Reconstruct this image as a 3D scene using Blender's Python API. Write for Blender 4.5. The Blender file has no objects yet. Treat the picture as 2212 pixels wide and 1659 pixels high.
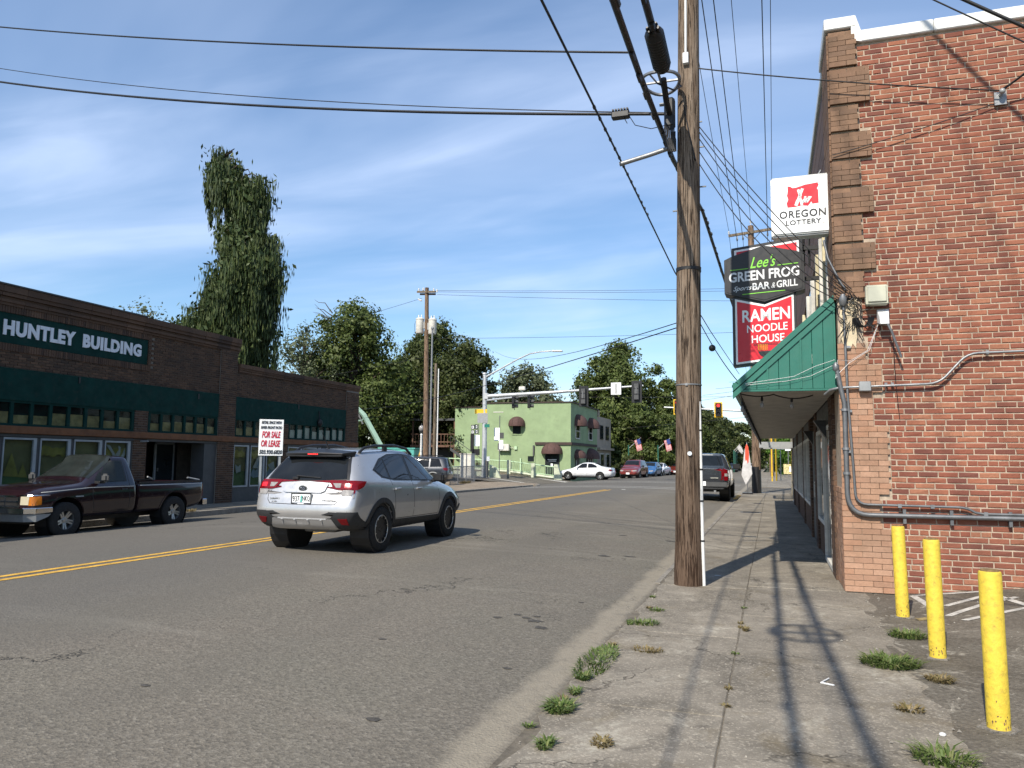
import bpy, bmesh, math, random
import numpy as np
from mathutils import Vector, Matrix, noise
from mathutils.bvhtree import BVHTree
from math import sin, cos, pi, radians as R

random.seed(7)
SC = bpy.context.scene
COL = SC.collection

# ------------------------------------------------------------------ camera
def _cam():
    yaw, pitch, roll = R(18.6), R(5.67), -R(0.6)
    M = Matrix.Rotation(yaw, 3, 'Z') @ Matrix.Rotation(pitch, 3, 'X') @ Matrix.Rotation(roll, 3, 'Y')
    right, fwd, up = M @ Vector((1, 0, 0)), M @ Vector((0, 1, 0)), M @ Vector((0, 0, 1))
    cd = bpy.data.cameras.new('camera'); co = bpy.data.objects.new('camera', cd); COL.objects.link(co)
    m = Matrix.Identity(4)
    for i in range(3):
        m[i][0] = right[i]; m[i][1] = up[i]; m[i][2] = -fwd[i]
    m[2][3] = 1.55
    co.matrix_world = m
    cd.sensor_width = 36; cd.lens = 36 * 1661 / 2212
    cd.clip_start = 0.05; cd.clip_end = 4000
    SC.camera = co
_cam()

# ------------------------------------------------------------------ sky, sun, exposure
SUN_AZ, SUN_EL = R(191.5), R(41.5)       # clockwise from +Y (down the street)
W = bpy.data.worlds.new('World'); SC.world = W; W.use_nodes = True
def _world():
    nt = W.node_tree; N = nt.nodes; L = nt.links
    bg = N['Background']; bg.inputs['Strength'].default_value = 0.105
    sky = N.new('ShaderNodeTexSky'); sky.sky_type = 'NISHITA'; sky.sun_disc = False
    sky.sun_elevation = SUN_EL; sky.sun_rotation = SUN_AZ
    sky.air_density = 1.0; sky.dust_density = 0.25; sky.ozone_density = 2.2; sky.altitude = 50
    hs = N.new('ShaderNodeHueSaturation'); hs.inputs['Saturation'].default_value = 1.22; hs.inputs['Value'].default_value = 1.0
    L.new(sky.outputs[0], hs.inputs['Color'])
    tc = N.new('ShaderNodeTexCoord'); sx = N.new('ShaderNodeSeparateXYZ'); L.new(tc.outputs['Generated'], sx.inputs[0])
    def math_(op, a, b=None):
        n = N.new('ShaderNodeMath'); n.operation = op
        for i, v in enumerate((a, b)):
            if v is None: continue
            if isinstance(v, (int, float)): n.inputs[i].default_value = v
            else: L.new(v, n.inputs[i])
        return n.outputs[0]
    zz = math_('ADD', math_('MAXIMUM', sx.outputs['Z'], 0.0), 0.10)
    px, py = math_('DIVIDE', sx.outputs['X'], zz), math_('DIVIDE', sx.outputs['Y'], zz)
    cb = N.new('ShaderNodeCombineXYZ'); L.new(px, cb.inputs[0]); L.new(py, cb.inputs[1])
    def cloud(rot, sc, nscale, detail, lo, hi, dist, seed):
        mp = N.new('ShaderNodeMapping'); L.new(cb.outputs[0], mp.inputs['Vector'])
        mp.inputs['Rotation'].default_value = (0, 0, R(rot)); mp.inputs['Scale'].default_value = sc
        mp.inputs['Location'].default_value = (seed, seed * .7, seed * .3)
        nz = N.new('ShaderNodeTexNoise'); L.new(mp.outputs[0], nz.inputs['Vector'])
        nz.inputs['Scale'].default_value = nscale; nz.inputs['Detail'].default_value = detail
        nz.inputs['Roughness'].default_value = 0.52; nz.inputs['Distortion'].default_value = dist
        mr = N.new('ShaderNodeMapRange'); mr.interpolation_type = 'SMOOTHSTEP'; L.new(nz.outputs['Fac'], mr.inputs['Value'])
        mr.inputs['From Min'].default_value = lo; mr.inputs['From Max'].default_value = hi
        return mr.outputs[0]
    big = cloud(32, (.55, 1.0, 1), 0.62, 5, .33, .72, .7, 3.1)
    fine = cloud(40, (.36, 1.5, 1), 1.6, 9, .40, .76, .8, 9.4)
    m = math_('ADD', math_('MULTIPLY', big, .42), math_('MULTIPLY', math_('MULTIPLY', fine, big), .42))
    m = math_('ADD', m, math_('MULTIPLY', fine, .08))
    m = math_('MINIMUM', math_('ADD', math_('MULTIPLY', m, .84), .07), .66)
    mix = N.new('ShaderNodeMix'); mix.data_type = 'RGBA'; L.new(m, mix.inputs['Factor'])
    L.new(hs.outputs[0], mix.inputs['A']); mix.inputs['B'].default_value = (5.4, 6.4, 8.4, 1)
    L.new(mix.outputs['Result'], bg.inputs['Color'])
_world()

sd = bpy.data.lights.new('sun', 'SUN'); sd.energy = 4.2; sd.angle = R(0.53); sd.color = (1.0, .925, .81)
so = bpy.data.objects.new('sun', sd); COL.objects.link(so)
_d = Vector((-sin(SUN_AZ) * cos(SUN_EL), -cos(SUN_AZ) * cos(SUN_EL), -sin(SUN_EL)))
so.rotation_euler = _d.to_track_quat('-Z', 'Y').to_euler(); so.location = (-10, -30, 40)
vs = SC.view_settings
vs.view_transform = 'Standard'; vs.look = 'None'; vs.exposure = 0.62; vs.gamma = 1.0; vs.use_curve_mapping = False

# ------------------------------------------------------------------ materials
class NT:
    def __init__(s, name):
        s.m = bpy.data.materials.new(name); s.m.use_nodes = True
        s.nt = s.m.node_tree; s.N = s.nt.nodes; s.L = s.nt.links
        s.b = s.N['Principled BSDF']; s._tc = None
    def n(s, t, **kw):
        x = s.N.new(t)
        for k, v in kw.items(): setattr(x, k, v)
        return x
    def inp(s, node, key, v):
        if hasattr(v, 'default_value') and hasattr(v, 'is_linked'): s.L.new(v, node.inputs[key])
        else: node.inputs[key].default_value = v
    def co(s, kind='Object', scale=None, rot=None, loc=None):
        if s._tc is None: s._tc = s.n('ShaderNodeTexCoord')
        o = s._tc.outputs[kind]
        if scale or rot or loc:
            mp = s.n('ShaderNodeMapping'); s.L.new(o, mp.inputs['Vector'])
            if scale: mp.inputs['Scale'].default_value = scale
            if rot: mp.inputs['Rotation'].default_value = rot
            if loc: mp.inputs['Location'].default_value = loc
            o = mp.outputs[0]
        return o
    def noise(s, scale, detail=4, rough=.55, dist=0, vec=None, out='Fac'):
        x = s.n('ShaderNodeTexNoise'); s.L.new(vec or s.co(), x.inputs['Vector'])
        x.inputs['Scale'].default_value = scale; x.inputs['Detail'].default_value = detail
        x.inputs['Roughness'].default_value = rough; x.inputs['Distortion'].default_value = dist
        return x.outputs[out]
    def voro(s, scale, feature='F1', vec=None, out='Distance', rnd=1):
        x = s.n('ShaderNodeTexVoronoi', feature=feature); s.L.new(vec or s.co(), x.inputs['Vector'])
        x.inputs['Scale'].default_value = scale; x.inputs['Randomness'].default_value = rnd
        return x.outputs[out]
    def rng(s, v, a, b, c=0., d=1., smooth=False):
        x = s.n('ShaderNodeMapRange'); x.clamp = True
        if smooth: x.interpolation_type = 'SMOOTHSTEP'
        s.L.new(v, x.inputs['Value'])
        for k, q in zip(('From Min', 'From Max', 'To Min', 'To Max'), (a, b, c, d)): x.inputs[k].default_value = q
        return x.outputs[0]
    def mth(s, op, a, b=0.):
        x = s.n('ShaderNodeMath', operation=op); s.inp(x, 0, a); s.inp(x, 1, b); return x.outputs[0]
    def mix(s, f, a, b, blend='MIX'):
        x = s.n('ShaderNodeMix', data_type='RGBA', blend_type=blend)
        s.inp(x, 'Factor', f)
        for k, v in (('A', a), ('B', b)):
            if isinstance(v, (tuple, list)): v = tuple(v) + (1,) if len(v) == 3 else v
            s.inp(x, k, v)
        return x.outputs['Result']
    def ramp(s, f, stops, const=False):
        x = s.n('ShaderNodeValToRGB'); s.L.new(f, x.inputs[0]); e = x.color_ramp.elements
        if const: x.color_ramp.interpolation = 'CONSTANT'
        while len(e) < len(stops): e.new(.5)
        for q, (p, c) in zip(e, stops): q.position = p; q.color = tuple(c) + (1,)
        return x.outputs[0]
    def color(s, c): s.inp(s.b, 'Base Color', c if not isinstance(c, (tuple, list)) else tuple(c) + (1,))
    def set(s, rough=.6, metal=0, coat=0, spec=.5, trans=0, ior=1.45):
        b = s.b.inputs
        if hasattr(rough, 'is_linked'): s.L.new(rough, b['Roughness'])
        else: b['Roughness'].default_value = rough
        b['Metallic'].default_value = metal; b['Coat Weight'].default_value = coat; b['Coat Roughness'].default_value = .04
        b['Specular IOR Level'].default_value = spec; b['Transmission Weight'].default_value = trans; b['IOR'].default_value = ior
    def bump(s, h, strength=.3, dist=.01):
        x = s.n('ShaderNodeBump'); x.inputs['Strength'].default_value = strength; x.inputs['Distance'].default_value = dist
        s.L.new(h, x.inputs['Height']); s.L.new(x.outputs[0], s.b.inputs['Normal'])

_M = {}
def mk(name, col, rough=.6, metal=0, var=.25, scale=5, bump=0, bscale=60, coat=0, spec=.5, dirt=0, emit=0):
    """plain painted / metal surface with uneven tone, speckle and a little dirt"""
    if name in _M: return _M[name]
    t = NT(name)
    a = tuple(max(0, c * (1 - var)) for c in col); b = tuple(min(1, c * (1 + var * .6)) for c in col)
    c = t.mix(t.rng(t.noise(scale, 5, .6), .3, .7), a, b)
    if dirt:
        c = t.mix(t.rng(t.noise(scale * 2.3, 6, .7), .52, .75, 0, dirt), c, (.06, .05, .04))
    t.color(c)
    t.set(t.rng(t.noise(scale * 3, 3), .3, .7, max(.02, rough * .85), min(1, rough * 1.15)), metal, coat, spec)
    if bump: t.bump(t.noise(bscale, 4), bump, .01)
    if emit:
        t.inp(t.b, 'Emission Color', tuple(col) + (1,)); t.b.inputs['Emission Strength'].default_value = emit
    _M[name] = t.m
    return t.m

def m_asphalt(name='asphalt', base=(.170, .154, .126), sand=True, dark=1.0):
    t = NT(name); base = tuple(c * dark for c in base)
    geo = t.n('ShaderNodeNewGeometry'); pos = geo.outputs['Position']
    def mapped(sc, rot=0, loc=(0, 0, 0)):
        mp = t.n('ShaderNodeMapping'); t.L.new(pos, mp.inputs['Vector']); mp.inputs['Scale'].default_value = sc
        mp.inputs['Rotation'].default_value = (0, 0, rot); mp.inputs['Location'].default_value = loc
        return mp.outputs[0]
    big = t.noise(.32, 4, .6, .6, vec=mapped((1, .35, 1)))
    med = t.noise(1.6, 5, .6, vec=pos)
    c = t.mix(t.rng(big, .3, .7), tuple(x * .72 for x in base), tuple(x * q for x, q in zip(base, (1.22, 1.16, 1.12))))
    c = t.mix(t.rng(t.noise(.55, 3, .6, vec=mapped((.7, 1, 1), .6, (7, 3, 0))), .42, .66, 0, .5), c, tuple(x * q for x, q in zip(base, (1.0, 1.06, 1.0))))
    c = t.mix(t.rng(med, .35, .7, 0, .45), c, tuple(x * q for x, q in zip(base, (1.22, 1.17, 1.1))))
    # aggregate: pale and dark stones
    v1 = t.voro(52, vec=pos, out='Color')
    sp = t.n('ShaderNodeSeparateColor'); t.L.new(v1, sp.inputs[0])
    c = t.mix(t.rng(sp.outputs[0], .55, 1.0, 0, .55), c, tuple(x * 1.75 for x in base))
    c = t.mix(t.rng(sp.outputs[1], .6, 1.0, 0, .6), c, tuple(x * .42 for x in base))
    c = t.mix(t.rng(t.noise(190, 2, .6, vec=pos), .35, .68, 0, .5), c, tuple(x * .55 for x in base))
    gr = t.noise(27, 3, .75, vec=pos)
    c = t.mix(t.rng(gr, .38, .62, .38, 0), c, tuple(x * .5 for x in base)); c = t.mix(t.rng(gr, .55, .75, 0, .45), c, tuple(x * 1.6 for x in base))
    # pale drag streaks across the lane
    st = t.rng(t.noise(.7, 4, .6, .4, vec=mapped((.28, 1.5, 1), R(-18))), .56, .74, 0, .5)
    c = t.mix(st, c, tuple(x * 1.55 for x in base))
    # worn wheel path towards the crown
    sx = t.n('ShaderNodeSeparateXYZ'); t.L.new(pos, sx.inputs[0])
    xw = t.mth('ADD', sx.outputs[0], t.rng(t.noise(.25, 3, .6, vec=pos), .3, .7, -.5, .5))
    c = t.mix(t.rng(xw, -6.9, -4.6, .55 if sand else 0, 0, True), c, tuple(x * q for x, q in zip(base, (.60, .63, .70))))
    w = t.mth('ABSOLUTE', t.mth('ADD', t.mth('ABSOLUTE', t.mth('ADD', xw, 4.9)), -.85))
    wp = t.mth('MULTIPLY', t.rng(w, .15, .6, 1, 0, True), t.rng(t.noise(.6, 3, vec=mapped((1, .25, 1))), .35, .6, .05, .4 if sand else 0))
    c = t.mix(wp, c, tuple(x * .70 for x in base))
    if not sand:
        c = t.mix(t.rng(t.noise(1.3, 7, .72, 1.0, vec=pos), .48, .66, 0, .7), c, (.062, .052, .038))
        c = t.mix(t.mth('MULTIPLY', t.rng(t.noise(1.9, 6, .75, .6, vec=mapped((1, 1, 1), 0, (3, 8, 0))), .56, .62), t.rng(t.noise(16, 4, .7, vec=pos), .4, .6, .1, .8)), c, (.36, .33, .27))
    # cracks
    wob = t.noise(1.3, 5, .7, out='Color', vec=pos)
    va = t.n('ShaderNodeVectorMath', operation='SCALE'); t.L.new(wob, va.inputs[0]); va.inputs['Scale'].default_value = .9
    vb = t.n('ShaderNodeVectorMath', operation='ADD'); t.L.new(mapped((.5, .22, 1)), vb.inputs[0]); t.L.new(va.outputs[0], vb.inputs[1])
    e = t.voro(.55, 'DISTANCE_TO_EDGE', vec=vb.outputs[0])
    cr = t.mth('MULTIPLY', t.rng(e, .0, .0085, 1, 0), t.rng(t.noise(.45, 3, vec=pos), .48, .6))
    c = t.mix(t.mth('MULTIPLY', cr, .8), c, (.018, .017, .016))
    # oil spots
    o = t.mth('MULTIPLY', t.rng(t.voro(.75, vec=mapped((1, .8, 1), 0, (2.2, .4, 0))), .02, .085, 1, 0), t.rng(t.noise(5, 3, vec=pos), .42, .56))
    c = t.mix(t.mth('MULTIPLY', o, .8), c, (.026, .024, .022))
    if sand:
        edge = t.mth('ADD', sx.outputs[0], t.rng(t.noise(1.4, 5, .6, vec=pos), .3, .7, -.06, .06))
        sd = t.mth('MULTIPLY', t.rng(edge, -1.74, -1.60, 0, .7, True), t.rng(edge, -1.47, -1.40, 1, .2, True))
        sd = t.mth('MULTIPLY', sd, t.rng(t.noise(9, 5, .7, vec=pos), .22, .52, .35, 1))
        c = t.mix(sd, c, (.29, .255, .195))
    t.color(c); t.set(.88, spec=.3)
    h = t.mth('ADD', t.mth('MULTIPLY', t.mth('ADD', t.noise(90, 3, .7, vec=pos), t.mth('MULTIPLY', gr, 1.2)), .8), t.mth('MULTIPLY', t.voro(52, vec=pos), .6))
    h = t.mth('SUBTRACT', h, t.mth('MULTIPLY', cr, 1.5))
    t.bump(h, .75, .008)
    return t.m

def m_concrete(name, base=(.232, .206, .165), stain=.6, speck=True):
    t = NT(name); geo = t.n('ShaderNodeNewGeometry'); pos = geo.outputs['Position']
    oi = t.n('ShaderNodeObjectInfo')
    def mp_(v):
        m_ = t.n('ShaderNodeMapping'); t.L.new(v, m_.inputs['Vector']); m_.inputs['Location'].default_value = (4, 9, 1); return m_.outputs[0]
    big = t.noise(.9, 6, .65, .5, vec=pos); med = t.noise(3.6, 6, .7, vec=pos)
    c = t.mix(t.rng(big, .3, .7), tuple(x * .52 for x in base), tuple(x * 1.18 for x in base))
    c = t.mix(t.rng(med, .45, .72, 0, .5), c, tuple(x * 1.45 for x in base))
    c = t.mix(t.rng(t.noise(2.1, 7, .72, 1.2, vec=pos), .53, .68, 0, stain), c, (.072, .064, .054))
    c = t.mix(t.rng(t.noise(120, 2, .6, vec=pos), .5, .72, 0, .5), c, tuple(x * .5 for x in base))
    v = t.n('ShaderNodeSeparateColor'); t.L.new(t.voro(75, vec=pos, out='Color'), v.inputs[0])
    c = t.mix(t.rng(v.outputs[0], .72, 1, 0, .5), c, tuple(min(1, x * 1.9) for x in base))
    # rough pale spalls
    s_ = t.mth('MULTIPLY', t.rng(t.noise(.9, 6, .75, .8, vec=pos), .55, .62), t.rng(t.noise(14, 4, .7, vec=pos), .42, .6))
    c = t.mix(t.mth('MULTIPLY', s_, .75), c, (.40, .37, .30))
    c = t.mix(t.rng(t.noise(1.5, 5, .7, 1, vec=mp_(pos)), .55, .7, 0, .45), c, (.13, .10, .055))
    # hair cracks
    wob = t.noise(1.1, 5, .7, out='Color', vec=pos)
    vb = t.n('ShaderNodeVectorMath', operation='ADD'); t.L.new(pos, vb.inputs[0]); t.L.new(wob, vb.inputs[1])
    e = t.voro(.62, 'DISTANCE_TO_EDGE', vec=vb.outputs[0])
    cr = t.mth('MULTIPLY', t.rng(e, 0, .010, 1, 0), t.rng(t.noise(.7, 2, vec=pos), .45, .55))
    c = t.mix(t.mth('MULTIPLY', cr, .8), c, (.03, .026, .02))
    c = t.mix(t.rng(oi.outputs['Random'], 0, 1, 0, .3), c, tuple(x * .62 for x in base))
    t.color(c); t.set(.9, spec=.25)
    h = t.mth('SUBTRACT', t.mth('ADD', t.noise(60, 4, .75, vec=pos), t.mth('MULTIPLY', t.noise(8, 6, .7, vec=pos), 1.2)), cr)
    t.bump(h, .55, .01)
    return t.m

def m_brick(name, cols, island=False, weather=.35, soot=(.05, .04, .032), wscale=1.3):
    t = NT(name)
    if island:
        g = t.n('ShaderNodeNewGeometry'); rnd = g.outputs['Random Per Island']; pos = g.outputs['Position']
    else:
        oi = t.n('ShaderNodeObjectInfo'); rnd = oi.outputs['Random']; pos = t.n('ShaderNodeNewGeometry').outputs['Position']
    c = t.ramp(rnd, [(i / len(cols), q) for i, q in enumerate(cols)], const=True)
    c = t.mix(t.rng(t.noise(34, 5, .7, vec=pos), .35, .7, 0, .42), c, tuple(x * .55 for x in cols[0]))
    c = t.mix(t.rng(t.noise(150, 2, .7, vec=pos), .55, .75, 0, .35), c, tuple(min(1, x * 1.7 + .03) for x in cols[0]))
    c = t.mix(t.rng(t.noise(.42, 4, .6, .6, vec=pos), .38, .66, 0, .32), c, tuple(x * .62 for x in cols[0]))
    m_ = t.n('ShaderNodeMapping'); t.L.new(pos, m_.inputs['Vector']); m_.inputs['Scale'].default_value = (2.6, 2.6, .28)
    c = t.mix(t.rng(t.noise(1.2, 5, .65, .3, vec=m_.outputs[0]), .52, .72, 0, .38), c, tuple(x * .5 for x in cols[0]))
    c = t.mix(t.rng(t.noise(wscale, 6, .7, .4, vec=pos), .47, .72, 0, weather), c, soot)
    t.color(c); t.set(.88, spec=.25)
    t.bump(t.mth('ADD', t.noise(70, 5, .75, vec=pos), t.noise(260, 2, .6, vec=pos)), .5, .006)
    return t.m

def m_wood_pole(name, a=(.105, .07, .046), b=(.28, .22, .165), tar=0.):
    t = NT(name)
    v = t.co('Object', (9, 9, .55)); n1 = t.noise(2.2, 7, .7, .3, vec=v)
    n2 = t.noise(7, 4, .65, vec=t.co('Object', (11, 11, .35)))
    c = t.mix(t.rng(n1, .32, .68), a, b)
    c = t.mix(t.rng(n2, .50, .62, 0, .9), c, (.035, .023, .016))
    sx = t.n('ShaderNodeSeparateXYZ'); t.L.new(t.co(), sx.inputs[0])
    if tar: c = t.mix(t.mth('MULTIPLY', t.rng(sx.outputs[2], .0, 3.6, tar, 0), t.rng(n1, .3, .7, .5, 1)), c, (.06, .030, .017))
    t.color(c); t.set(.9, spec=.2)
    t.bump(t.mth('SUBTRACT', n1, t.mth('MULTIPLY', t.rng(n2, .54, .66), .9)), .9, .03)
    return t.m

def m_leaf(name, cols, trans=.32, rough=.55):
    t = NT(name); g = t.n('ShaderNodeNewGeometry')
    c = t.ramp(g.outputs['Random Per Island'], [(i / max(1, len(cols) - 1), q) for i, q in enumerate(cols)])
    c = t.mix(t.rng(t.noise(.45, 3, .6, vec=g.outputs['Position']), .35, .65, 0, .5), c, tuple(x * .6 for x in cols[0]))
    t.color(c); t.set(rough, spec=.3)
    tr = t.n('ShaderNodeBsdfTranslucent'); t.L.new(c, tr.inputs['Color'])
    mx = t.n('ShaderNodeMixShader'); mx.inputs[0].default_value = trans
    t.L.new(t.b.outputs[0], mx.inputs[1]); t.L.new(tr.outputs[0], mx.inputs[2])
    t.L.new(mx.outputs[0], t.N['Material Output'].inputs['Surface'])
    return t.m

def m_paint(name, col, metal=.0, rough=.35, flake=0, coat=1., dust=.25):
    t = NT(name); g = t.n('ShaderNodeNewGeometry')
    c = t.mix(t.rng(t.noise(3, 4), .3, .7), tuple(x * .94 for x in col), tuple(min(1, x * 1.04) for x in col))
    if flake: c = t.mix(t.rng(t.noise(900, 1), .4, .75, 0, flake), c, tuple(min(1, x * 1.7) for x in col))
    sx = t.n('ShaderNodeSeparateXYZ'); t.L.new(t.co(), sx.inputs[0])
    d = t.mth('MULTIPLY', t.rng(sx.outputs[2], .25, .75, dust, .03), t.rng(t.noise(7, 5, .7), .3, .7, .4, 1))
    c = t.mix(d, c, (.16, .14, .11))
    t.color(c); t.set(t.rng(t.noise(14, 4), .3, .75, rough * .85, rough * 1.2), metal, coat)
    return t.m

def m_glass(name, col=(.012, .015, .016), rough=.03, spec=.5):
    t = NT(name)
    c = t.mix(t.rng(t.noise(2.5, 3), .35, .7), col, tuple(x * 1.8 for x in col)); t.color(c)
    t.set(t.rng(t.noise(9, 4), .4, .8, rough, rough * 3), 0, 0, spec, ior=1.5)
    return t.m

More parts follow.
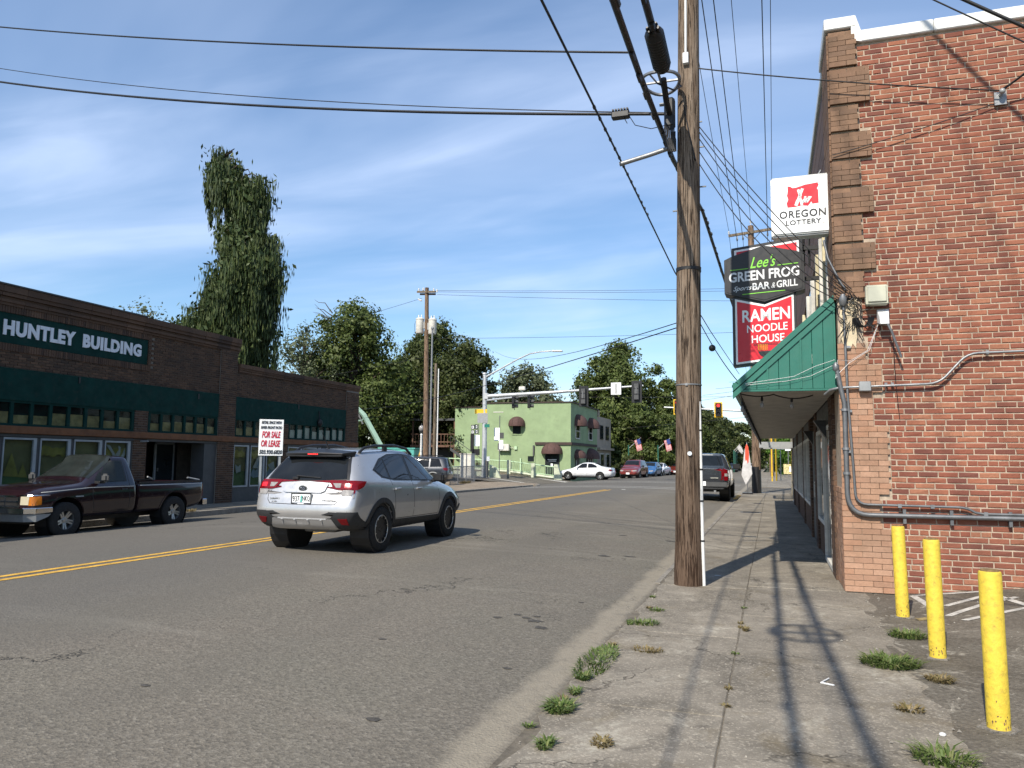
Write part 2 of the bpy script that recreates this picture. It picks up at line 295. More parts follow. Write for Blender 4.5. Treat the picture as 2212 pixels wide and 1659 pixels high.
MAT = dict(
    asphalt=m_asphalt(), lot=m_asphalt('lot_asphalt', (.150, .134, .108), sand=False),
    walk=m_concrete('sidewalk_concrete'), kerb=m_concrete('kerb_concrete', (.23, .21, .18), .5), rampc=m_concrete('brown_concrete', (.26, .21, .155), .3),
    dirt=mk('dirt', (.14, .12, .09), .95, var=.5, scale=9, bump=.6, bscale=80),
    earth=mk('earth_ground', (.07, .075, .035), .95, var=.5, scale=.3, bump=.4),
    yellow_line=mk('yellow_road_paint', (.62, .36, .055), .8, var=.4, scale=9, dirt=.75, bump=.4, bscale=150),
    white_line=mk('white_road_paint', (.50, .48, .43), .8, var=.35, scale=8, dirt=.8, bump=.4, bscale=150),
    brick_red=m_brick('red_brick', [(.299, .112, .070), (.237, .081, .053), (.331, .131, .078), (.270, .095, .060), (.190, .068, .049), (.289, .107, .069), (.370, .166, .099), (.252, .087, .057), (.157, .060, .048)], False, .30),
    brick_red_i=m_brick('red_brick_mass', [(.299, .112, .070), (.237, .081, .053), (.331, .131, .078), (.270, .095, .060), (.190, .068, .049), (.289, .107, .069), (.370, .166, .099), (.252, .087, .057), (.157, .060, .048)], True, .30),
    brick_tan=m_brick('tan_brick', [(.42, .25, .165), (.36, .21, .14), (.46, .28, .19), (.38, .235, .16), (.40, .22, .14)], True, .42, (.11, .07, .04), 2.2),
    brick_brown=m_brick('brown_tapestry_brick', [(.25, .155, .10), (.21, .128, .084), (.28, .17, .11), (.19, .12, .083), (.235, .14, .092)], True, .45, (.06, .045, .03), 2.0),
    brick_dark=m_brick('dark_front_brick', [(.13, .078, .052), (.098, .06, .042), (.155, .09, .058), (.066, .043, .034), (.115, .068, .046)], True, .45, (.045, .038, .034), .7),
    brick_cream=m_brick('cream_painted_brick', [(.62, .52, .33), (.58, .48, .30), (.65, .55, .36)], True, .15, (.3, .25, .15)),
    mortar=mk('pale_mortar', (.43, .345, .26), .95, var=.3, scale=14, bump=.5, bscale=160, dirt=.35),
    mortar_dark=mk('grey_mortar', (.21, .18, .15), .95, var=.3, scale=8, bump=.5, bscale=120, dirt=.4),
    plaster=mk('bare_plaster', (.60, .50, .34), .9, var=.25, scale=7, dirt=.55, bump=.4, bscale=40),
    coping=mk('white_metal_coping', (.66, .66, .63), .45, .0, .12, 4, dirt=.15),
    green_metal=mk('green_ribbed_metal', (.022, .135, .098), .42, 0, .12, 3, dirt=.12),
    green_dark=mk('dark_green_paint', (.006, .036, .030), .8, 0, .25, 2.5, dirt=.25, spec=.15),
    soffit=mk('weathered_soffit', (.40, .38, .34), .7, 0, .25, 3, dirt=.35, bump=.2, bscale=20),
    white=mk('white_paint', (.72, .72, .70), .5, 0, .1, 4, dirt=.2),
    offwhite=mk('aged_white_paint', (.60, .58, .52), .6, 0, .2, 5, dirt=.35),
    cream=mk('cream_paint', (.62, .54, .34), .6, 0, .15, 5, dirt=.2),
    grey_frame=mk('grey_aluminium_frame', (.32, .35, .37), .45, .2, .15, 4),
    trimgrey=mk('dark_grey_trim', (.062, .064, .065), .6, 0, .2, 4),
    rust_beam=mk('rust_brown_beam', (.17, .068, .026), .75, 0, .35, 3, dirt=.4),
    black=mk('black_rubber_cable', (.010, .010, .011), .5, 0, .3, 8),
    blackm=mk('black_metal', (.014, .014, .015), .45, 0, .3, 6),
    galv=mk('galvanised_steel', (.25, .255, .26), .5, .6, .2, 7, dirt=.15),
    galvd=mk('weathered_conduit', (.17, .175, .18), .5, .6, .25, 9, dirt=.3),
    polegrey=mk('galvanised_mast', (.47, .49, .50), .5, .35, .15, 5),
    steel=mk('bright_steel', (.62, .62, .62), .3, .9, .12, 6),
    chrome=mk('chrome', (.72, .72, .72), .12, 1, .08, 5),
    bollard=mk('yellow_bollard_paint', (.66, .48, .05), .6, 0, .16, 13, bump=.3, bscale=40, dirt=.45),
    rustcap=mk('rusted_concrete_cap', (.20, .13, .055), .9, 0, .5, 22, bump=.7, bscale=70),
    pole=m_wood_pole('weathered_pole_wood', tar=.85), pole_far=m_wood_pole('far_pole_wood', (.16, .10, .065), (.28, .2, .14)),
    crossarm=m_wood_pole('crossarm_wood', (.13, .10, .07), (.27, .22, .16)),
    plastic_w=mk('white_pvc', (.66, .66, .64), .45, 0, .1, 6, dirt=.15),
    box_beige=mk('beige_box', (.46, .46, .36), .55, 0, .1, 5, dirt=.15), box_grey=mk('grey_box', (.30, .31, .31), .5, .2, .15, 6),
    signwhite=mk('sign_white_face', (.84, .86, .86), .35, 0, .04, 3, dirt=.06), signframe=mk('sign_white_frame', (.62, .63, .62), .45, 0, .12, 5, dirt=.25),
    signred=mk('sign_red_face', (.62, .022, .035), .32, 0, .06, 3), signdark=mk('sign_charcoal', (.030, .031, .033), .38, 0, .2, 4),
    signgreen=mk('sign_lime', (.22, .62, .06), .45, 0, .08, 5), ink=mk('black_ink', (.02, .021, .024), .5), redink=mk('red_ink', (.55, .02, .05), .5),
    signsilver=mk('sign_silver_letters', (.72, .74, .76), .35, 0, .12, 6), noodle=mk('sign_noodle_yellow', (.80, .47, .05), .45),
    letters=mk('painted_white_letters', (.70, .72, .76), .6, 0, .08, 3),
    mint=mk('mint_green_stucco', (.245, .325, .175), .85, 0, .16, .8, dirt=.2, bump=.25, bscale=9),
    mintrail=mk('mint_railing_paint', (.42, .57, .36), .5, 0, .1, 4), railconc=mk('pale_green_concrete', (.46, .50, .37), .85, 0, .2, 3, dirt=.3, bump=.3),
    brownaw=mk('brown_canvas', (.085, .045, .038), .8, 0, .2, 3), brownsn=mk('dark_brown_cornice', (.05, .032, .026), .7),
    beige=mk('beige_stucco', (.36, .30, .235), .85, 0, .12, 1, dirt=.1), deckwood=mk('brown_deck_wood', (.13, .07, .045), .8, 0, .3, 5),
    window=m_glass('window_glass', (.014, .018, .02)), carglass=m_glass('car_glass', (.007, .008, .009), .02, .32), shopglass=None,
    tyre=mk('tyre_rubber', (.014, .014, .014), .85, 0, .3, 12, bump=.3, bscale=60, dirt=.3), cladding=mk('black_plastic_cladding', (.026, .027, .029), .6, 0, .15, 8),
    rim_dark=mk('black_alloy', (.012, .012, .013), .35, .3, .2, 8), rim=mk('silver_alloy', (.50, .50, .48), .35, .85, .15, 10),
    redlamp=mk('red_lamp_lens', (.15, .003, .006), .12, 0, .25, 30), redlit=mk('lit_red_lamp', (.7, .02, .03), .2, emit=.22), brakelit=mk('lit_brake_lamp', (1.0, .04, .04), .2, emit=.9),
    clearlamp=mk('clear_lamp_lens', (.26, .25, .24), .15, 0, .25, 20), amber=mk('amber_lens', (.48, .15, .012), .2, 0, .2, 14), yellowed=mk('yellowed_headlamp', (.46, .42, .31), .25, 0, .1, 9),
    silver=m_paint('silver_car_paint', (.52, .515, .51), .6, .32, 0, .9, .18), maroon=m_paint('maroon_truck_paint', (.012, .0035, .007), 0, .16, 0, .8, .06),
    gunmetal=m_paint('gunmetal_truck_paint', (.030, .036, .046), .6, .3, .3), navy=m_paint('dark_blue_grey_paint', (.018, .023, .032), .2, .35, .2, .8, .1),
    whitecar=m_paint('pearl_white_paint', (.72, .73, .74), .1, .3), redcar=m_paint('dark_red_paint', (.20, .022, .018), .3, .3, .2), bluecar=m_paint('mid_blue_paint', (.035, .15, .36), .4, .3, .2),
    tealcar=m_paint('teal_car_paint', (.006, .07, .075), .3, .3, .1), yellowcar=m_paint('yellow_car_paint', (.62, .52, .05), 0, .3),
    teal=mk('teal_machine_paint', (.09, .36, .31), .5, 0, .12, 3), liftgreen=mk('pale_green_boom_paint', (.25, .37, .29), .5, 0, .12, 3, dirt=.2),
    sig_yellow=mk('signal_yellow', (.75, .46, .02), .5), flagred=mk('flag_red', (.50, .03, .04), .8), flagwhite=mk('flag_white', (.52, .51, .50), .8), flagblue=mk('flag_blue', (.03, .05, .2), .8), orange=mk('orange_red_cloth', (.72, .09, .045), .8), greypole=mk('dark_green_pole', (.02, .10, .07), .5),
    street_green=mk('street_sign_green', (.01, .16, .12), .5), banner=mk('banner_print', (.62, .52, .25), .7, 0, .6, 6), purple=mk('violet_sign', (.08, .05, .30), .5),
    bark=m_wood_pole('bark', (.05, .04, .03), (.13, .105, .08)),
    leaf_dark=m_leaf('dark_leaves', [(.034, .048, .014), (.058, .078, .022), (.095, .12, .036), (.145, .165, .062)]),
    leaf_mid=m_leaf('mid_green_leaves', [(.048, .072, .017), (.082, .115, .028), (.13, .17, .045), (.19, .225, .08)]),
    leaf_grey=m_leaf('grey_green_leaves', [(.07, .09, .042), (.11, .135, .066), (.15, .18, .10), (.22, .25, .15)]),
    leaf_conifer=m_leaf('conifer_sprays', [(.025, .045, .015), (.040, .065, .020), (.065, .092, .027), (.100, .122, .040)], .12),
    leaf_bright=m_leaf('sunlit_bright_leaves', [(.05, .12, .014), (.09, .19, .025), (.14, .26, .04)], .35),
    grass=m_leaf('weed_blades', [(.07, .11, .025), (.12, .18, .045), (.17, .24, .07), (.26, .26, .11)], .3),
    drygrass=m_leaf('dry_weed', [(.20, .15, .07), (.30, .23, .11), (.14, .13, .05)], .2), leaf_yellow=m_leaf('yellow_bush', [(.22, .22, .03), (.34, .32, .05)], .3),
)

# ------------------------------------------------------------------ scene objects
def tag(o, label=None, cat=None, group=None, kind=None):
    if label: o['label'] = label
    if cat: o['category'] = cat
    if group: o['group'] = group
    if kind: o['kind'] = kind
    return o
def thing(name, label, cat, loc=(0, 0, 0), rz=0, group=None):
    o = bpy.data.objects.new(name, None); COL.objects.link(o); o.empty_display_size = .2
    o.location = loc; o.rotation_euler = (0, 0, rz)
    return tag(o, label, cat, group)
def origin(o):
    v = Vector((0, 0, 0))
    while o is not None: v = v + o.location; o = o.parent
    return v
def link_mesh(name, me, parent=None):
    o = bpy.data.objects.new(name, me); COL.objects.link(o)
    if parent is not None: o.parent = parent
    return o

class MB:
    def __init__(s): s.v = []; s.f = []
    def add(s, vs, fs, M=None):
        k = len(s.v)
        s.v += [tuple(M @ Vector(p)) for p in vs] if M is not None else [tuple(p) for p in vs]
        s.f += [tuple(i + k for i in f) for f in fs]
        return s
    def box(s, x0, x1, y0, y1, z0, z1, M=None):
        return s.add([(x0, y0, z0), (x1, y0, z0), (x1, y1, z0), (x0, y1, z0), (x0, y0, z1), (x1, y0, z1), (x1, y1, z1), (x0, y1, z1)],
                     [(3, 2, 1, 0), (4, 5, 6, 7), (0, 1, 5, 4), (1, 2, 6, 5), (2, 3, 7, 6), (3, 0, 4, 7)], M)
    def rbox(s, c, sz, rz=0, rx=0, ry=0):
        M = Matrix.Translation(c) @ Matrix.Rotation(rz, 4, 'Z') @ Matrix.Rotation(ry, 4, 'Y') @ Matrix.Rotation(rx, 4, 'X')
        a, b, d = (q / 2 for q in sz)
        return s.box(-a, a, -b, b, -d, d, M)
    def tube(s, pts, r, n=8, cap=True):
        pts = [Vector(p) for p in pts]; m = len(pts); rs = r if isinstance(r, (list, tuple)) else [r] * m
        ref = None; rings = []
        for i, p in enumerate(pts):
            d = (pts[min(i + 1, m - 1)] - pts[max(i - 1, 0)]).normalized()
            if ref is None:
                ref = Vector((0, 0, 1)) if abs(d.z) < .9 else Vector((1, 0, 0))
            a = (ref - d * ref.dot(d))
            if a.length < 1e-4: a = d.orthogonal()
            a.normalize(); b = d.cross(a); ref = a
            rings.append([p + (a * cos(2 * pi * j / n) + b * sin(2 * pi * j / n)) * rs[i] for j in range(n)])
        vs = [q for g in rings for q in g]
        fs = [(i * n + j, i * n + (j + 1) % n, (i + 1) * n + (j + 1) % n, (i + 1) * n + j) for i in range(m - 1) for j in range(n)]
        if cap: fs += [tuple(range(n))[::-1], tuple((m - 1) * n + j for j in range(n))]
        return s.add(vs, fs)
    def lathe(s, prof, n=16, M=None, cap=True):
        vs = [(r * cos(2 * pi * j / n), r * sin(2 * pi * j / n), z) for r, z in prof for j in range(n)]
        m = len(prof)
        fs = [(i * n + j, i * n + (j + 1) % n, (i + 1) * n + (j + 1) % n, (i + 1) * n + j) for i in range(m - 1) for j in range(n)]
        if cap: fs += [tuple(range(n))[::-1], tuple((m - 1) * n + j for j in range(n))]
        return s.add(vs, fs, M)
    def prism(s, poly, d, M):
        """poly in local XY, extruded from z=0 to z=d"""
        n = len(poly)
        A = sum(poly[i][0] * poly[(i + 1) % n][1] - poly[(i + 1) % n][0] * poly[i][1] for i in range(n))
        if A < 0: poly = poly[::-1]
        vs = [(x, y, 0) for x, y in poly] + [(x, y, d) for x, y in poly]
        fs = [tuple(range(n))[::-1], tuple(range(n, 2 * n))] + [(i, (i + 1) % n, n + (i + 1) % n, n + i) for i in range(n)]
        return s.add(vs, fs, M)
    def sphere(s, c, r, nu=12, nv=8, sz=(1, 1, 1)):
        vs = [(c[0], c[1], c[2] - r * sz[2])]
        for i in range(1, nv):
            t = -pi / 2 + pi * i / nv
            for j in range(nu):
                p = 2 * pi * j / nu
                vs.append((c[0] + r * sz[0] * cos(t) * cos(p), c[1] + r * sz[1] * cos(t) * sin(p), c[2] + r * sz[2] * sin(t)))
        vs.append((c[0], c[1], c[2] + r * sz[2])); e = len(vs) - 1
        fs = [(0, 1 + (j + 1) % nu, 1 + j) for j in range(nu)] + [(e, e - nu + j, e - nu + (j + 1) % nu) for j in range(nu)]
        for i in range(nv - 2):
            b = 1 + i * nu
            fs += [(b + j, b + (j + 1) % nu, b + nu + (j + 1) % nu, b + nu + j) for j in range(nu)]
        return s.add(vs, fs)
    def mesh(s, name, mat, off=None, smooth=False, bevel=0, seg=1, angle=None):
        me = bpy.data.meshes.new(name)
        v = s.v if off is None else [(x - off[0], y - off[1], z - off[2]) for x, y, z in s.v]
        me.from_pydata(v, [], s.f)
        if bevel:
            bm = bmesh.new(); bm.from_mesh(me)
            es = [e for e in bm.edges if len(e.link_faces) == 2 and e.calc_face_angle(0) > .5]
            bmesh.ops.bevel(bm, geom=es, offset=bevel, segments=seg, affect='EDGES', clamp_overlap=True)
            bm.to_mesh(me); bm.free()
        if smooth:
            me.polygons.foreach_set('use_smooth', [True] * len(me.polygons))
            me.set_sharp_from_angle(angle=R(angle or 40))
        me.materials.append(MAT[mat] if isinstance(mat, str) else mat)
        me.update()
        return me
    def build(s, name, mat, parent=None, local=False, smooth=False, bevel=0, seg=1, at=None, angle=None):
        """verts are in world space unless local; top-level objects get their origin at `at`"""
        off = None
        if parent is not None and not local: off = origin(parent)
        if at is not None: off = Vector(at)
        o = link_mesh(name, s.mesh(name, mat, off, smooth, bevel, seg, angle), parent)
        if at is not None: o.location = at
        return o

def plane_M(o, ux, uy):
    """matrix: local x -> ux, local y -> uy, local z -> normal"""
    ux = Vector(ux).normalized(); uy = Vector(uy).normalized(); n = ux.cross(uy)
    M = Matrix.Identity(4)
    for i in range(3): M[i][0] = ux[i]; M[i][1] = uy[i]; M[i][2] = n[i]; M[i][3] = o[i]
    return M

_TX = {}
def text_data(s, bold=0., shear=0., space=1.):
    k = (s, bold, shear, space)
    if k in _TX: return _TX[k]
    cu = bpy.data.curves.new('t', 'FONT'); cu.body = s; cu.size = 1; cu.extrude = .5; cu.offset = bold; cu.shear = shear
    cu.resolution_u = 3; cu.space_character = space
    ob = bpy.data.objects.new('t', cu); COL.objects.link(ob)
    dg = bpy.context.evaluated_depsgraph_get(); dg.update()
    me = bpy.data.meshes.new_from_object(ob.evaluated_get(dg))
    vs = [tuple(v.co) for v in me.vertices]; fs = [tuple(p.vertices) for p in me.polygons]
    bpy.data.objects.remove(ob); bpy.data.curves.remove(cu); bpy.data.meshes.remove(me)
    xs = [v[0] for v in vs]; ys = [v[1] for v in vs]
    r = (vs, fs, min(xs), max(xs), min(ys), max(ys)); _TX[k] = r
    return r
def text(mb, s, M, x, y, w, h, depth=.01, bold=0., shear=0., space=1.):
    """letters fitted into the box x..x+w, y..y+h of the plane M"""
    vs, fs, x0, x1, y0, y1 = text_data(s, bold, shear, space)
    return mb.add([(x + (a - x0) / (x1 - x0) * w, y + (b - y0) / (y1 - y0) * h, (c + .5) * depth) for a, b, c in vs], fs, M)

def copy_tree(o, parent=None):
    c = o.copy(); COL.objects.link(c); c.parent = parent
    for ch in o.children: copy_tree(ch, c)
    return c
def sag(p0, p1, s, n=20):
    p0, p1 = Vector(p0), Vector(p1)
    return [p0.lerp(p1, i / n) - Vector((0, 0, 4 * s * (i / n) * (1 - i / n))) for i in range(n + 1)]
def wire(p0, p1, s=0., r=.012, name='overhead_wire', label='', group=None, n=20, mat='black', cat='wire'):
    o = MB().tube(sag(p0, p1, s, n), r, 5).build(name, mat, at=p0, smooth=True, angle=80)
    return tag(o, label, cat, group)
# ================================================================== GROUND
def road_z(x):
    return .15 - .24 * ((x + 8) / 7) ** 2 if x < -8 else .15 - .17 * ((x + 8) / 6.6) ** 2
def kerb_x(y):
    return -15.1 if y < 22 else (-15.1 + (y - 22) / 24 * 1.15 if y < 46 else -13.95)

def sheet(name, xs, ys, zf, mat, kind='structure'):
    m = MB(); n = len(xs)
    m.v = [(x, y, zf(x, y)) for y in ys for x in xs]
    m.f = [(j * n + i, j * n + i + 1, (j + 1) * n + i + 1, (j + 1) * n + i) for j in range(len(ys) - 1) for i in range(n - 1)]
    return tag(m.build(name, mat, smooth=True), kind=kind)
g = MB().add([(-3000, -3000, -.5), (3000, -3000, -.5), (3000, 3000, -.5), (-3000, 3000, -.5)], [(0, 1, 2, 3)]).build('ground', 'earth'); tag(g, kind='structure')
RX = [-15.4 + i * .5 for i in range(28)] + [-1.38]
sheet('road', RX, [-40, -20, -10, 0, 10, 20, 30, 40, 50, 60, 80, 100, 140, 200, 300, 420], lambda x, y: road_z(x), 'asphalt')
def ramp_z(x): return -.115 if x > -15.4 else -.115 + min(1, max(0, (-15.4 - x) / 9)) * .62 + max(0, (-24.4 - x)) * .02
sheet('cross_street', [-60, -40, -30, -26, -24.4, -22, -20, -18, -16.5, -15.41], [50.6, 56, 62.2], lambda x, y: ramp_z(x) + .004, 'lot')
sheet('side_street', [-1.37, 2, 10, 60], [43.2, 48, 52.4], lambda x, y: -.028, 'lot')
def lot_z(x): return -.005 + min(.30, max(0, (x - 1.35) * .115))
sheet('parking_lot', [.90, 1.35, 1.7, 2.2, 3, 4, 14, 30], [-30, -5, 0, 3, 6, 8, 10.40], lambda x, y: lot_z(x), 'lot')
sheet('ground_verge', [-60, -40, -22, -17.9], [29.6, 36, 43, 50.5], lambda x, y: -.02, 'rampc')
sheet('riverbank', [-140, -60, -34, -29], [62, 80, 120, 260], lambda x, y: -.3, 'earth')

# right pavement: separate cast slabs over a dark bed
sw = thing('sidewalk', None, None, (0, 0, 0)); tag(sw, kind='structure'); del_keys = [k for k in ('label', 'category') if k in sw.keys()]
MB().box(-1.395, 1.0, -6, 43, -.32, -.007).build('bed', 'dirt', sw)
rs = random.Random(3)
def slab(x0, x1, y0, y1, mat='walk', top=0):
    c = (x0 + x1) / 2, (y0 + y1) / 2
    m = MB(); j = [top + rs.uniform(-.005, .004) for _ in range(4)]
    k = [rs.uniform(-.0045, .0045) for _ in range(8)]
    gp = .0045
    P = [(x0 + gp + k[0], y0 + gp + k[1], j[0]), (x1 - gp + k[2], y0 + gp + k[3], j[1]), (x1 - gp + k[4], y1 - gp + k[5], j[2]), (x0 + gp + k[6], y1 - gp + k[7], j[3])]
    if x0 < -1.3 and y0 < 14:      # broken outer edge
        n_ = 11; P = P[:3] + [P[3]] + [(x0 + rs.uniform(-.02, .05) * (1 if rs.random() < .7 else 1.6), y1 - (y1 - y0) * i / n_, top + rs.uniform(-.004, .002)) for i in range(1, n_)]
    if x1 > .9 and y0 < 9:
        n_ = 11; P = [P[0]] + [(x1 + rs.uniform(-.05, .05), y0 + (y1 - y0) * i / n_, top + rs.uniform(-.006, .001)) for i in range(n_ + 1)] + [P[3]]
    n_ = len(P)
    m.add([(p[0], p[1], -.1) for p in P] + P, [tuple(range(n_, 2 * n_))] + [(i, (i + 1) % n_, n_ + (i + 1) % n_, n_ + i) for i in range(n_)])
    m.build('paving_slab', mat, sw, bevel=.006)
ya = [-5.0, -2.9, -.9, 1.15, 3.0, 5.05, 7.3, 10.12, 12.3, 14.9, 17.4, 20.2, 23.3, 26.2, 29.0, 32.0, 35.4, 38.8, 42.8]
for y0, y1 in zip(ya, ya[1:]):
    slab(-1.375, -.31, y0, y1)
yb = [-5.0, -3.1, -1.2, .9, 2.6, 4.7, 6.6, 8.4, 10.36, 12.4, 14.4, 16.5, 18.6, 20.8, 23.2, 25.6, 28.2, 31., 34, 37, 40, 42.8]
for y0, y1 in zip(yb, yb[1:]):
    slab(-.31, 1.0 + rs.uniform(-.05, .06) if y1 < 10.4 else .85, y0, y1)
for x0, x1 in ((-1.375, -.31), (-.31, 1.2), (1.2, 2.6)):
    for k in range(14): slab(x0, x1, 52.6 + k * 6, 58.6 + k * 6)
for k in range(22):
    y = 10.2 + k * 1.5
    if y < 42: MB().box(-1.47, -1.385, y + .005, y + 1.49, -.2, .0).build('kerb_stone', 'kerb', sw, bevel=.012)
MB().box(-1.385, 2.6, 52.5, 140, -.3, -.014).build('bed', 'dirt', sw)
# left pavement with its kerb
lw = thing('sidewalk', None, None, (0, 0, 0)); tag(lw, kind='structure')
for k in range(-3, 24):
    y0 = 1.0 + k * 1.95; y1 = y0 + 1.95
    if y1 > 46.2: break
    a, b = kerb_x(y0), kerb_x(y1)
    w = -17 if y0 < 30 else -18.1
    m = MB(); m.add([(a - .16, y0 + .006, -.3), (a - .16, y0 + .006, .055), (w, y0 + .006, .07), (w, y0 + .006, -.3), (b - .16, y1 - .006, -.3), (b - .16, y1 - .006, .055), (w, y1 - .006, .07), (w, y1 - .006, -.3)],
          [(0, 1, 2, 3), (7, 6, 5, 4), (1, 5, 6, 2), (0, 4, 5, 1), (3, 2, 6, 7)])
    m.build('paving_slab', 'rampc' if y0 > 27 else 'walk', lw)
    m = MB(); e = [rs.uniform(-.025, .02) for _ in range(4)]
    m.add([(a - .16, y0 + .006, -.3), (a + e[0], y0 + .006, -.3), (a - .015 + e[0], y0 + .006, .045), (a - .16, y0 + .006, .06), (b - .16, y1 - .01, -.3), (b + e[1], y1 - .01, -.3), (b - .015 + e[1], y1 - .01, .045), (b - .16, y1 - .01, .06)],
          [(0, 1, 2, 3), (7, 6, 5, 4), (1, 5, 6, 2), (2, 6, 7, 3)])
    m.build('kerb_stone', 'kerb', lw)
# rounded corner of the left pavement
m = MB(); arc = [(-13.95 - 3.6 * (1 - cos(t)), 46.0 + 4.4 * sin(t)) for t in [i * pi / 2 / 10 for i in range(11)]]
poly = arc + [(-21.6, 50.4), (-21.6, 46.0)]
m.prism(poly, .36, Matrix.Translation((0, 0, -.30))); m.build('corner_slab', 'rampc', lw)
m = MB(); m.tube([(x + .05, y + .03, -.03) for x, y in arc], .09, 6); m.build('kerb_stone', 'kerb', lw, smooth=True)
# bridge footpath and its ramp beyond the cross street
m = MB(); m.add([(-17, 61.9, -.12), (-24.4, 61.9, .52), (-45, 61.9, .9), (-45, 68, .95), (-26, 68, .62), (-17, 68, .08),
                 (-17, 61.9, -.6), (-24.4, 61.9, -.6), (-45, 61.9, -.6)], [(0, 5, 4, 1), (1, 4, 3, 2), (0, 1, 7, 6), (1, 2, 8, 7)])
tag(m.build('footpath', 'rampc'), kind='structure')

# painted markings (worn thermoplastic, a few mm thick)
MAT['oil'] = mk('oil_soaked_asphalt', (.07, .063, .052), .8, var=.5, scale=20, bump=.5, bscale=90)
def stripe(parent, pts, w, mat, name='line', off=.004):
    m = MB()
    for i, (x, y) in enumerate(pts):
        a, b = Vector(pts[max(0, i - 1)]), Vector(pts[min(len(pts) - 1, i + 1)])
        d = (b - a).normalized(); nx, ny = -d.y, d.x
        for s in (-1, 1):
            px, py = x + nx * w / 2 * s, y + ny * w / 2 * s
            z = road_z(px) if -15.4 < px < -1.38 else (ramp_z(px) + .004 if px < 0 and y > 45 else (-.028 if y > 42 else lot_z(px)))
            m.v.append((px, py, z + off))
    m.f = [(2 * i, 2 * i + 1, 2 * i + 3, 2 * i + 2) for i in range(len(pts) - 1)]
    m.build(name, mat, parent)
mark = thing('road_marking', None, None); tag(mark, kind='structure')
yl = [-30, -10, 0] + [4 + i * 2 for i in range(18)]
stripe(mark, [(-8.52 + max(0, y - 5) / 33 * .72, y) for y in yl], .115, 'yellow_line', 'yellow_line')
stripe(mark, [(-8.27 + max(0, y - 5) / 33 * .70, y) for y in yl], .115, 'yellow_line', 'yellow_line')
for y in (41.5, 43.4): stripe(mark, [(-13.6 + i, y + .4 * sin(i * .22)) for i in range(13)], .3, 'white_line', 'crosswalk_line')
stripe(mark, [(-7.2, 38.9), (-1.8, 38.9)], .45, 'white_line', 'stop_line')
stripe(mark, [(-15.8, 51.8), (-21.2, 55.6)], .4, 'white_line', 'crosswalk_line'); stripe(mark, [(-15.2, 58.8), (-18.2, 61.4)], .4, 'white_line', 'crosswalk_line')
for y in (53.2, 55.4): stripe(mark, [(-13.0 + i * 1.0, y) for i in range(12)], .28, 'white_line', 'crosswalk_line')
stripe(mark, [(-1.1, 43.9), (.9, 43.2), (2.6, 43.6)], .35, 'white_line', 'crosswalk_line')
for y in (70, 80, 92, 108, 130): stripe(mark, [(-8, y), (-8, y + 6)], .14, 'yellow_line', 'yellow_line')
hat = thing('road_marking', None, None); tag(hat, kind='structure')
for p in ([(1.54, 10.24), (1.9, 10.27), (2.32, 10.31)], [(1.54, 10.24), (1.60, 9.45)], [(1.74, 9.5), (1.95, 9.72), (2.22, 10.02)], [(1.66, 8.95), (1.85, 9.2), (2.1, 9.5), (2.5, 9.85)], [(1.75, 8.7), (2.2, 9.05), (2.4, 9.2), (2.9, 9.3)], [(2.34, 10.0), (2.45, 9.4), (2.5, 9.0)]):
    stripe(hat, p, .075, 'white_line', 'paint_stripe')
oil = thing('oil_stain', None, None); tag(oil, kind='structure'); q = random.Random(12)
for x, y, r in ((-2.30, 7.33, .06), (-2.18, 7.25, .085), (-2.42, 7.42, .05), (-2.22, 7.45, .045), (-2.55, 7.2, .05), (-2.05, 7.0, .07), (-2.0, 8.4, .04), (-2.25, 4.2, .05), (-3.85, 4.1, .035), (-2.6, 12.4, .12), (-2.2, 12.6, .1), (-1.9, 15.5, .12), (-2.9, 15.8, .10), (-3.1, 5.9, .04), (-1.9, 5.6, .035)):
    m = MB(); n = 14; m.v = [(x + r * q.uniform(.6, 1.25) * .95 * cos(2 * pi * i / n), y + r * q.uniform(.6, 1.25) * .75 * sin(2 * pi * i / n), 0) for i in range(n)]; m.v = [(a, b, road_z(a) + .004) for a, b, c in m.v]; m.f = [tuple(range(n))]
    m.build('stain', 'oil', oil)
m = MB().box(-1.6, -1.40, 34.5, 38.6, -.04, .015); tag(m.build('kerb_paint', 'yellow_line', bevel=.01), kind='structure')

# ================================================================== BRICK BUILDING (right)
bb = thing('brick_building', 'tall red brick building with white coping and green awning at right', 'building', (.82, 10.38, 0))
MB().box(.95, 9.5, 10.70, 31.5, 0, 6.7).build('core', 'mortar_dark', bb)
wallp = MB().box(.86, 9.5, 10.394, 10.69, -.1, 6.98).build('side_wall', 'mortar', bb)
PITCH_ = .0692
TEETH = [(0, .75, 1.45), (.75, 1.15, 1.27), (1.15, 2.0, 1.38), (2.0, 2.4, 1.21), (2.4, 2.78, 1.32), (2.78, 3.15, 1.17), (3.15, 3.95, 1.02)]
QUOIN = []; _z = 3.62
for _k in range(10):
    _n = 7 if _k in (9, 8, 7) else 5; QUOIN.append((_z, _z + _n * PITCH_ + .018, (1.155, 1.29)[_k % 2] + .006)); _z += _n * PITCH_ + .018
def tooth(z):
    for a, b, x in TEETH:
        if a <= z < b: return x
    for a, b, x in QUOIN:
        if a - .004 <= z < b: return x
    return 1.16
br = random.Random(11)
PITCH, BH = .0692, .0548
cands = []
ncourse = int(6.95 / PITCH)
for k in range(ncourse):
    z0 = .02 + k * PITCH
    head = k % 6 == 4
    step = .1078 if head else .2135; ln = .095 if head else .2015
    x = tooth(z0 + .03) + .006; first = True
    xx = 1.0 + (step * .5 if k % 2 else 0) + (.02 * (k % 3))
    while xx < 5.8:
        a, b = max(xx, x), xx + ln
        if b - a > .018: cands.append((a, b, z0, z0 + BH))
        xx += step
camv = Vector((0, 0, 1.55))
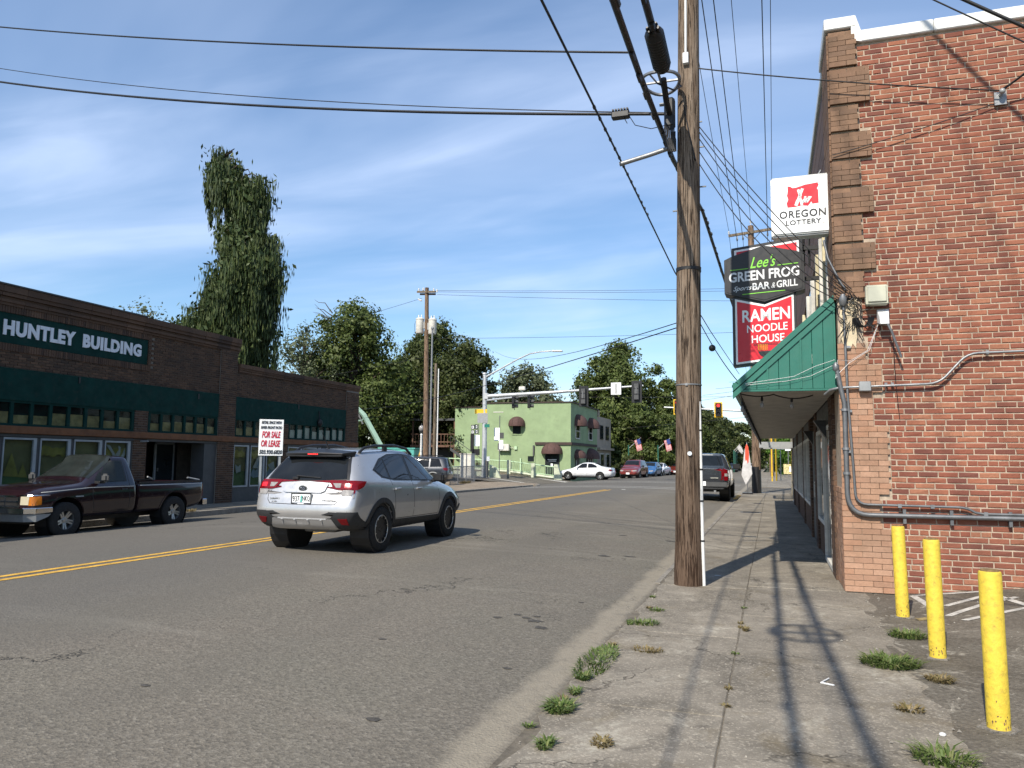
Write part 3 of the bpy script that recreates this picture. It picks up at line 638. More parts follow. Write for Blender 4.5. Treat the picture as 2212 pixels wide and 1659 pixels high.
def seen(c):
    p = Vector(((c[0] + c[1]) / 2, 10.38, c[2]))
    return (0 if p.x < 2.95 and .25 < p.z < 7 else 100) + (p - camv).length - (c[1] - c[0]) * 3
cands.sort(key=seen)
_bm = {}
def brick_mesh(ln, var):
    key = (round(ln, 2), var)
    if key not in _bm:
        q = random.Random(hash(key) & 0xffff); h = BH / 2; l = key[0] / 2; m = MB()
        J = lambda s: q.uniform(-s, s)
        e = .007
        fr = [(-l + e + J(.002), -.008 + J(.003), -h + e + J(.002)), (l - e + J(.002), -.008 + J(.003), -h + e + J(.002)), (l - e + J(.002), -.008 + J(.003), h - e + J(.002)), (-l + e + J(.002), -.008 + J(.003), h - e + J(.002))]
        md = [(-l + J(.002), -.002, -h + J(.002)), (l + J(.002), -.006, -h + J(.002)), (l + J(.002), -.006, h + J(.002)), (-l + J(.002), -.006, h + J(.002))]
        bk = [(x, .012, z) for x, _, z in md]
        m.add(fr + md + bk, [(0, 1, 2, 3)] + [(i + 4, (i + 1) % 4 + 4, (i + 1) % 4, i) for i in range(4)] + [(i + 8, (i + 1) % 4 + 8, (i + 1) % 4 + 4, i + 4) for i in range(4)])
        _bm[key] = m
    return _bm[key]
_bme = {}
def put_brick(a, b, z0, z1, parent, mat, yface=10.394):
    var = br.randrange(4); mb_ = brick_mesh(b - a, var); key = (round(b - a, 2), var, mat)
    if key not in _bme: _bme[key] = mb_.mesh('brick', mat)
    o = link_mesh('brick', _bme[key], parent)
    o.location = Vector(((a + b) / 2, yface + br.uniform(-.002, .003), (z0 + z1) / 2)) - origin(parent)
    o.rotation_euler = (br.uniform(-.01, .01), br.uniform(-.008, .008), br.uniform(-.006, .006))
for c in cands[:300]: put_brick(*c, wallp, 'brick_red')
m = MB()
for c in cands[300:]:
    q = brick_mesh(c[1] - c[0], br.randrange(4))
    m.add(q.v, q.f, Matrix.Translation(((c[0] + c[1]) / 2, 10.394 + br.uniform(-.002, .003), (c[2] + c[3]) / 2)) @ Matrix.Rotation(br.uniform(-.008, .008), 4, 'Y'))
tag(m.build('brickwork', 'brick_red_i', wallp), kind='stuff')
# corner pilaster: tan below, brown rustic blocks above, each on both faces
pil = MB().box(.835, 1.12, 10.378, 11.3, -.1, 7.16).build('corner_pilaster', 'mortar', bb)
mt, mbn = MB(), MB()
def quad_brick(mm, a, b, z0, z1, proud=0.0):
    mm.box(a, b, 10.36 - proud + br.uniform(-.002, .002), 10.39, z0, z1)
for k in range(int(3.05 / PITCH)):
    z0 = .01 + k * PITCH; xr = tooth(z0 + .03) - .008
    x = .822 - (.10 if k % 2 else 0)
    while x < xr - .012:
        a, b = max(.822, x), min(x + .205, xr)
        if b - a > .03: quad_brick(mt, a, b, z0, z0 + .0635)
        x += .2105
    y = 10.362 - (.1 if k % 2 else 0)
    while y < 11.3:
        a, b = max(10.392, y), min(y + .2, 11.3)
        if b - a > .03 and z0 < 1.2: mt.box(.818 + br.uniform(-.002, .002), .838, a, b, z0, z0 + .0635)
        y += .21
mt.build('tan_brickwork', 'brick_tan', pil); tag(pil.children[-1], kind='stuff')
z = 3.62; kb = 0
while z < 7.1:
    ncs = 7 if kb in (9, 8, 7) else 5
    xr = (1.155, 1.29)[kb % 2]
    for c in range(ncs):
        zz = z + c * PITCH
        if zz > 7.1: break
        x = .822 - (.10 if c % 2 else 0)
        while x < xr - .012:
            a, b = max(.822, x), min(x + .205, xr)
            if b - a > .012: quad_brick(mbn, a, b, zz, zz + .0635, .030 if c < ncs - 1 else .0)
            x += .2105
        y = 10.392
        while y < 11.3: mbn.box(.80, .838, y, min(y + .2, 11.3), zz, zz + .0635); y += .21
    z += ncs * PITCH + .018; kb += 1
mbn.build('brown_brickwork', 'brick_brown', pil); tag(pil.children[-1], kind='stuff')
# bare plaster patch where brick was lost
m = MB(); q = random.Random(5); pts = []
for i in range(26):
    t = 2 * pi * i / 26; r = 1 + q.uniform(-.16, .16)
    pts.append((max(-1, min(1, cos(t) * 1.35)) * .095 * r, max(-1, min(1, sin(t) * 1.35)) * .32 * r))
m.prism(pts, .014, plane_M((.955, 10.362, 3.33), (1, 0, 0), (0, 0, 1))); m.build('plaster_patch', 'plaster', pil)
# coping
cp = MB(); cp.box(.775, 1.16, 10.33, 11.5, 7.18, 7.335); cp.build('coping', 'coping', bb, bevel=.012)
cp = MB(); cp.add([(1.10, 10.335, 7.0), (1.22, 10.335, 6.965), (1.22, 10.335, 7.10), (1.155, 10.335, 7.33), (1.10, 10.335, 7.2), (1.10, 10.7, 7.0), (1.22, 10.7, 6.965), (1.22, 10.7, 7.10), (1.155, 10.7, 7.33), (1.10, 10.7, 7.2)],
    [(0, 1, 2, 3, 4), (9, 8, 7, 6, 5), (1, 6, 7, 2), (2, 7, 8, 3), (0, 4, 9, 5), (0, 5, 6, 1), (3, 8, 9, 4)]); cp.build('coping', 'coping', bb)
for x0, x1 in ((1.205, 2.05), (2.055, 3.9), (3.905, 9.5)): MB().box(x0, x1, 10.338, 10.74, 6.965, 7.125).build('coping', 'coping', bb, bevel=.012)
MB().box(.80, .95, 11.5, 31.5, 7.10, 7.22).build('coping', 'coping', bb, bevel=.01)
# street front, upper storey: brown boards over brick, cream window trims
ft = MB().box(.87, .95, 11.3, 31.5, 3.4, 7.1).build('front_wall', 'brick_dark', bb)
for i in range(11):
    z = 5.15 + i * .175
    MB().box(.835 - .0015 * (i % 2), .868, 11.31, 31.4, z, z + .165).build('siding_board', 'deckwood', ft)
for y, w in ((11.42, .12), (12.1, .10), (12.9, .14), (13.9, .12), (15.6, .12), (17.4, .12), (19.6, .12), (22, .12), (25, .12)):
    MB().box(.79, .869, y, y + w, 3.55, 5.12).build('window_trim', 'cream' if int(y * 10) % 3 else 'offwhite', ft, bevel=.008)
for y0, y1 in ((11.56, 12.08), (13.06, 13.88), (15.74, 17.38), (19.74, 21.98)):
    MB().box(.845, .866, y0, y1, 3.6, 5.1).build('window_pane', 'window', ft)
# street front, ground floor
gf = MB().box(.90, .95, 10.72, 31.5, 0, 3.4).build('shop_wall', 'trimgrey', bb)
def pier(y0, y1):
    m = MB()
    for k in range(int(2.5 / PITCH)):
        y = y0 - (.1 if k % 2 else 0)
        while y < y1 - .03:
            a, b = max(y0, y), min(y + .2, y1)
            if b - a > .02: m.box(.79 + br.uniform(-.002, .002), .87, a, b, .01 + k * PITCH, .01 + k * PITCH + .062)
            y += .21
    o = MB().box(.803, .899, y0 + .004, y1 - .004, 0, 2.5).build('pier', 'mortar_dark', gf)
    tag(m.build('brickwork', 'brick_dark', o), kind='stuff')
for y0, y1 in ((11.30, 11.95), (15.3, 15.95), (17.6, 18.1), (21.4, 21.9), (26.2, 26.8), (30.8, 31.5)): pier(y0, y1)
def shop_window(y0, y1, zb=.62, zt=2.12, x=.845):
    m = MB().box(x - .02, x + .05, y0, y1, 0.01, zb).build('bulkhead', 'brick_dark', gf)
    f = MB(); w = .07
    f.box(x - .05, x + .02, y0, y1, zb + .001, zb + w); f.box(x - .05, x + .02, y0, y1, zt - w, zt)
    n = max(1, int((y1 - y0) / 1.3)); 
    for i in range(n + 1):
        y = y0 + (y1 - y0 - w) * i / n; f.box(x - .053, x + .02, y, y + w, zb + w + .001, zt - w - .001)
    fo = f.build('window_frame', 'offwhite', gf)
    MB().box(x - .015, x, y0 + .02, y1 - .02, zb + .02, zt - .02).build('pane', 'window', gf)
    MB().box(x - .03, x + .05, y0, y1, zt + .002, 2.48).build('transom', 'trimgrey', gf)
shop_window(11.97, 13.5, .02); shop_window(13.52, 15.28, .55); shop_window(18.12, 21.38); shop_window(21.92, 26.18); shop_window(26.82, 30.78)
dr = MB().box(.83, .86, 16.05, 17.5, .02, 2.2).build('door', 'trimgrey', gf); MB().tube([(.79, 16.2, .9), (.79, 16.2, 1.2)], .012, 6).build('handle', 'steel', gf)

# green awning along the street front
aw = thing('awning', 'green ribbed metal awning over the pavement on the red brick building', 'awning', (.82, 10.5, 2.5))
Y0, Y1 = 10.5, 31.2; xo, xi, zo, zi = -.43, .80, 2.56, 3.66
sl = lambda x: zo + (x - xo) / (xi - xo) * (zi - zo)
xs = [xo + (xi - xo) * i / 9 for i in range(10)]
for i, (a, b) in enumerate(zip(xs, xs[1:])):
    yy = Y0 + (.0 if i % 2 else .003)
    g_ = .0022
    MB().add([(a + g_, yy, 2.505), (b - g_, yy, 2.505), (b - g_, yy, sl(b) - .03), (a + g_, yy, sl(a) - .03), (a + g_, yy + .04, 2.505), (b - g_, yy + .04, 2.505), (b - g_, yy + .04, sl(b) - .03), (a + g_, yy + .04, sl(a) - .03)],
             [(0, 1, 2, 3), (7, 6, 5, 4), (0, 4, 5, 1), (1, 5, 6, 2), (2, 6, 7, 3), (3, 7, 4, 0)]).build('gable_panel', 'green_metal', aw, bevel=.003)
    if i % 3 == 2: MB().box(b - .011, b + .011, Y0 - .014, Y0 + .01, 2.51, sl(b) - .05).build('rib', 'green_metal', aw)
for off, dep, nm in ((0, -.035, 'rake_trim'), (-.10, -.02, 'rake_trim')):
    MB().add([(xo - .03, Y0 + dep, sl(xo - .03) + off - .05), (xi + .02, Y0 + dep, sl(xi + .02) + off - .05), (xi + .02, Y0 + dep, sl(xi + .02) + off + .03), (xo - .03, Y0 + dep, sl(xo - .03) + off + .03),
          (xo - .03, Y0 + .02, sl(xo - .03) + off - .05), (xi + .02, Y0 + .02, sl(xi + .02) + off - .05), (xi + .02, Y0 + .02, sl(xi + .02) + off + .03), (xo - .03, Y0 + .02, sl(xo - .03) + off + .03)],
         [(0, 1, 2, 3), (7, 6, 5, 4), (0, 4, 5, 1), (1, 5, 6, 2), (2, 6, 7, 3), (3, 7, 4, 0)]).build(nm, 'green_metal', aw)
MB().add([(xo - .04, Y0 - .03, sl(xo - .04) + .04), (xi, Y0 - .03, sl(xi) + .04), (xi, Y1, sl(xi) + .04), (xo - .04, Y1, sl(xo - .04) + .04),
          (xo - .04, Y0 - .03, sl(xo - .04) + .02), (xi, Y0 - .03, sl(xi) + .02), (xi, Y1, sl(xi) + .02), (xo - .04, Y1, sl(xo - .04) + .02)], [(0, 1, 2, 3), (7, 6, 5, 4), (0, 4, 5, 1), (3, 2, 6, 7), (0, 3, 7, 4)]).build('roof_sheet', 'green_metal', aw)
MB().box(xo - .03, xo + .02, Y0, Y1, 2.47, 2.60).build('fascia', 'green_metal', aw)
MB().box(xo - .01, xi, Y0 - .01, Y0 + .05, 2.478, 2.503).build('bottom_trim', 'green_metal', aw)
for i in range(9):
    a = Y0 + .06 + i * 2.29
    MB().box(xo + .021, xi, a, a + 2.284, 2.485, 2.50).build('soffit_panel', 'soffit', aw)
MB().box(xo + .02, xo + .10, Y1 - .03, Y1, 2.40, 2.48).build('end_bracket', 'trimgrey', aw)
sl_ = thing('string_lights', 'black cord of bare bulbs strung along the underside of the green awning', 'string lights', (-.36, 10.8, 2.45))
pts = []; bulbs = []
for i in range(26):
    y = 10.62 + i * .8
    pts += [(-.37, y, 2.465), (-.36, y + .2, 2.41), (-.36, y + .4, 2.39), (-.36, y + .6, 2.415)]; bulbs.append((-.36, y + .4, 2.39))
bulbs += [(-.1, 10.9, 2.44), (.28, 11.0, 2.43)]
MB().tube(pts, .009, 5).build('cord', 'black', sl_, smooth=True)
MB().tube(sag((-.37, 10.66, 2.465), (.05, 10.85, 2.465), .03, 8) + sag((.05, 10.85, 2.465), (.55, 11.0, 2.46), .05, 8), .009, 5).build('cord', 'black', sl_, smooth=True)
for b in bulbs:
    MB().lathe([(.012, 0), (.018, -.02), (.018, -.055), (.008, -.06)], 8, Matrix.Translation(b)).build('socket', 'black', sl_, smooth=True)
    MB().lathe([(.008, -.06), (.022, -.09), (.026, -.115), (.018, -.14), (.002, -.15)], 8, Matrix.Translation(b)).build('bulb', 'clearlamp', sl_, smooth=True)
for y, lab in ((12.6, 'nearer'), (16.6, 'farther')):
    l = thing('wall_lamp', 'wedge shaped black wall lamp under the green awning, the %s of two' % lab, 'wall lamp', (.79, y, 2.05))
    MB().add([(.80, y - .1, 2.2), (.80, y + .1, 2.2), (.80, y + .1, 1.92), (.80, y - .1, 1.92), (.62, y - .1, 2.2), (.62, y + .1, 2.2)], [(0, 1, 2, 3), (0, 4, 5, 1), (4, 3, 2, 5), (0, 3, 4), (1, 5, 2)]).build('housing', 'blackm', l)
    MB().box(.66, .79, y - .08, y + .08, 2.13, 2.14).build('lens', 'clearlamp', l)

# cream building beyond, with flat canopy and white downspout
cb_ = thing('cream_building', 'low cream painted brick building beyond the green awning', 'building', (.9, 31.6, 0))
MB().box(.98, 9, 31.6, 42.0, 0, 3.6).build('wall', 'mortar', cb_)
m = MB()
for k in range(50):
    y = 31.6 - (.1 if k % 2 else 0)
    while y < 42: m.box(.955, .985, max(31.6, y), min(y + .195, 42), .01 + k * PITCH, .07 + k * PITCH); y += .205
tag(m.build('brickwork', 'brick_cream', cb_), kind='stuff')
MB().box(.90, 1.0, 36.2, 37.6, 0, 2.3).build('door', 'trimgrey', cb_); MB().box(.93, 1.0, 38.2, 41, .7, 2.2).build('window', 'window', cb_)
MB().tube([(.88, 32.2, 3.2), (.88, 32.2, .15), (.80, 32.2, .06)], .05, 8).build('downspout', 'offwhite', cb_, smooth=True)
cn = thing('canopy', 'flat grey timber canopy over the pavement past the green awning', 'canopy', (.9, 33, 2.2))
MB().box(-.46, .92, 33.5, 33.62, 2.18, 2.42).build('beam', 'box_grey', cn); MB().box(-.46, .92, 36.6, 36.7, 2.18, 2.42).build('beam', 'box_grey', cn)
for x in (-.45, .84): MB().box(x, x + .08, 33.62, 36.6, 2.2, 2.4).build('side_beam', 'box_grey', cn)
for i in range(6): MB().box(-.36, .83, 33.8 + i * .45, 33.86 + i * .45, 2.25, 2.38).build('rafter', 'box_grey', cn)

# ================================================================== BRICK SHOP BLOCK (left)
HX = -17.0
hb = thing('shop_building', 'long single storey dark brick shop building with green bands and painted name', 'building', (HX, 17, 0))
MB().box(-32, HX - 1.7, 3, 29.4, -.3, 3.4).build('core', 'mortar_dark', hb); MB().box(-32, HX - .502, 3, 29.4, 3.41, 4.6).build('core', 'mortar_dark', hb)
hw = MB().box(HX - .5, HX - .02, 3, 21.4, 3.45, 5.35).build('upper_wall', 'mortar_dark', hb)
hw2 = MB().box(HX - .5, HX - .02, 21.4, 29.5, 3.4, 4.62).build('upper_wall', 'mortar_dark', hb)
hbr = []
def hbricks(y0, y1, z0, z1, x=HX, hole=None):
    k = 0; z = z0
    while z + BH <= z1 + .01:
        y = y0 - (.106 if k % 2 else 0)
        while y < y1 - .03:
            a, b = max(y0, y), min(y + .2, y1)
            if b - a > .03 and not (hole and a < hole[1] and b > hole[0] and z + BH > hole[2] and z < hole[3]): hbr.append((a, b, z, z + BH, x))
            y += .2125
        z += PITCH; k += 1
hole = (7.5, 17.62, 4.08, 4.99)
hbricks(3, 20.6, 3.62, 5.06, hole=hole); hbricks(21.4, 28.5, 3.60, 4.42)
for a, b in ((20.6, 21.4),): hbricks(a, b, .02, 5.06, HX + .06)
hbricks(28.5, 29.5, .02, 4.42, HX + .06); hbricks(17.15, 17.63, .02, 2.85, HX + .03); hbricks(24.1, 24.45, .02, 2.83, HX + .03)
hbr.sort(key=lambda c: (0 if c[1] > 12.2 else 50) + abs(c[0]) + (4 if c[3] < 3 else 0))
_hm = {}
def hbrick_box(ln, v):
    k = (round(ln, 2), v)
    if k not in _hm:
        q = random.Random(hash(k) & 0xfff); _hm[k] = MB().box(-.02, .006 + q.uniform(-.003, .004), -k[0] / 2, k[0] / 2, -BH / 2, BH / 2).mesh('brick', 'brick_dark_o')
    return _hm[k]
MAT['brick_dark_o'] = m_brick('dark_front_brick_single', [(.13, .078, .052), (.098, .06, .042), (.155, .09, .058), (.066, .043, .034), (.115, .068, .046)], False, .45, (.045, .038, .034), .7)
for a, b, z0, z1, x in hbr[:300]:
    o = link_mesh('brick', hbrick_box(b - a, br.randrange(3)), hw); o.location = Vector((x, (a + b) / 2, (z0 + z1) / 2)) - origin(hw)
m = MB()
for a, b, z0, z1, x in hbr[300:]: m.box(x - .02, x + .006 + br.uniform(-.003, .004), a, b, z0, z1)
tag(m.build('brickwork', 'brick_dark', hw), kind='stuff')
for y0, y1, x in ((20.6, 21.4, HX + .058), (28.5, 29.5, HX + .058)): MB().box(HX - .4, x - .012, y0 + .003, y1 - .003, 0, 5.06 if y0 < 25 else 4.42).build('pier', 'mortar_dark', hb)
for y0, y1 in ((17.15, 17.63), (24.1, 24.45)): MB().box(HX - .4, HX + .018, y0 + .003, y1 - .003, 0, 2.85).build('pier', 'mortar_dark', hb)
# soldier courses round the name panel
for z0, z1 in ((4.0, 4.17), (4.90, 5.06)):
    m = MB(); y = 7.5
    while y < 17.6: m.box(HX - .02, HX + .03 + br.uniform(-.004, .004), y, y + .058, z0, z1); y += .068
    tag(m.build('soldier_course', 'brick_dark', hw), kind='stuff')
m = MB(); z = 4.18
while z < 4.88: m.box(HX - .02, HX + .03, 17.51, 17.62, z, z + .058); z += .068
tag(m.build('soldier_course', 'brick_dark', hw), kind='stuff')
sp_ = MB().box(HX - .03, HX + .005, 7.6, 17.5, 4.18, 4.89).build('name_panel', 'green_dark', hw)
TM = plane_M((HX + .006, 0, 0), (0, 1, 0), (0, 0, 1))
for w_ in (('HUNTLEY', 13.07, 4.36, 1.98, .37), ('BUILDING', 15.28, 4.37, 1.97, .36)): m = MB(); text(m, w_[0], TM, *w_[1:], .02, .052, 0, 1.1); m.build('lettering', 'letters', sp_)
# corbelled cornice
for z0, z1, px in ((5.06, 5.13, .05), (5.13, 5.20, .09), (5.20, 5.27, .05), (5.27, 5.36, .11), (5.36, 5.52, .14)):
    m = MB(); y = 3.
    while y < 21.5: m.box(HX - .5, HX + px + br.uniform(-.006, .006), y, min(21.5, y + .62) - .008, z0, z1 - .004 + br.uniform(-.004, .004)); y += .62
    tag(m.build('cornice_course', 'brick_dark', hw), kind='stuff')
MB().box(HX - .5, HX + .17, 3, 17.3, 5.52, 5.555).build('roof_edge', 'trimgrey', hb)
for z0, z1, px in ((4.42, 4.50, .05), (4.50, 4.56, .08), (4.56, 4.70, .11)):
    m = MB(); y = 21.52
    while y < 29.5: m.box(HX - .5, HX + px + br.uniform(-.006, .006), y, min(29.56, y + .62) - .008, z0, z1 - .004); y += .62
    tag(m.build('cornice_course', 'brick_dark', hw2), kind='stuff')
MB().box(HX - .04, HX + .012, 20.9, 21.2, 5.0, 5.1).build('vent', 'blackm', hb)
# green band, transom lights, beam
for y0, y1, z0, z1 in ((3, 20.59, 2.84, 3.60), (21.41, 28.49, 2.80, 3.58)): MB().box(HX - .06, HX + .04, y0, y1, z0, z1).build('green_band', 'green_dark', hb, bevel=.006)
for y, z in ((15.2, 3.42), (19.6, 3.36), (25.0, 3.4)): MB().box(HX + .041, HX + .06, y, y + .05, z, z + .16).build('band_bracket', 'blackm', hb)
MB().box(HX - .08, HX + .10, 3, 29.5, 2.06, 2.24).build('beam', 'rust_beam', hb, bevel=.01)
MB().box(HX - .08, HX + .03, 3, 29.5, 1.985, 2.055).build('head_rail', 'trimgrey', hb)
WARM_REFLECT = mk('warm_reflection_sheet', (.62, .47, .22), .9, var=.5, scale=4); WHITE_REFLECT = mk('white_reflection_sheet', (.92, .88, .80), .9, var=.2, scale=3)  # pale sheets whose colour stands in for sunlit fronts reflected in the panes
def transom(y0, y1, n, mat, skip=()):
    f = MB(); w = .085; f.box(HX - .05, HX + .02, y0, y1, 2.245, 2.30); f.box(HX - .05, HX + .02, y0, y1, 2.79, 2.838)
    for i in range(n + 1):
        y = y0 + (y1 - y0 - w) * i / n; f.box(HX - .052, HX + .024, y, y + w, 2.301, 2.789)
    fo = f.build('transom_frame', 'green_dark', hb)
    for i in range(n):
        a = y0 + (y1 - y0 - w) * i / n + w; b = y0 + (y1 - y0 - w) * (i + 1) / n
        MB().box(HX - .03 + br.uniform(-.003, .003), HX - .022, a - .01, b + .01, 2.295, 2.795).build('transom_pane', 'window_t', fo)
        MB().box(HX - .05, HX - .042, a, b, 2.3, 2.3 + (.30 if mat is WARM_REFLECT else .42) * br.uniform(.6, 1.1)).build('reflection_sheet', mat, fo)  # sheet behind the glass, coloured to imitate a bright reflection
def m_shopglass():
    t = NT('old_shop_glass'); t.color((.02, .025, .028)); t.set(.03, spec=.5, ior=1.5)
    t.bump(t.noise(1.6, 2, .5), .25, .05)
    tr = t.n('ShaderNodeBsdfTransparent'); tr.inputs[0].default_value = (.82, .86, .84, 1)
    mx = t.n('ShaderNodeMixShader'); mx.inputs[0].default_value = .86; t.L.new(t.b.outputs[0], mx.inputs[1]); t.L.new(tr.outputs[0], mx.inputs[2])
    t.L.new(mx.outputs[0], t.N['Material Output'].inputs['Surface']); return t.m
MAT['window_t'] = m_shopglass(); MAT['cabglass'] = m_glass('cab_glass', (.014, .017, .016), .03, .28)
transom(7.4, 12.3, 9, WARM_REFLECT); transom(12.35, 17.13, 9, WARM_REFLECT); transom(17.65, 20.58, 6, WARM_REFLECT); transom(21.42, 24.08, 5, WARM_REFLECT); transom(24.47, 28.48, 8, WHITE_REFLECT)
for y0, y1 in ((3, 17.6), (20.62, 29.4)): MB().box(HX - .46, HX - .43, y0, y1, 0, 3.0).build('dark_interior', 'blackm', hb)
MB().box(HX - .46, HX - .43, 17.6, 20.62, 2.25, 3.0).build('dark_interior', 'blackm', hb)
# shop windows with torn paper scenery inside
PAPER = dict(ol=mk('olive_paper', (.46, .39, .10), .9, var=.3, scale=3), kh=mk('khaki_paper', (.34, .30, .14), .9, var=.25, scale=2), gr=mk('green_paper', (.15, .25, .10), .9, var=.3, scale=2), bl=mk('pale_blue_paper', (.35, .42, .52), .9, var=.15, scale=3), wh=mk('white_paper', (.62, .62, .62), .9, var=.1, scale=4))
def blob_poly(x0, x1, y0, y1, n, q, amp):
    top = [(x0 + (x1 - x0) * i / n, y1 + q.uniform(-amp, amp)) for i in range(n + 1)]
    bot = [(x0 + (x1 - x0) * i / n, y0 + q.uniform(-amp, amp)) for i in range(n + 1)]
    return bot + top[::-1]
def shopfront(y0, y1, n, zb=.56, zt=1.97):
    q = random.Random(int(y0 * 10)); st = (y1 - y0) / n
    MB().box(HX - .12, HX - .01, y0, y1, 0, zb).build('bulkhead', 'trimgrey', hb)
    for i in range(n):
        a, b = y0 + i * st + .04, y0 + (i + 1) * st - .06
        w = .05; f = MB(); f.box(HX - .05, HX + .012, a, b, zb, zb + w); f.box(HX - .05, HX + .012, a, b, zt - w, zt); f.box(HX - .05, HX + .015, a, a + w * .6, zb + w, zt - w); f.box(HX - .05, HX + .015, b - w * 1.7, b, zb + w, zt - w)
        fo = f.build('window', 'grey_frame', hb)
        MB().box(HX - .05, HX - .006, b, y0 + (i + 1) * st + .04, zb, zt).build('mullion', 'trimgrey', hb)
        MB().box(HX - .03, HX - .022, a + .02, b - .04, zb + .02, zt - .02).build('pane', 'window_t', fo)
        def sheet_(poly, mat, dx): MB().prism(poly, .004, plane_M((HX - .06 - dx, 0, 0), (0, 1, 0), (0, 0, 1))).build('paper_cutout', PAPER[mat], fo)
        sheet_([(a, zb), (b, zb), (b, zt), (a, zt)], 'kh', .06)
        sheet_(blob_poly(a, b, zb, zb + q.uniform(.4, .62), 9, q, .02), 'gr', .03)
        if i % 2 or q.random() < .5: sheet_(blob_poly(a + .03, b - .08, zt - .42, zt - .2, 10, q, .05), 'ol', .015)
        else: sheet_([(a + .1, zb + .5), (a + .3, zb + 1.05), (a + .5, zb + .5), (a + .6, zb + .8), (a + .75, zb + .45)], 'ol', .015)
        if q.random() < .35: sheet_([(a + .1, .95), (a + .3, 1.2), (a + .38, 1.08), (a + .6, 1.25), (a + .7, .9), (a + .3, .85)], 'bl', .01)
    return fo
shopfront(7.5, 13.25, 5); f4 = shopfront(13.25, 17.13, 4); shopfront(21.42, 24.08, 3); shopfront(24.47, 28.48, 4)
# white branch in the last pane and torn white pieces
m = MB(); PM = plane_M((HX - .045, 0, 0), (0, 1, 0), (0, 0, 1))
for p in ([(16.28, 1.86), (16.42, 1.84), (16.62, 1.58), (16.70, 1.40), (16.58, 1.40), (16.50, 1.62)], [(16.62, 1.6), (16.72, 1.72), (16.70, 1.84), (16.78, 1.80), (16.78, 1.62), (16.70, 1.48)], [(16.7, 1.45), (16.86, 1.62), (16.92, 1.78), (16.95, 1.6), (16.84, 1.42)]): m.prism(p, .004, PM)
m.build('paper_cutout', PAPER['wh'], f4)
m = MB()
for p in ([(21.62, 1.32), (21.78, 1.24), (21.9, 1.3), (21.92, 1.08), (21.7, 1.02)], [(22.55, 1.2), (22.95, 1.75), (23.05, 1.5), (23.1, 1.3), (22.8, 1.18)], [(23.4, 1.3), (23.75, 1.42), (23.8, 1.15), (23.6, 1.1)]): m.prism(p, .004, PM)
m.build('paper_cutout', PAPER['wh'], hb)
m = MB().prism([(22.75, 1.22), (23.0, 1.7), (23.08, 1.3)], .004, plane_M((HX - .041, 0, 0), (0, 1, 0), (0, 0, 1))); m.build('paper_cutout', PAPER['bl'], hb)
# recessed doorway
MB().box(HX - 1.6, HX - 1.55, 17.63, 20.6, 0, 2.0).build('entry_wall', 'blackm', hb); MB().box(HX - .5, HX, 20.05, 20.59, .0, 1.98).build('entry_side', 'trimgrey', hb)
dd = MB(); dd.box(HX - 1.2, HX - 1.15, 19.22, 19.28, 0, 1.98); dd.box(HX - 1.2, HX - 1.15, 20.0, 20.05, 0, 1.98); dd.box(HX - 1.2, HX - 1.15, 19.22, 20.05, 1.94, 1.99)
do = dd.build('door', 'grey_frame', hb); MB().box(HX - 1.19, HX - 1.16, 19.29, 19.99, .1, 1.93).build('pane', 'window', do); MB().box(HX - 1.14, HX - 1.12, 19.32, 19.36, 1.1, 1.2).build('handle', 'steel', do)
MB().tube([(HX + .02, 17.4, 1.98), (HX + .3, 17.4, 1.98)], .02, 6).build('bracket', 'grey_frame', hb)
hl = thing('wall_lantern', 'black hanging lantern on the green band left of the drainpipe', 'lantern', (HX + .08, 26.4, 3.0))
MB().tube([(HX + .06, 26.4, 3.4), (HX + .12, 26.4, 3.05)], .02, 6).build('arm', 'blackm', hl); MB().lathe([(.02, .12), (.09, .06), (.10, -.06), (.07, -.16), (.02, -.2)], 8, Matrix.Translation((HX + .12, 26.4, 2.98))).build('shade', 'blackm', hl)

# sale board on two posts
sb = thing('sale_sign', 'white sale or lease board on two grey posts before the dark shops', 'sign', (-15.5, 21.4, 0), R(40))
SM = plane_M((-.38, -.02, 0), (1, 0, 0), (0, 0, 1))
MB().box(-.38, .38, -.015, .01, 1.62, 2.80).build('board', 'signwhite', sb, local=True, bevel=.004)
for x in (-.33, .26): MB().box(x, x + .07, .012, .08, -.1, 2.75).build('post', 'grey_frame', sb, local=True)
for w_ in (('RETAIL SPACE WITH', .07, 2.655, .62, .095, 'ink'), ('RIVER FRONT PATIO', .05, 2.49, .66, .095, 'ink'), ('503.930.6820', .02, 1.67, .72, .14, 'ink'), ('FOR SALE', .09, 2.20, .58, .215, 'redink'), ('OR LEASE', .07, 1.91, .60, .215, 'redink')):
    m = MB(); text(m, w_[0], SM, *w_[1:5], .006, .030, .2); m.build('lettering', w_[5], sb, local=True)

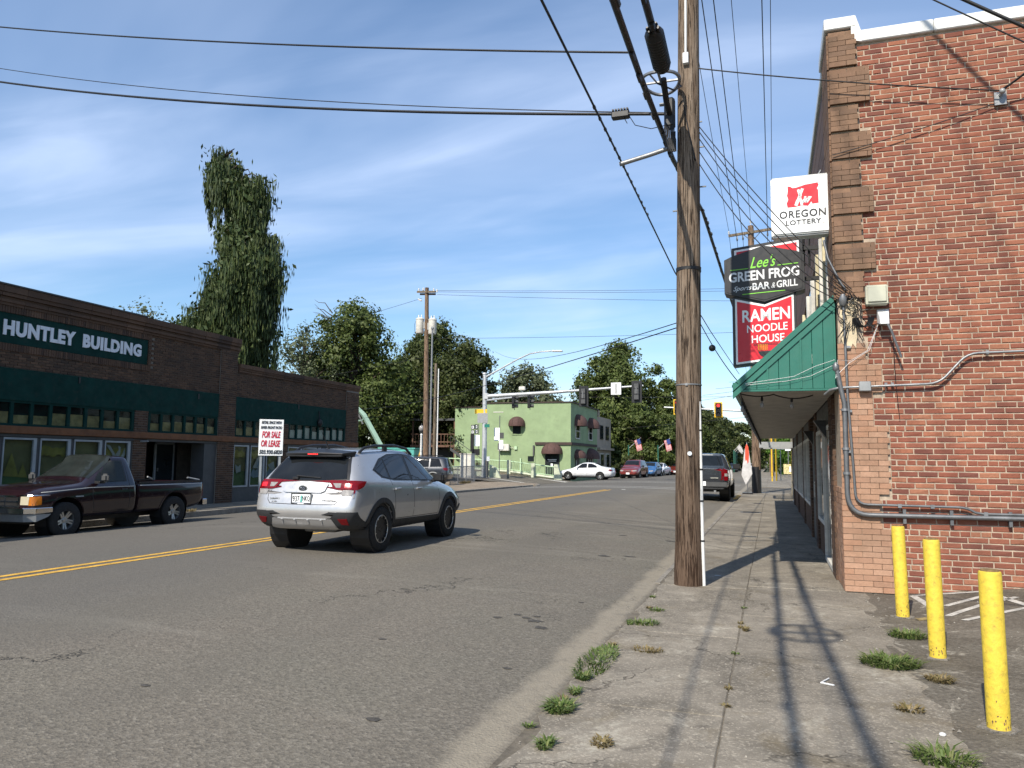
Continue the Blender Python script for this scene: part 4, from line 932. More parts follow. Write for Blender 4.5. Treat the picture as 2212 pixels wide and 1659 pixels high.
# ================================================================== GREEN BUILDING (centre)
gb = thing('green_building', 'two storey mint green corner building with brown dome awnings', 'building', (-17.2, 68, 0))
MB().box(-25.8, -17.2, 68, 79.2, -.5, 6.86).build('wall', 'mint', gb)
MB().box(-28.6, -25.802, 68.02, 79, -.5, 6.50).build('wall', 'mint', gb)
MB().box(-25.95, -17.05, 67.9, 79.3, 6.861, 6.96).build('parapet_cap', 'brownsn', gb); MB().box(-28.7, -25.96, 67.92, 79.1, 6.501, 6.58).build('parapet_cap', 'brownsn', gb)
MB().box(-20.55, -17.08, 67.86, 68.0, 3.0, 3.24).build('cornice', 'brownsn', gb); MB().box(-17.199, -17.06, 68.0, 78.6, 3.0, 3.24).build('cornice', 'brownsn', gb)
def win_front(x0, x1, z0, z1, nm='window', fr='mint'):
    f = MB(); w = .09
    f.box(x0 - w, x1 + w, 67.93, 68.0, z0 - w, z0); f.box(x0 - w, x1 + w, 67.93, 68.0, z1, z1 + w); f.box(x0 - w, x0, 67.931, 68.0, z0, z1); f.box(x1, x1 + w, 67.931, 68.0, z0, z1)
    o = f.build(nm, fr, gb); MB().box(x0, x1, 67.97, 67.995, z0, z1).build('pane', 'window', o); return o
win_front(-22.75, -21.95, 4.0, 5.0); win_front(-21.25, -20.65, 1.45, 1.95)
def win_side(y0, y1, z0, z1):
    f = MB(); w = .1
    f.box(-17.2, -17.13, y0 - w, y1 + w, z0 - w, z0); f.box(-17.2, -17.13, y0 - w, y1 + w, z1, z1 + w); f.box(-17.2, -17.131, y0 - w, y0, z0, z1); f.box(-17.2, -17.131, y1, y1 + w, z0, z1); f.box(-17.2, -17.14, y0, y1, (z0 + z1) / 2 - .03, (z0 + z1) / 2 + .03)
    o = f.build('window', 'offwhite', gb); MB().box(-17.195, -17.16, y0, y1, z0, z1).build('pane', 'window', o)
win_side(69.8, 71.2, 3.7, 5.0); win_side(75.2, 76.6, 3.7, 5.0)
def dome(c, w, d, h, face, parent, name='awning'):
    """quarter-ellipsoid canvas awning; face = outward unit vector"""
    f = Vector(face); sd_ = Vector((-f.y, f.x, 0)); m = MB(); nu, nv = 14, 6; c = Vector(c)
    for i in range(nv + 1):
        ph = pi / 2 * i / nv
        for j in range(nu + 1):
            th = pi * j / nu
            m.v.append(tuple(c + sd_ * (w / 2 * cos(th)) + f * (d * sin(ph) * sin(th)) + Vector((0, 0, h * sin(th) * cos(ph)))))
    m.f = [(i * (nu + 1) + j, i * (nu + 1) + j + 1, (i + 1) * (nu + 1) + j + 1, (i + 1) * (nu + 1) + j) for i in range(nv) for j in range(nu)]
    k = len(m.v)
    for j in range(nu + 1):
        p = Vector(m.v[nv * (nu + 1) + j]); m.v.append((p.x, p.y, p.z - .14))
    m.f += [(nv * (nu + 1) + j, nv * (nu + 1) + j + 1, k + j + 1, k + j) for j in range(nu)]
    o = m.build(name, 'brownaw', parent, smooth=True, angle=50)
    for j in range(2, nu, 3):
        MB().tube([Vector(m.v[i * (nu + 1) + j]) + f * .006 for i in range(nv + 1)], .012, 4).build('seam', 'brownsn', o)
    return o
dome((-22.35, 68, 4.85), 1.62, .9, .78, (0, -1, 0), gb); dome((-18.95, 68, 2.32), 2.0, 1.0, .86, (0, -1, 0), gb)
dome((-17.2, 70.5, 4.95), 2.3, 1.0, .98, (1, 0, 0), gb); dome((-17.2, 75.9, 4.95), 2.3, 1.0, .95, (1, 0, 0), gb); dome((-17.2, 70.4, 1.95), 2.2, .9, .7, (1, 0, 0), gb); dome((-17.2, 75.7, 1.9), 3.0, 1.0, .95, (1, 0, 0), gb)
MB().box(-19.6, -18.25, 67.94, 68.0, .1, 2.4).build('doorway', 'blackm', gb)
dq = MB().box(-19.5, -18.35, 67.91, 67.939, .15, 2.25).build('door', 'window', gb)
MB().box(-19.35, -18.5, 67.90, 67.909, 1.62, 1.68).build('print_strip', 'signwhite', dq); MB().box(-19.25, -18.55, 67.90, 67.909, 1.50, 1.55).build('print_strip', 'signwhite', dq); MB().box(-19.05, -18.85, 67.90, 67.909, 1.05, 1.3).build('notice', 'signwhite', dq)
MB().box(-17.199, -17.14, 74.3, 77.1, .1, 2.3).build('entrance', 'blackm', gb)
for y in (74.7, 75.6, 76.5): MB().box(-17.139, -17.1, y, y + .18, .2, 2.0).build('post', 'white', gb)
MB().box(-17.199, -17.14, 69.7, 71.1, .1, 2.2).build('entrance', 'blackm', gb); MB().box(-17.139, -17.12, 69.8, 69.9, .1, 1.6).build('post', 'white', gb); MB().rbox((-16.75, 70.0, 2.05), (.5, .1, .4)).build('hanging_sign', 'redink', gb); MB().tube([(-17.2, 70, 2.33), (-16.3, 70, 2.33)], .02, 6).build('sign_bracket', 'blackm', gb)
MB().box(-20.75, -20.62, 67.84, 67.98, 2.0, 2.95).build('blade_sign', 'trimgrey', gb); MB().box(-22.0, -21.88, 67.87, 67.99, .4, 1.75).build('vent_pipe', 'mintrail', gb)
MB().rbox((-24.2, 67.99, 6.05), (1.0, .04, .07)).build('wall_lamp', 'offwhite', gb)
ac = thing('air_conditioner', 'white air conditioner unit on the mint green wall', 'air conditioner', (-23.5, 67.9, 2.4))
MB().box(-24.05, -22.98, 67.52, 67.85, 2.42, 3.05).build('casing', 'offwhite', ac, bevel=.03); MB().lathe([(.24, 0), (.24, .02), (.05, .03)], 20, Matrix.Translation((-23.66, 67.52, 2.74)) @ Matrix.Rotation(pi / 2, 4, 'X')).build('fan_grille', 'box_grey', ac, smooth=True)
for x in (-23.9, -23.1): MB().tube([(x, 67.98, 2.1), (x, 67.98, 2.4), (x, 67.5, 2.4)], .02, 5).build('bracket', 'blackm', ac)
MB().box(-22.55, -22.3, 67.85, 67.98, 2.55, 2.85).build('junction_box', 'mintrail', ac); MB().tube([(-22.98, 67.8, 2.7), (-22.7, 67.9, 2.72), (-22.5, 67.9, 2.5), (-22.42, 67.92, 2.55)], .02, 5).build('pipe', 'offwhite', ac)
# deck and stair at its left end
dk = thing('stair_deck', 'brown timber deck and outside stair at the left of the mint green building', 'staircase', (-29, 69.2, 0))
MB().box(-33.4, -28.65, 68.2, 71, 2.75, 2.95).build('deck', 'deckwood', dk); MB().box(-33.4, -28.7, 68.1, 71, 5.3, 5.5).build('roof', 'trimgrey', dk)
for x in (-33.2, -31.0, -28.8): MB().box(x, x + .12, 68.22, 68.34, 0, 5.3).build('post', 'deckwood', dk)
for z in (3.2, 3.95): MB().box(-33.3, -28.7, 68.2, 68.26, z, z + .09).build('rail', 'deckwood', dk)
for i in range(14): MB().box(-33.2 + i * .34, -33.15 + i * .34, 68.205, 68.25, 2.95, 3.95).build('baluster', 'deckwood', dk)
for i in range(14): MB().box(-28.62 + i * .30, -28.3 + i * .30, 67.0, 67.9, 2.7 - i * .19, 2.75 - i * .19).build('tread', 'deckwood', dk)
MB().add([(-28.62, 66.98, 2.7), (-24.4, 66.98, .02), (-24.4, 66.98, -.25), (-28.62, 66.98, 2.42), (-28.62, 67.03, 2.7), (-24.4, 67.03, .02), (-24.4, 67.03, -.25), (-28.62, 67.03, 2.42)], [(3, 2, 1, 0), (4, 5, 6, 7), (0, 1, 5, 4), (1, 2, 6, 5), (2, 3, 7, 6), (3, 0, 4, 7)]).build('stringer', 'trimgrey', dk)
MB().tube([(-28.6, 67, 3.75), (-24.5, 67, 1.05)], .03, 6).build('handrail', 'trimgrey', dk)
for i in range(16): MB().tube([(-28.6 + i * .27, 67, 2.7 - i * .176), (-28.6 + i * .27, 67, 3.74 - i * .178)], .012, 4).build('baluster', 'trimgrey', dk)
MB().box(-33.3, -28.7, 70.5, 70.6, .0, 2.7).build('back_screen', 'blackm', dk)
# beige building next door
bg_ = thing('beige_building', 'two storey beige building just past the mint green one', 'building', (-17.3, 80, 0))
MB().box(-27, -17.3, 79.35, 87, -.5, 6.3).build('wall', 'beige', bg_); MB().box(-27, -17.1, 79.36, 80.0, 6.301, 6.9).build('parapet', 'beige', bg_); MB().box(-17.299, -16.9, 79.4, 87, 2.75, 3.0).build('cornice', 'beige', bg_)
for y in (81, 84):
    f = MB().box(-17.299, -17.22, y, y + 1.5, 3.9, 5.4).build('window', 'blackm', bg_); MB().box(-17.219, -17.2, y + .1, y + 1.4, 4.0, 5.3).build('pane', 'window', f)
    f = MB().box(-17.299, -17.22, y, y + 1.7, .5, 2.4).build('window', 'offwhite', bg_); MB().box(-17.219, -17.2, y + .1, y + 1.6, .6, 2.3).build('pane', 'window', f)
# bridge railing
rl = thing('bridge_railing', 'pale green bridge railing with concrete posts in front of the mint building', 'railing', (-16.8, 62.4, 0))
RP = [(-16.85, 62.3, -.02), (-19.35, 63.5, .20), (-21.95, 64.7, .45), (-24.6, 65.9, .56), (-32, 66.4, .75)]
for i, (x, y, z) in enumerate(RP):
    if i: MB().rbox((x, y, z + .5), (.34, .34, 1.25)).build('post', 'railconc', rl, bevel=.02)
MB().add([(-17.15, 62.1, -.1), (-16.45, 62.1, -.1), (-16.85, 62.1, 1.25), (-17.15, 62.1, 1.25), (-17.15, 62.5, -.1), (-16.45, 62.5, -.1), (-16.85, 62.5, 1.25), (-17.15, 62.5, 1.25)], [(0, 1, 2, 3), (7, 6, 5, 4), (0, 4, 5, 1), (1, 5, 6, 2), (2, 6, 7, 3), (3, 7, 4, 0)]).build('end_post', 'railconc', rl)
for a, b in zip(RP, RP[1:]):
    a, b = Vector(a), Vector(b); u = Vector((0, 0, 1))
    MB().tube([a + u * 1.02, b + u * 1.02], .05, 6).build('top_rail', 'mintrail', rl); MB().tube([a + u * .3, b + u * .3], .04, 6).build('bottom_rail', 'mintrail', rl)
    MB().tube([a + u * .1, b + u * .1], .13, 4).build('base', 'railconc', rl)
    m = MB(); n = 14
    for k in range(1, n): p = a.lerp(b, k / n); m.tube([p + u * .3, p + u * 1.0], .016, 4)
    m.build('pickets', 'mintrail', rl)
rl2 = thing('low_wall', 'low pale concrete barrier end beside the traffic mast', 'barrier', (-20, 56.6, 0))
MB().add([(-20.6, 55.9, -.1), (-19.5, 55.9, -.1), (-20.1, 55.9, 1.0), (-20.6, 55.9, 1.2), (-20.6, 56.2, -.1), (-19.5, 56.2, -.1), (-20.1, 56.2, 1.0), (-20.6, 56.2, 1.2)], [(0, 1, 2, 3), (7, 6, 5, 4), (0, 4, 5, 1), (1, 5, 6, 2), (2, 6, 7, 3), (3, 7, 4, 0)]).build('barrier', 'railconc', rl2, bevel=.02)
MB().box(-19.6, -19.1, 55.8, 56.3, -.1, .45).build('end_block', 'trimgrey', rl2, bevel=.03)
MB().add([(-60, 56.4, .5), (-20.6, 56.4, .1), (-20.6, 56.4, .65), (-60, 56.4, 1.3), (-60, 56.7, .5), (-20.6, 56.7, .1), (-20.6, 56.7, .65), (-60, 56.7, 1.3)], [(0, 1, 2, 3), (7, 6, 5, 4), (3, 2, 6, 7), (1, 5, 6, 2)]).build('parapet', 'railconc', rl2)
# ================================================================== NEAR UTILITY POLE
up = thing('utility_pole', 'big weathered wooden utility pole at the kerb in the foreground', 'utility pole', (-1.03, 10.2, 0))
m = MB(); n = 20; prof = []
for i in range(34):
    z = -.2 + 12.4 * i / 33
    prof.append((z, .172 - .0042 * z + (.012 if z < .25 else 0)))
q = random.Random(4)
for z, r in prof:
    for j in range(n):
        rr = r * (1 + .022 * noise.noise(Vector((j * 1.7, z * .45, 0))))
        m.v.append((rr * cos(2 * pi * j / n) + .0115 * z, rr * sin(2 * pi * j / n), z))
m.f = [(i * n + j, i * n + (j + 1) % n, (i + 1) * n + (j + 1) % n, (i + 1) * n + j) for i in range(33) for j in range(n)] + [tuple(33 * n + j for j in range(n))]
m.build('shaft', 'pole', up, local=True, smooth=True, angle=80)
def ringband(z, r, h, nm, mat, tilt=0):
    MB().lathe([(r, 0), (r + .006, .002), (r + .006, h - .002), (r, h)], 20, Matrix.Translation((.0115 * z, 0, z)) @ Matrix.Rotation(tilt, 4, 'X'), cap=False).build(nm, mat, up, local=True, smooth=True)
ringband(2.54, .164, .018, 'steel_band', 'galv'); ringband(4.08, .158, .03, 'strap', 'blackm', .06); ringband(4.05, .158, .02, 'strap', 'blackm', -.07)
MB().rbox((.02, -.172, 2.545), (.03, .02, .03)).build('band_clip', 'galv', up, local=True)
MB().lathe([(.0, 0), (.028, .0), (.028, .008), (0, .008)], 12, Matrix.Translation((.05, -.178, 1.66)) @ Matrix.Rotation(pi / 2, 4, 'X')).build('tag', 'signwhite', up, local=True)
MB().tube([(.195, -.04, 0), (.185, -.05, .5), (.178, -.05, 1.2), (.165, -.05, 2.33)], .021, 8).build('white_conduit', 'plastic_w', up, local=True, smooth=True)
MB().tube([(.165, -.05, 2.3), (.19, -.04, 4.2), (.2, -.03, 6.2)], .012, 6).build('cable', 'black', up, local=True)
for z in (.55, 1.05, 1.45, 1.95): MB().lathe([(.026, 0), (.026, .02)], 8, Matrix.Translation((.19 - .011 * z, -.05, z))).build('strap', 'blackm', up, local=True)
MB().tube([(.09, -.16, 9.2), (.07, -.165, 8), (.06, -.165, 7.02)], .016, 8).build('white_conduit', 'plastic_w', up, local=True)
MB().rbox((.06, -.165, 6.93), (.075, .07, .15)).build('box', 'plastic_w', up, local=True, bevel=.006)
MB().tube([(-.1, -.06, 5.78), (-.45, -.05, 5.70), (-.86, -.04, 5.62)], .032, 10).build('standoff_arm', 'galv', up, local=True, smooth=True)
MB().rbox((-.12, -.06, 5.80), (.06, .09, .16)).build('arm_bracket', 'galv', up, local=True)
MB().tube([(-.1, -.1, 6.36), (-.3, -.09, 6.37)], .025, 8).build('standoff_arm', 'galv', up, local=True)
for z, x in ((5.75, .22), (5.2, .24), (4.9, -.2), (6.1, .2)): MB().tube([(.06, 0, z), (x + .05, 0, z)], .011, 6).build('bolt', 'galvd', up, local=True)
for y in (-.12, -.1): MB().tube([(.02, y - .02, 6.3), (.09, y - .04, 5.9), (.16, y, 5.55), (.18, .05, 5.3)], .009, 5).build('drop_cable', 'black', up, local=True)
# cable ring, splice closures, terminal boxes
cr = thing('cable_ring', 'flat metal cable storage ring hung beside the foreground pole', 'cable ring', (-1.28, 9.85, 6.56))
ring = [(.245 * cos(t), .33 * sin(t), .02 * cos(2 * t)) for t in [2 * pi * i / 28 for i in range(29)]]
MB().tube(ring, .024, 6, cap=False).build('rim', 'galv', cr, local=True, smooth=True); MB().rbox((0, 0, 0), (.47, .03, .02)).build('crossbar', 'galv', cr, local=True); MB().rbox((0, 0, .01), (.03, .64, .02)).build('crossbar', 'galv', cr, local=True)
MB().tube([(-.1, -.3, -.03), (.0, -.33, -.18), (.2, -.2, -.24), (.27, 0, -.1), (.2, .2, .05)], .011, 6).build('cable_loop', 'black', cr, local=True, smooth=True)
sc = thing('splice_closure', 'fat black ribbed splice closure on the cable left of the foreground pole', 'splice closure', (-1.2, 9.0, 6.55))
SM_ = Matrix.Rotation(R(86), 4, 'X')
pr = []
for i in range(12): pr += [(.105, -.34 + i * .055), (.118, -.325 + i * .055), (.118, -.305 + i * .055), (.105, -.292 + i * .055)]
MB().lathe([(.03, -.44), (.10, -.40)] + pr + [(.09, .36), (.03, .42)], 14, SM_).build('casing', 'black', sc, local=True, smooth=True)
for a in range(7): MB().lathe([(.02, .34), (.022, .42), (.012, .45)], 6, SM_ @ Matrix.Translation((.065 * cos(a), .065 * sin(a), 0))).build('port', 'blackm', sc, local=True)
sc2 = thing('splice_closure', 'black cable splice bundle strapped to the top left face of the foreground pole', 'splice closure', (-1.19, 10.05, 6.1))
MB().rbox((0, 0, .1), (.14, .14, .42)).build('casing', 'black', sc2, local=True, bevel=.03)
for i in range(8): MB().tube([(-.06 + .017 * i, -.05, -.08), (-.08 + .02 * i, -.06, -.25 - .02 * (i % 3)), (-.02 + .012 * i, -.04, -.42 - .03 * (i % 2)), (.03 + .005 * i, .02, -.15)], .009, 5).build('cable_tail', 'black', sc2, local=True, smooth=True)
tb = thing('terminal_box', 'small black terminal box on the thick wire left of the foreground pole', 'terminal box', (-1.88, 10.2, 6.37))
MB().rbox((0, 0, -.03), (.25, .11, .10)).build('casing', 'blackm', tb, local=True, bevel=.015)
for i in range(6): MB().rbox((-.1 + .04 * i, -.01, .035), (.025, .1, .02)).build('lug', 'blackm', tb, local=True)
MB().tube([(.12, 0, -.06), (.2, 0, -.2), (.42, 0, -.28), (.68, 0, -.25), (.7, .1, .0)], .006, 5).build('loop', 'black', tb, local=True, smooth=True); MB().tube([(.05, 0, -.08), (.09, 0, -.16)], .006, 5).build('tail', 'black', tb, local=True)
# a second ring and coil hang on the same cable behind the camera: their shadow falls on the pavement
cr2 = thing('cable_ring', 'flat metal cable storage ring hung on the overhead cable before the foreground pole', 'cable ring', (-1.19, .62, 6.42), R(4))
MB().tube([(.30 * cos(t), .36 * sin(t), 0) for t in [2 * pi * i / 28 for i in range(29)]], .026, 6, cap=False).build('rim', 'galv', cr2, local=True, smooth=True); MB().rbox((0, 0, 0), (.58, .05, .03)).build('crossbar', 'galv', cr2, local=True); MB().rbox((0, 0, .01), (.05, .70, .03)).build('crossbar', 'galv', cr2, local=True)
# communication bundles running with the street
def bundle(pts, r, label, wrap=True, q=random.Random(8)):
    o = MB().tube(pts, r, 7).build('cable_bundle', 'black', at=pts[0], smooth=True, angle=80); tag(o, label, 'cable')
    if wrap:
        m = MB()
        for a, b in zip(pts, pts[1:]):
            a, b = Vector(a), Vector(b); n = max(1, int((b - a).length / .5))
            for k in range(n):
                p = a.lerp(b, (k + q.random()) / n); dz = Vector((q.uniform(-.03, .03), 0, q.uniform(-.05, .02)))
                m.tube([p - (b - a).normalized() * .05 + dz, p + (b - a).normalized() * .09 + dz], r * .8, 5)
        tag(m.build('wrap', 'black', o), kind='stuff')
    return o
bundle([(-1.3, -12, 7.2), (-1.3, 0, 6.0), (-1.3, 6.7, 5.82), (-1.3, 8.2, 5.85), (-1.3, 9.7, 5.95), (-1.3, 11.4, 6.08), (-1.24, 16, 6.75), (-1.1, 25, 6.7), (-.9, 42, 7.0)], .036, 'thick black cable bundle passing left of the foreground pole along the street')
bundle([(-1.12, -12, 8.2), (-1.15, 0, 6.85), (-1.2, 6, 6.55), (-1.2, 8.6, 6.58)], .045, 'thick black cable running overhead into the fat splice closure')
bundle([(-1.2, 9.5, 6.42), (-1.2, 9.8, 6.25), (-1.18, 10.05, 6.15)], .04, 'short black cable from the splice closure to the foreground pole', False)
wire((-1.24, -8, 7.6), (-1.2, 8.7, 6.7), .4, .008, label='thin wire just left of the fat splice closure')
ne = [(-1.9, -12, 6.6), (-1.9, 0, 5.85), (-1.9, 6.4, 5.74), (-1.9, 10.2, 5.73), (-1.88, 16.5, 5.62), (-1.75, 25, 5.72), (-1.5, 42, 6.2)]
o = MB().tube(ne, .013, 6).build('overhead_wire', 'black', at=ne[0]); tag(o, 'black lashed wire held off by the metal arm of the foreground pole', 'wire')
m = MB()
for k in range(14): y = 8.6 + k * .32; m.rbox((-1.9, y, 5.73), (.03, .07, .03))
tag(m.build('lashing_clip', 'black', o), kind='stuff')
wire((-16.62, 12.03, 11.30), (-1.72, 10.2, 7.23), .12, .016, label='topmost of the three wires crossing the sky to the left')
wire((-16.62, 12.04, 10.33), (-1.2, 10.2, 6.28), .22, .008, label='thin middle wire of the three crossing the sky to the left')
wire((-16.62, 12.04, 10.01), (-1.2, 10.1, 6.22), .22, .022, label='thick lowest wire of the three crossing the sky to the left')
wire((-1.0, 10.15, 6.88), (2.70, 10.25, 6.04), .04, .009, label='wire from the foreground pole to the brick wall bracket')
for k, (xa, za, xb, zb) in enumerate(((-.82, 6.02, 1.0, 3.72), (-.82, 5.95, .96, 3.70), (-.82, 5.86, .93, 3.66), (-.83, 5.7, .90, 3.62), (-.84, 5.55, .88, 3.58))):
    wire((xa, 10.15 + .02 * k, za), (xb, 10.3, zb), .10 + .05 * k, .0065, label='%s service drop wire slanting from the foreground pole to the brick corner' % ('topmost', 'second highest', 'middle', 'second lowest', 'lowest')[k], group='service drop wires to the brick corner')
wire((-.86, 10.2, 3.40), (-.40, 10.42, 2.62), .05, .006, label='thin cord from the foreground pole to the awning tip')
MB().sphere((-.70, 10.28, 3.04), .045, 10, 7).build('cord_weight', 'black', at=(-.70, 10.28, 3.04), smooth=True); tag(bpy.context.scene.objects['cord_weight'], 'small black ball hanging on the cord right of the foreground pole', 'weight')
ap = thing('utility_pole', 'wooden pole on the left pavement at the picture edge carrying the three crossing wires', 'utility pole', (-16.72, 11.98, 0))
MB().tube([(0, 0, -.2), (0, 0, 6), (0, 0, 11.9)], [.15, .13, .10], 12).build('shaft', 'pole_far', ap, local=True, smooth=True)
# brick wall bracket and its wires
wb_ = thing('wall_bracket', 'small insulator bracket high on the red brick wall', 'bracket', (2.73, 10.36, 6.0))
MB().rbox((2.73, 10.35, 5.98), (.13, .03, .16)).build('plate', 'galv', wb_); MB().tube([(2.73, 10.34, 6.02), (2.73, 10.26, 6.03)], .022, 8).build('stem', 'steel', wb_); MB().sphere((2.73, 10.25, 6.03), .035, 10, 6).build('insulator', 'box_grey', wb_, smooth=True)
wire((2.73, 10.25, 6.04), (3.6, 9.9, 6.75), .06, .011, label='wire rising right from the brick wall bracket'); wire((2.74, 10.25, 6.06), (3.6, 9.8, 6.85), .1, .009, label='second looped wire rising right from the brick wall bracket')
wire((.83, 10.3, 5.48), (2.7, 10.34, 5.93), .02, .006, label='thin wire clipped along the brick wall below the bracket')
wire((.45, 5, 4.87), (2.9, 5, 3.05), .01, .011, label='thick twisted drop wire at the top right corner')
wire((.43, 5.03, 4.82), (2.9, 5.03, 2.96), .01, .005, label='thin wire hanging just below the twisted drop wire at top right')
wire((.2, 7, 11.64), (3.6, 7, 7.1), .1, .03, label='thick cable overhead casting the slanting shadow on the brick wall')
# =============================== things on the side wall
eb = thing('utility_box', 'beige square utility box on the red brick wall', 'utility box', (1.27, 10.33, 3.62)); MB().box(1.15, 1.40, 10.22, 10.355, 3.50, 3.745).build('case', 'box_beige', eb, bevel=.012, seg=2); MB().box(1.17, 1.38, 10.20, 10.219, 3.53, 3.73).build('lid', 'box_beige', eb, bevel=.008)
fl = thing('floodlight', 'small white floodlight with a dangling tube on the brick wall', 'floodlight', (1.35, 10.33, 3.37))
MB().add([(1.28, 10.35, 3.27), (1.42, 10.35, 3.27), (1.42, 10.35, 3.46), (1.28, 10.35, 3.46), (1.30, 10.20, 3.25), (1.40, 10.20, 3.25), (1.40, 10.24, 3.35), (1.30, 10.24, 3.35)], [(0, 1, 2, 3), (7, 6, 5, 4), (0, 4, 5, 1), (1, 5, 6, 2), (2, 6, 7, 3), (3, 7, 4, 0)]).build('hood', 'plastic_w', fl, bevel=.006)
MB().tube([(1.38, 10.22, 3.26), (1.42, 10.20, 3.15), (1.52, 10.24, 2.84)], .015, 8).build('tube', 'galvd', fl, smooth=True)
for y in (10.345,): MB().tube([(1.45, y, 3.2), (1.46, y, 2.6), (1.49, y, 2.1)], .004, 4).build('cord', 'black', fl)
mast_ = thing('service_conduit', 'grey service conduit with weatherhead on the tan brick corner bending along the wall', 'conduit', (.9, 10.33, 0))
def pipe(pts, r, nm, mat='galvd', par=mast_, n=9): return MB().tube(pts, r, n).build(nm, mat, par, smooth=True, angle=70)
def bend(a, b, c, k=6):
    a, b, c = Vector(a), Vector(b), Vector(c); return [tuple((1 - t) ** 2 * a + 2 * t * (1 - t) * b + t * t * c) for t in [i / k for i in range(k + 1)]]
pipe([(.80, 10.30, 2.72), (.835, 10.31, 2.5), (.875, 10.32, 2.3)] + [(.875, 10.32, 1.25)] + bend((.875, 10.32, 1.2), (.875, 10.32, .935), (1.12, 10.32, .935)) + [(3.5, 10.32, .945), (5.8, 10.32, .955)], .030, 'large_conduit')
pipe([(.90, 10.325, 3.55), (.915, 10.325, 2.4), (.96, 10.325, 1.35)] + bend((.965, 10.325, 1.2), (.97, 10.325, 1.065), (1.1, 10.325, 1.06)) + [(2.05, 10.325, 1.055)] + bend((2.08, 10.325, 1.055), (2.18, 10.325, 1.05), (2.24, 10.325, 1.0), 4) + [(2.32, 10.325, .985), (5.8, 10.325, .995)], .016, 'small_conduit')
MB().lathe([(.03, 0), (.045, .03), (.045, .10), (.02, .15)], 10, Matrix.Translation((.895, 10.32, 3.52)) @ Matrix.Rotation(.3, 4, 'X')).build('weatherhead', 'galv', mast_, smooth=True)
MB().lathe([(.03, 0), (.04, .02), (.04, .07), (.015, .11)], 10, Matrix.Translation((.79, 10.30, 2.70))).build('weatherhead', 'galvd', mast_, smooth=True)
pipe([(.66, 10.44, 2.42), (.72, 10.36, 2.47), (.82, 10.315, 2.49), (1.75, 10.32, 2.515)] + bend((1.8, 10.32, 2.516), (1.92, 10.32, 2.52), (2.0, 10.32, 2.60), 4) + bend((2.16, 10.32, 2.78), (2.24, 10.32, 2.87), (2.36, 10.32, 2.875), 4) + [(5.8, 10.32, 2.93)], .016, 'branch_conduit', 'galv')
MB().box(1.045, 1.18, 10.27, 10.36, 2.44, 2.56).build('junction_box', 'box_grey', mast_, bevel=.008)
for x in (1.35, 1.42, 2.45): MB().rbox((x, 10.325, 2.52 if x < 2 else 2.88), (.03, .03, .045)).build('clip', 'galv', mast_)
for z in (2.2, 1.72, 1.42): MB().lathe([(.042, 0), (.042, .03)], 10, Matrix.Translation((.875, 10.32, z))).build('coupling', 'galv', mast_)
for z in (3.0, 2.2, 1.7): MB().rbox((.93 - (2.2 - z) * .01, 10.335, z), (.06, .03, .03)).build('clip', 'galv', mast_)
for x in (1.5, 2.0, 2.6): MB().rbox((x, 10.345, .93), (.035, .05, .17)).build('strut', 'galvd', mast_)
for x in (1.45, 1.8, 2.35): MB().rbox((x, 10.322, 1.055 if x < 2.1 else .985), (.04, .04, .045)).build('clip', 'galv', mast_)
# tangle of wires at the corner
tg = thing('wire_tangle', 'tangle of loose black and pale wires on the brick corner above the awning', 'wires', (.95, 10.3, 3.5)); q = random.Random(21)
m = MB(); mw = MB()
for i in range(15):
    a = Vector((.93 + q.uniform(-.05, .08), 10.31, 3.62 + q.uniform(-.06, .1)))
    pts = [a]; p = a.copy()
    for k in range(5): p = p + Vector((q.uniform(-.08, .12), q.uniform(-.02, .01), q.uniform(-.16, .03))); p.y = min(10.34, max(10.26, p.y)); pts.append(p.copy())
    pts.append(Vector((1.02 + q.uniform(-.03, .05), 10.33, 3.42)))
    sm = []
    for j in range(len(pts) - 1):
        p0, p1, p2, p3 = pts[max(0, j - 1)], pts[j], pts[j + 1], pts[min(len(pts) - 1, j + 2)]
        for t in (0, .33, .66): sm.append(.5 * ((2 * p1) + (p2 - p0) * t + (2 * p0 - 5 * p1 + 4 * p2 - p3) * t * t + (3 * p1 - p0 - 3 * p2 + p3) * t ** 3))
    m.tube(sm, .0045, 4)
for i in range(9):
    t0 = pi * .9 * i / 9; m.tube([(1.09 + .09 * cos(t) + .008 * i, 10.315 - .003 * i, 3.36 + .12 * sin(t)) for t in [pi + pi * k / 8 for k in range(9)]], .0045, 4)
m.build('black_wires', 'black', tg, smooth=True, angle=80)
for i in range(2): mw.tube([(1.3, 10.33, 3.3), (1.18 - .02 * i, 10.32, 2.95), (.95, 10.3, 2.8 + .02 * i), (.82 - .01 * i, 10.28, 2.7 + q.uniform(-.1, .15)), (.78 + .02 * i, 10.28, 2.55 + q.uniform(0, .15)), (.80, 10.29, 2.7)], .003, 4)
mw.tube([(.79, 10.455, 2.86), (.55, 10.455, 2.78), (.3, 10.455, 2.66), (.0, 10.455, 2.62), (-.3, 10.455, 2.58)], .003, 4); mw.tube([(.79, 10.46, 2.8), (.5, 10.46, 2.66), (.2, 10.455, 2.6), (-.3, 10.455, 2.56)], .003, 4)
mw.build('pale_wires', 'plastic_w', tg, smooth=True, angle=80)
pipe([(.70, 10.40, 4.40), (.74, 10.36, 4.15), (.86, 10.31, 3.85), (.93, 10.31, 3.72)], .014, 'flexible_conduit', 'galvd', tg)

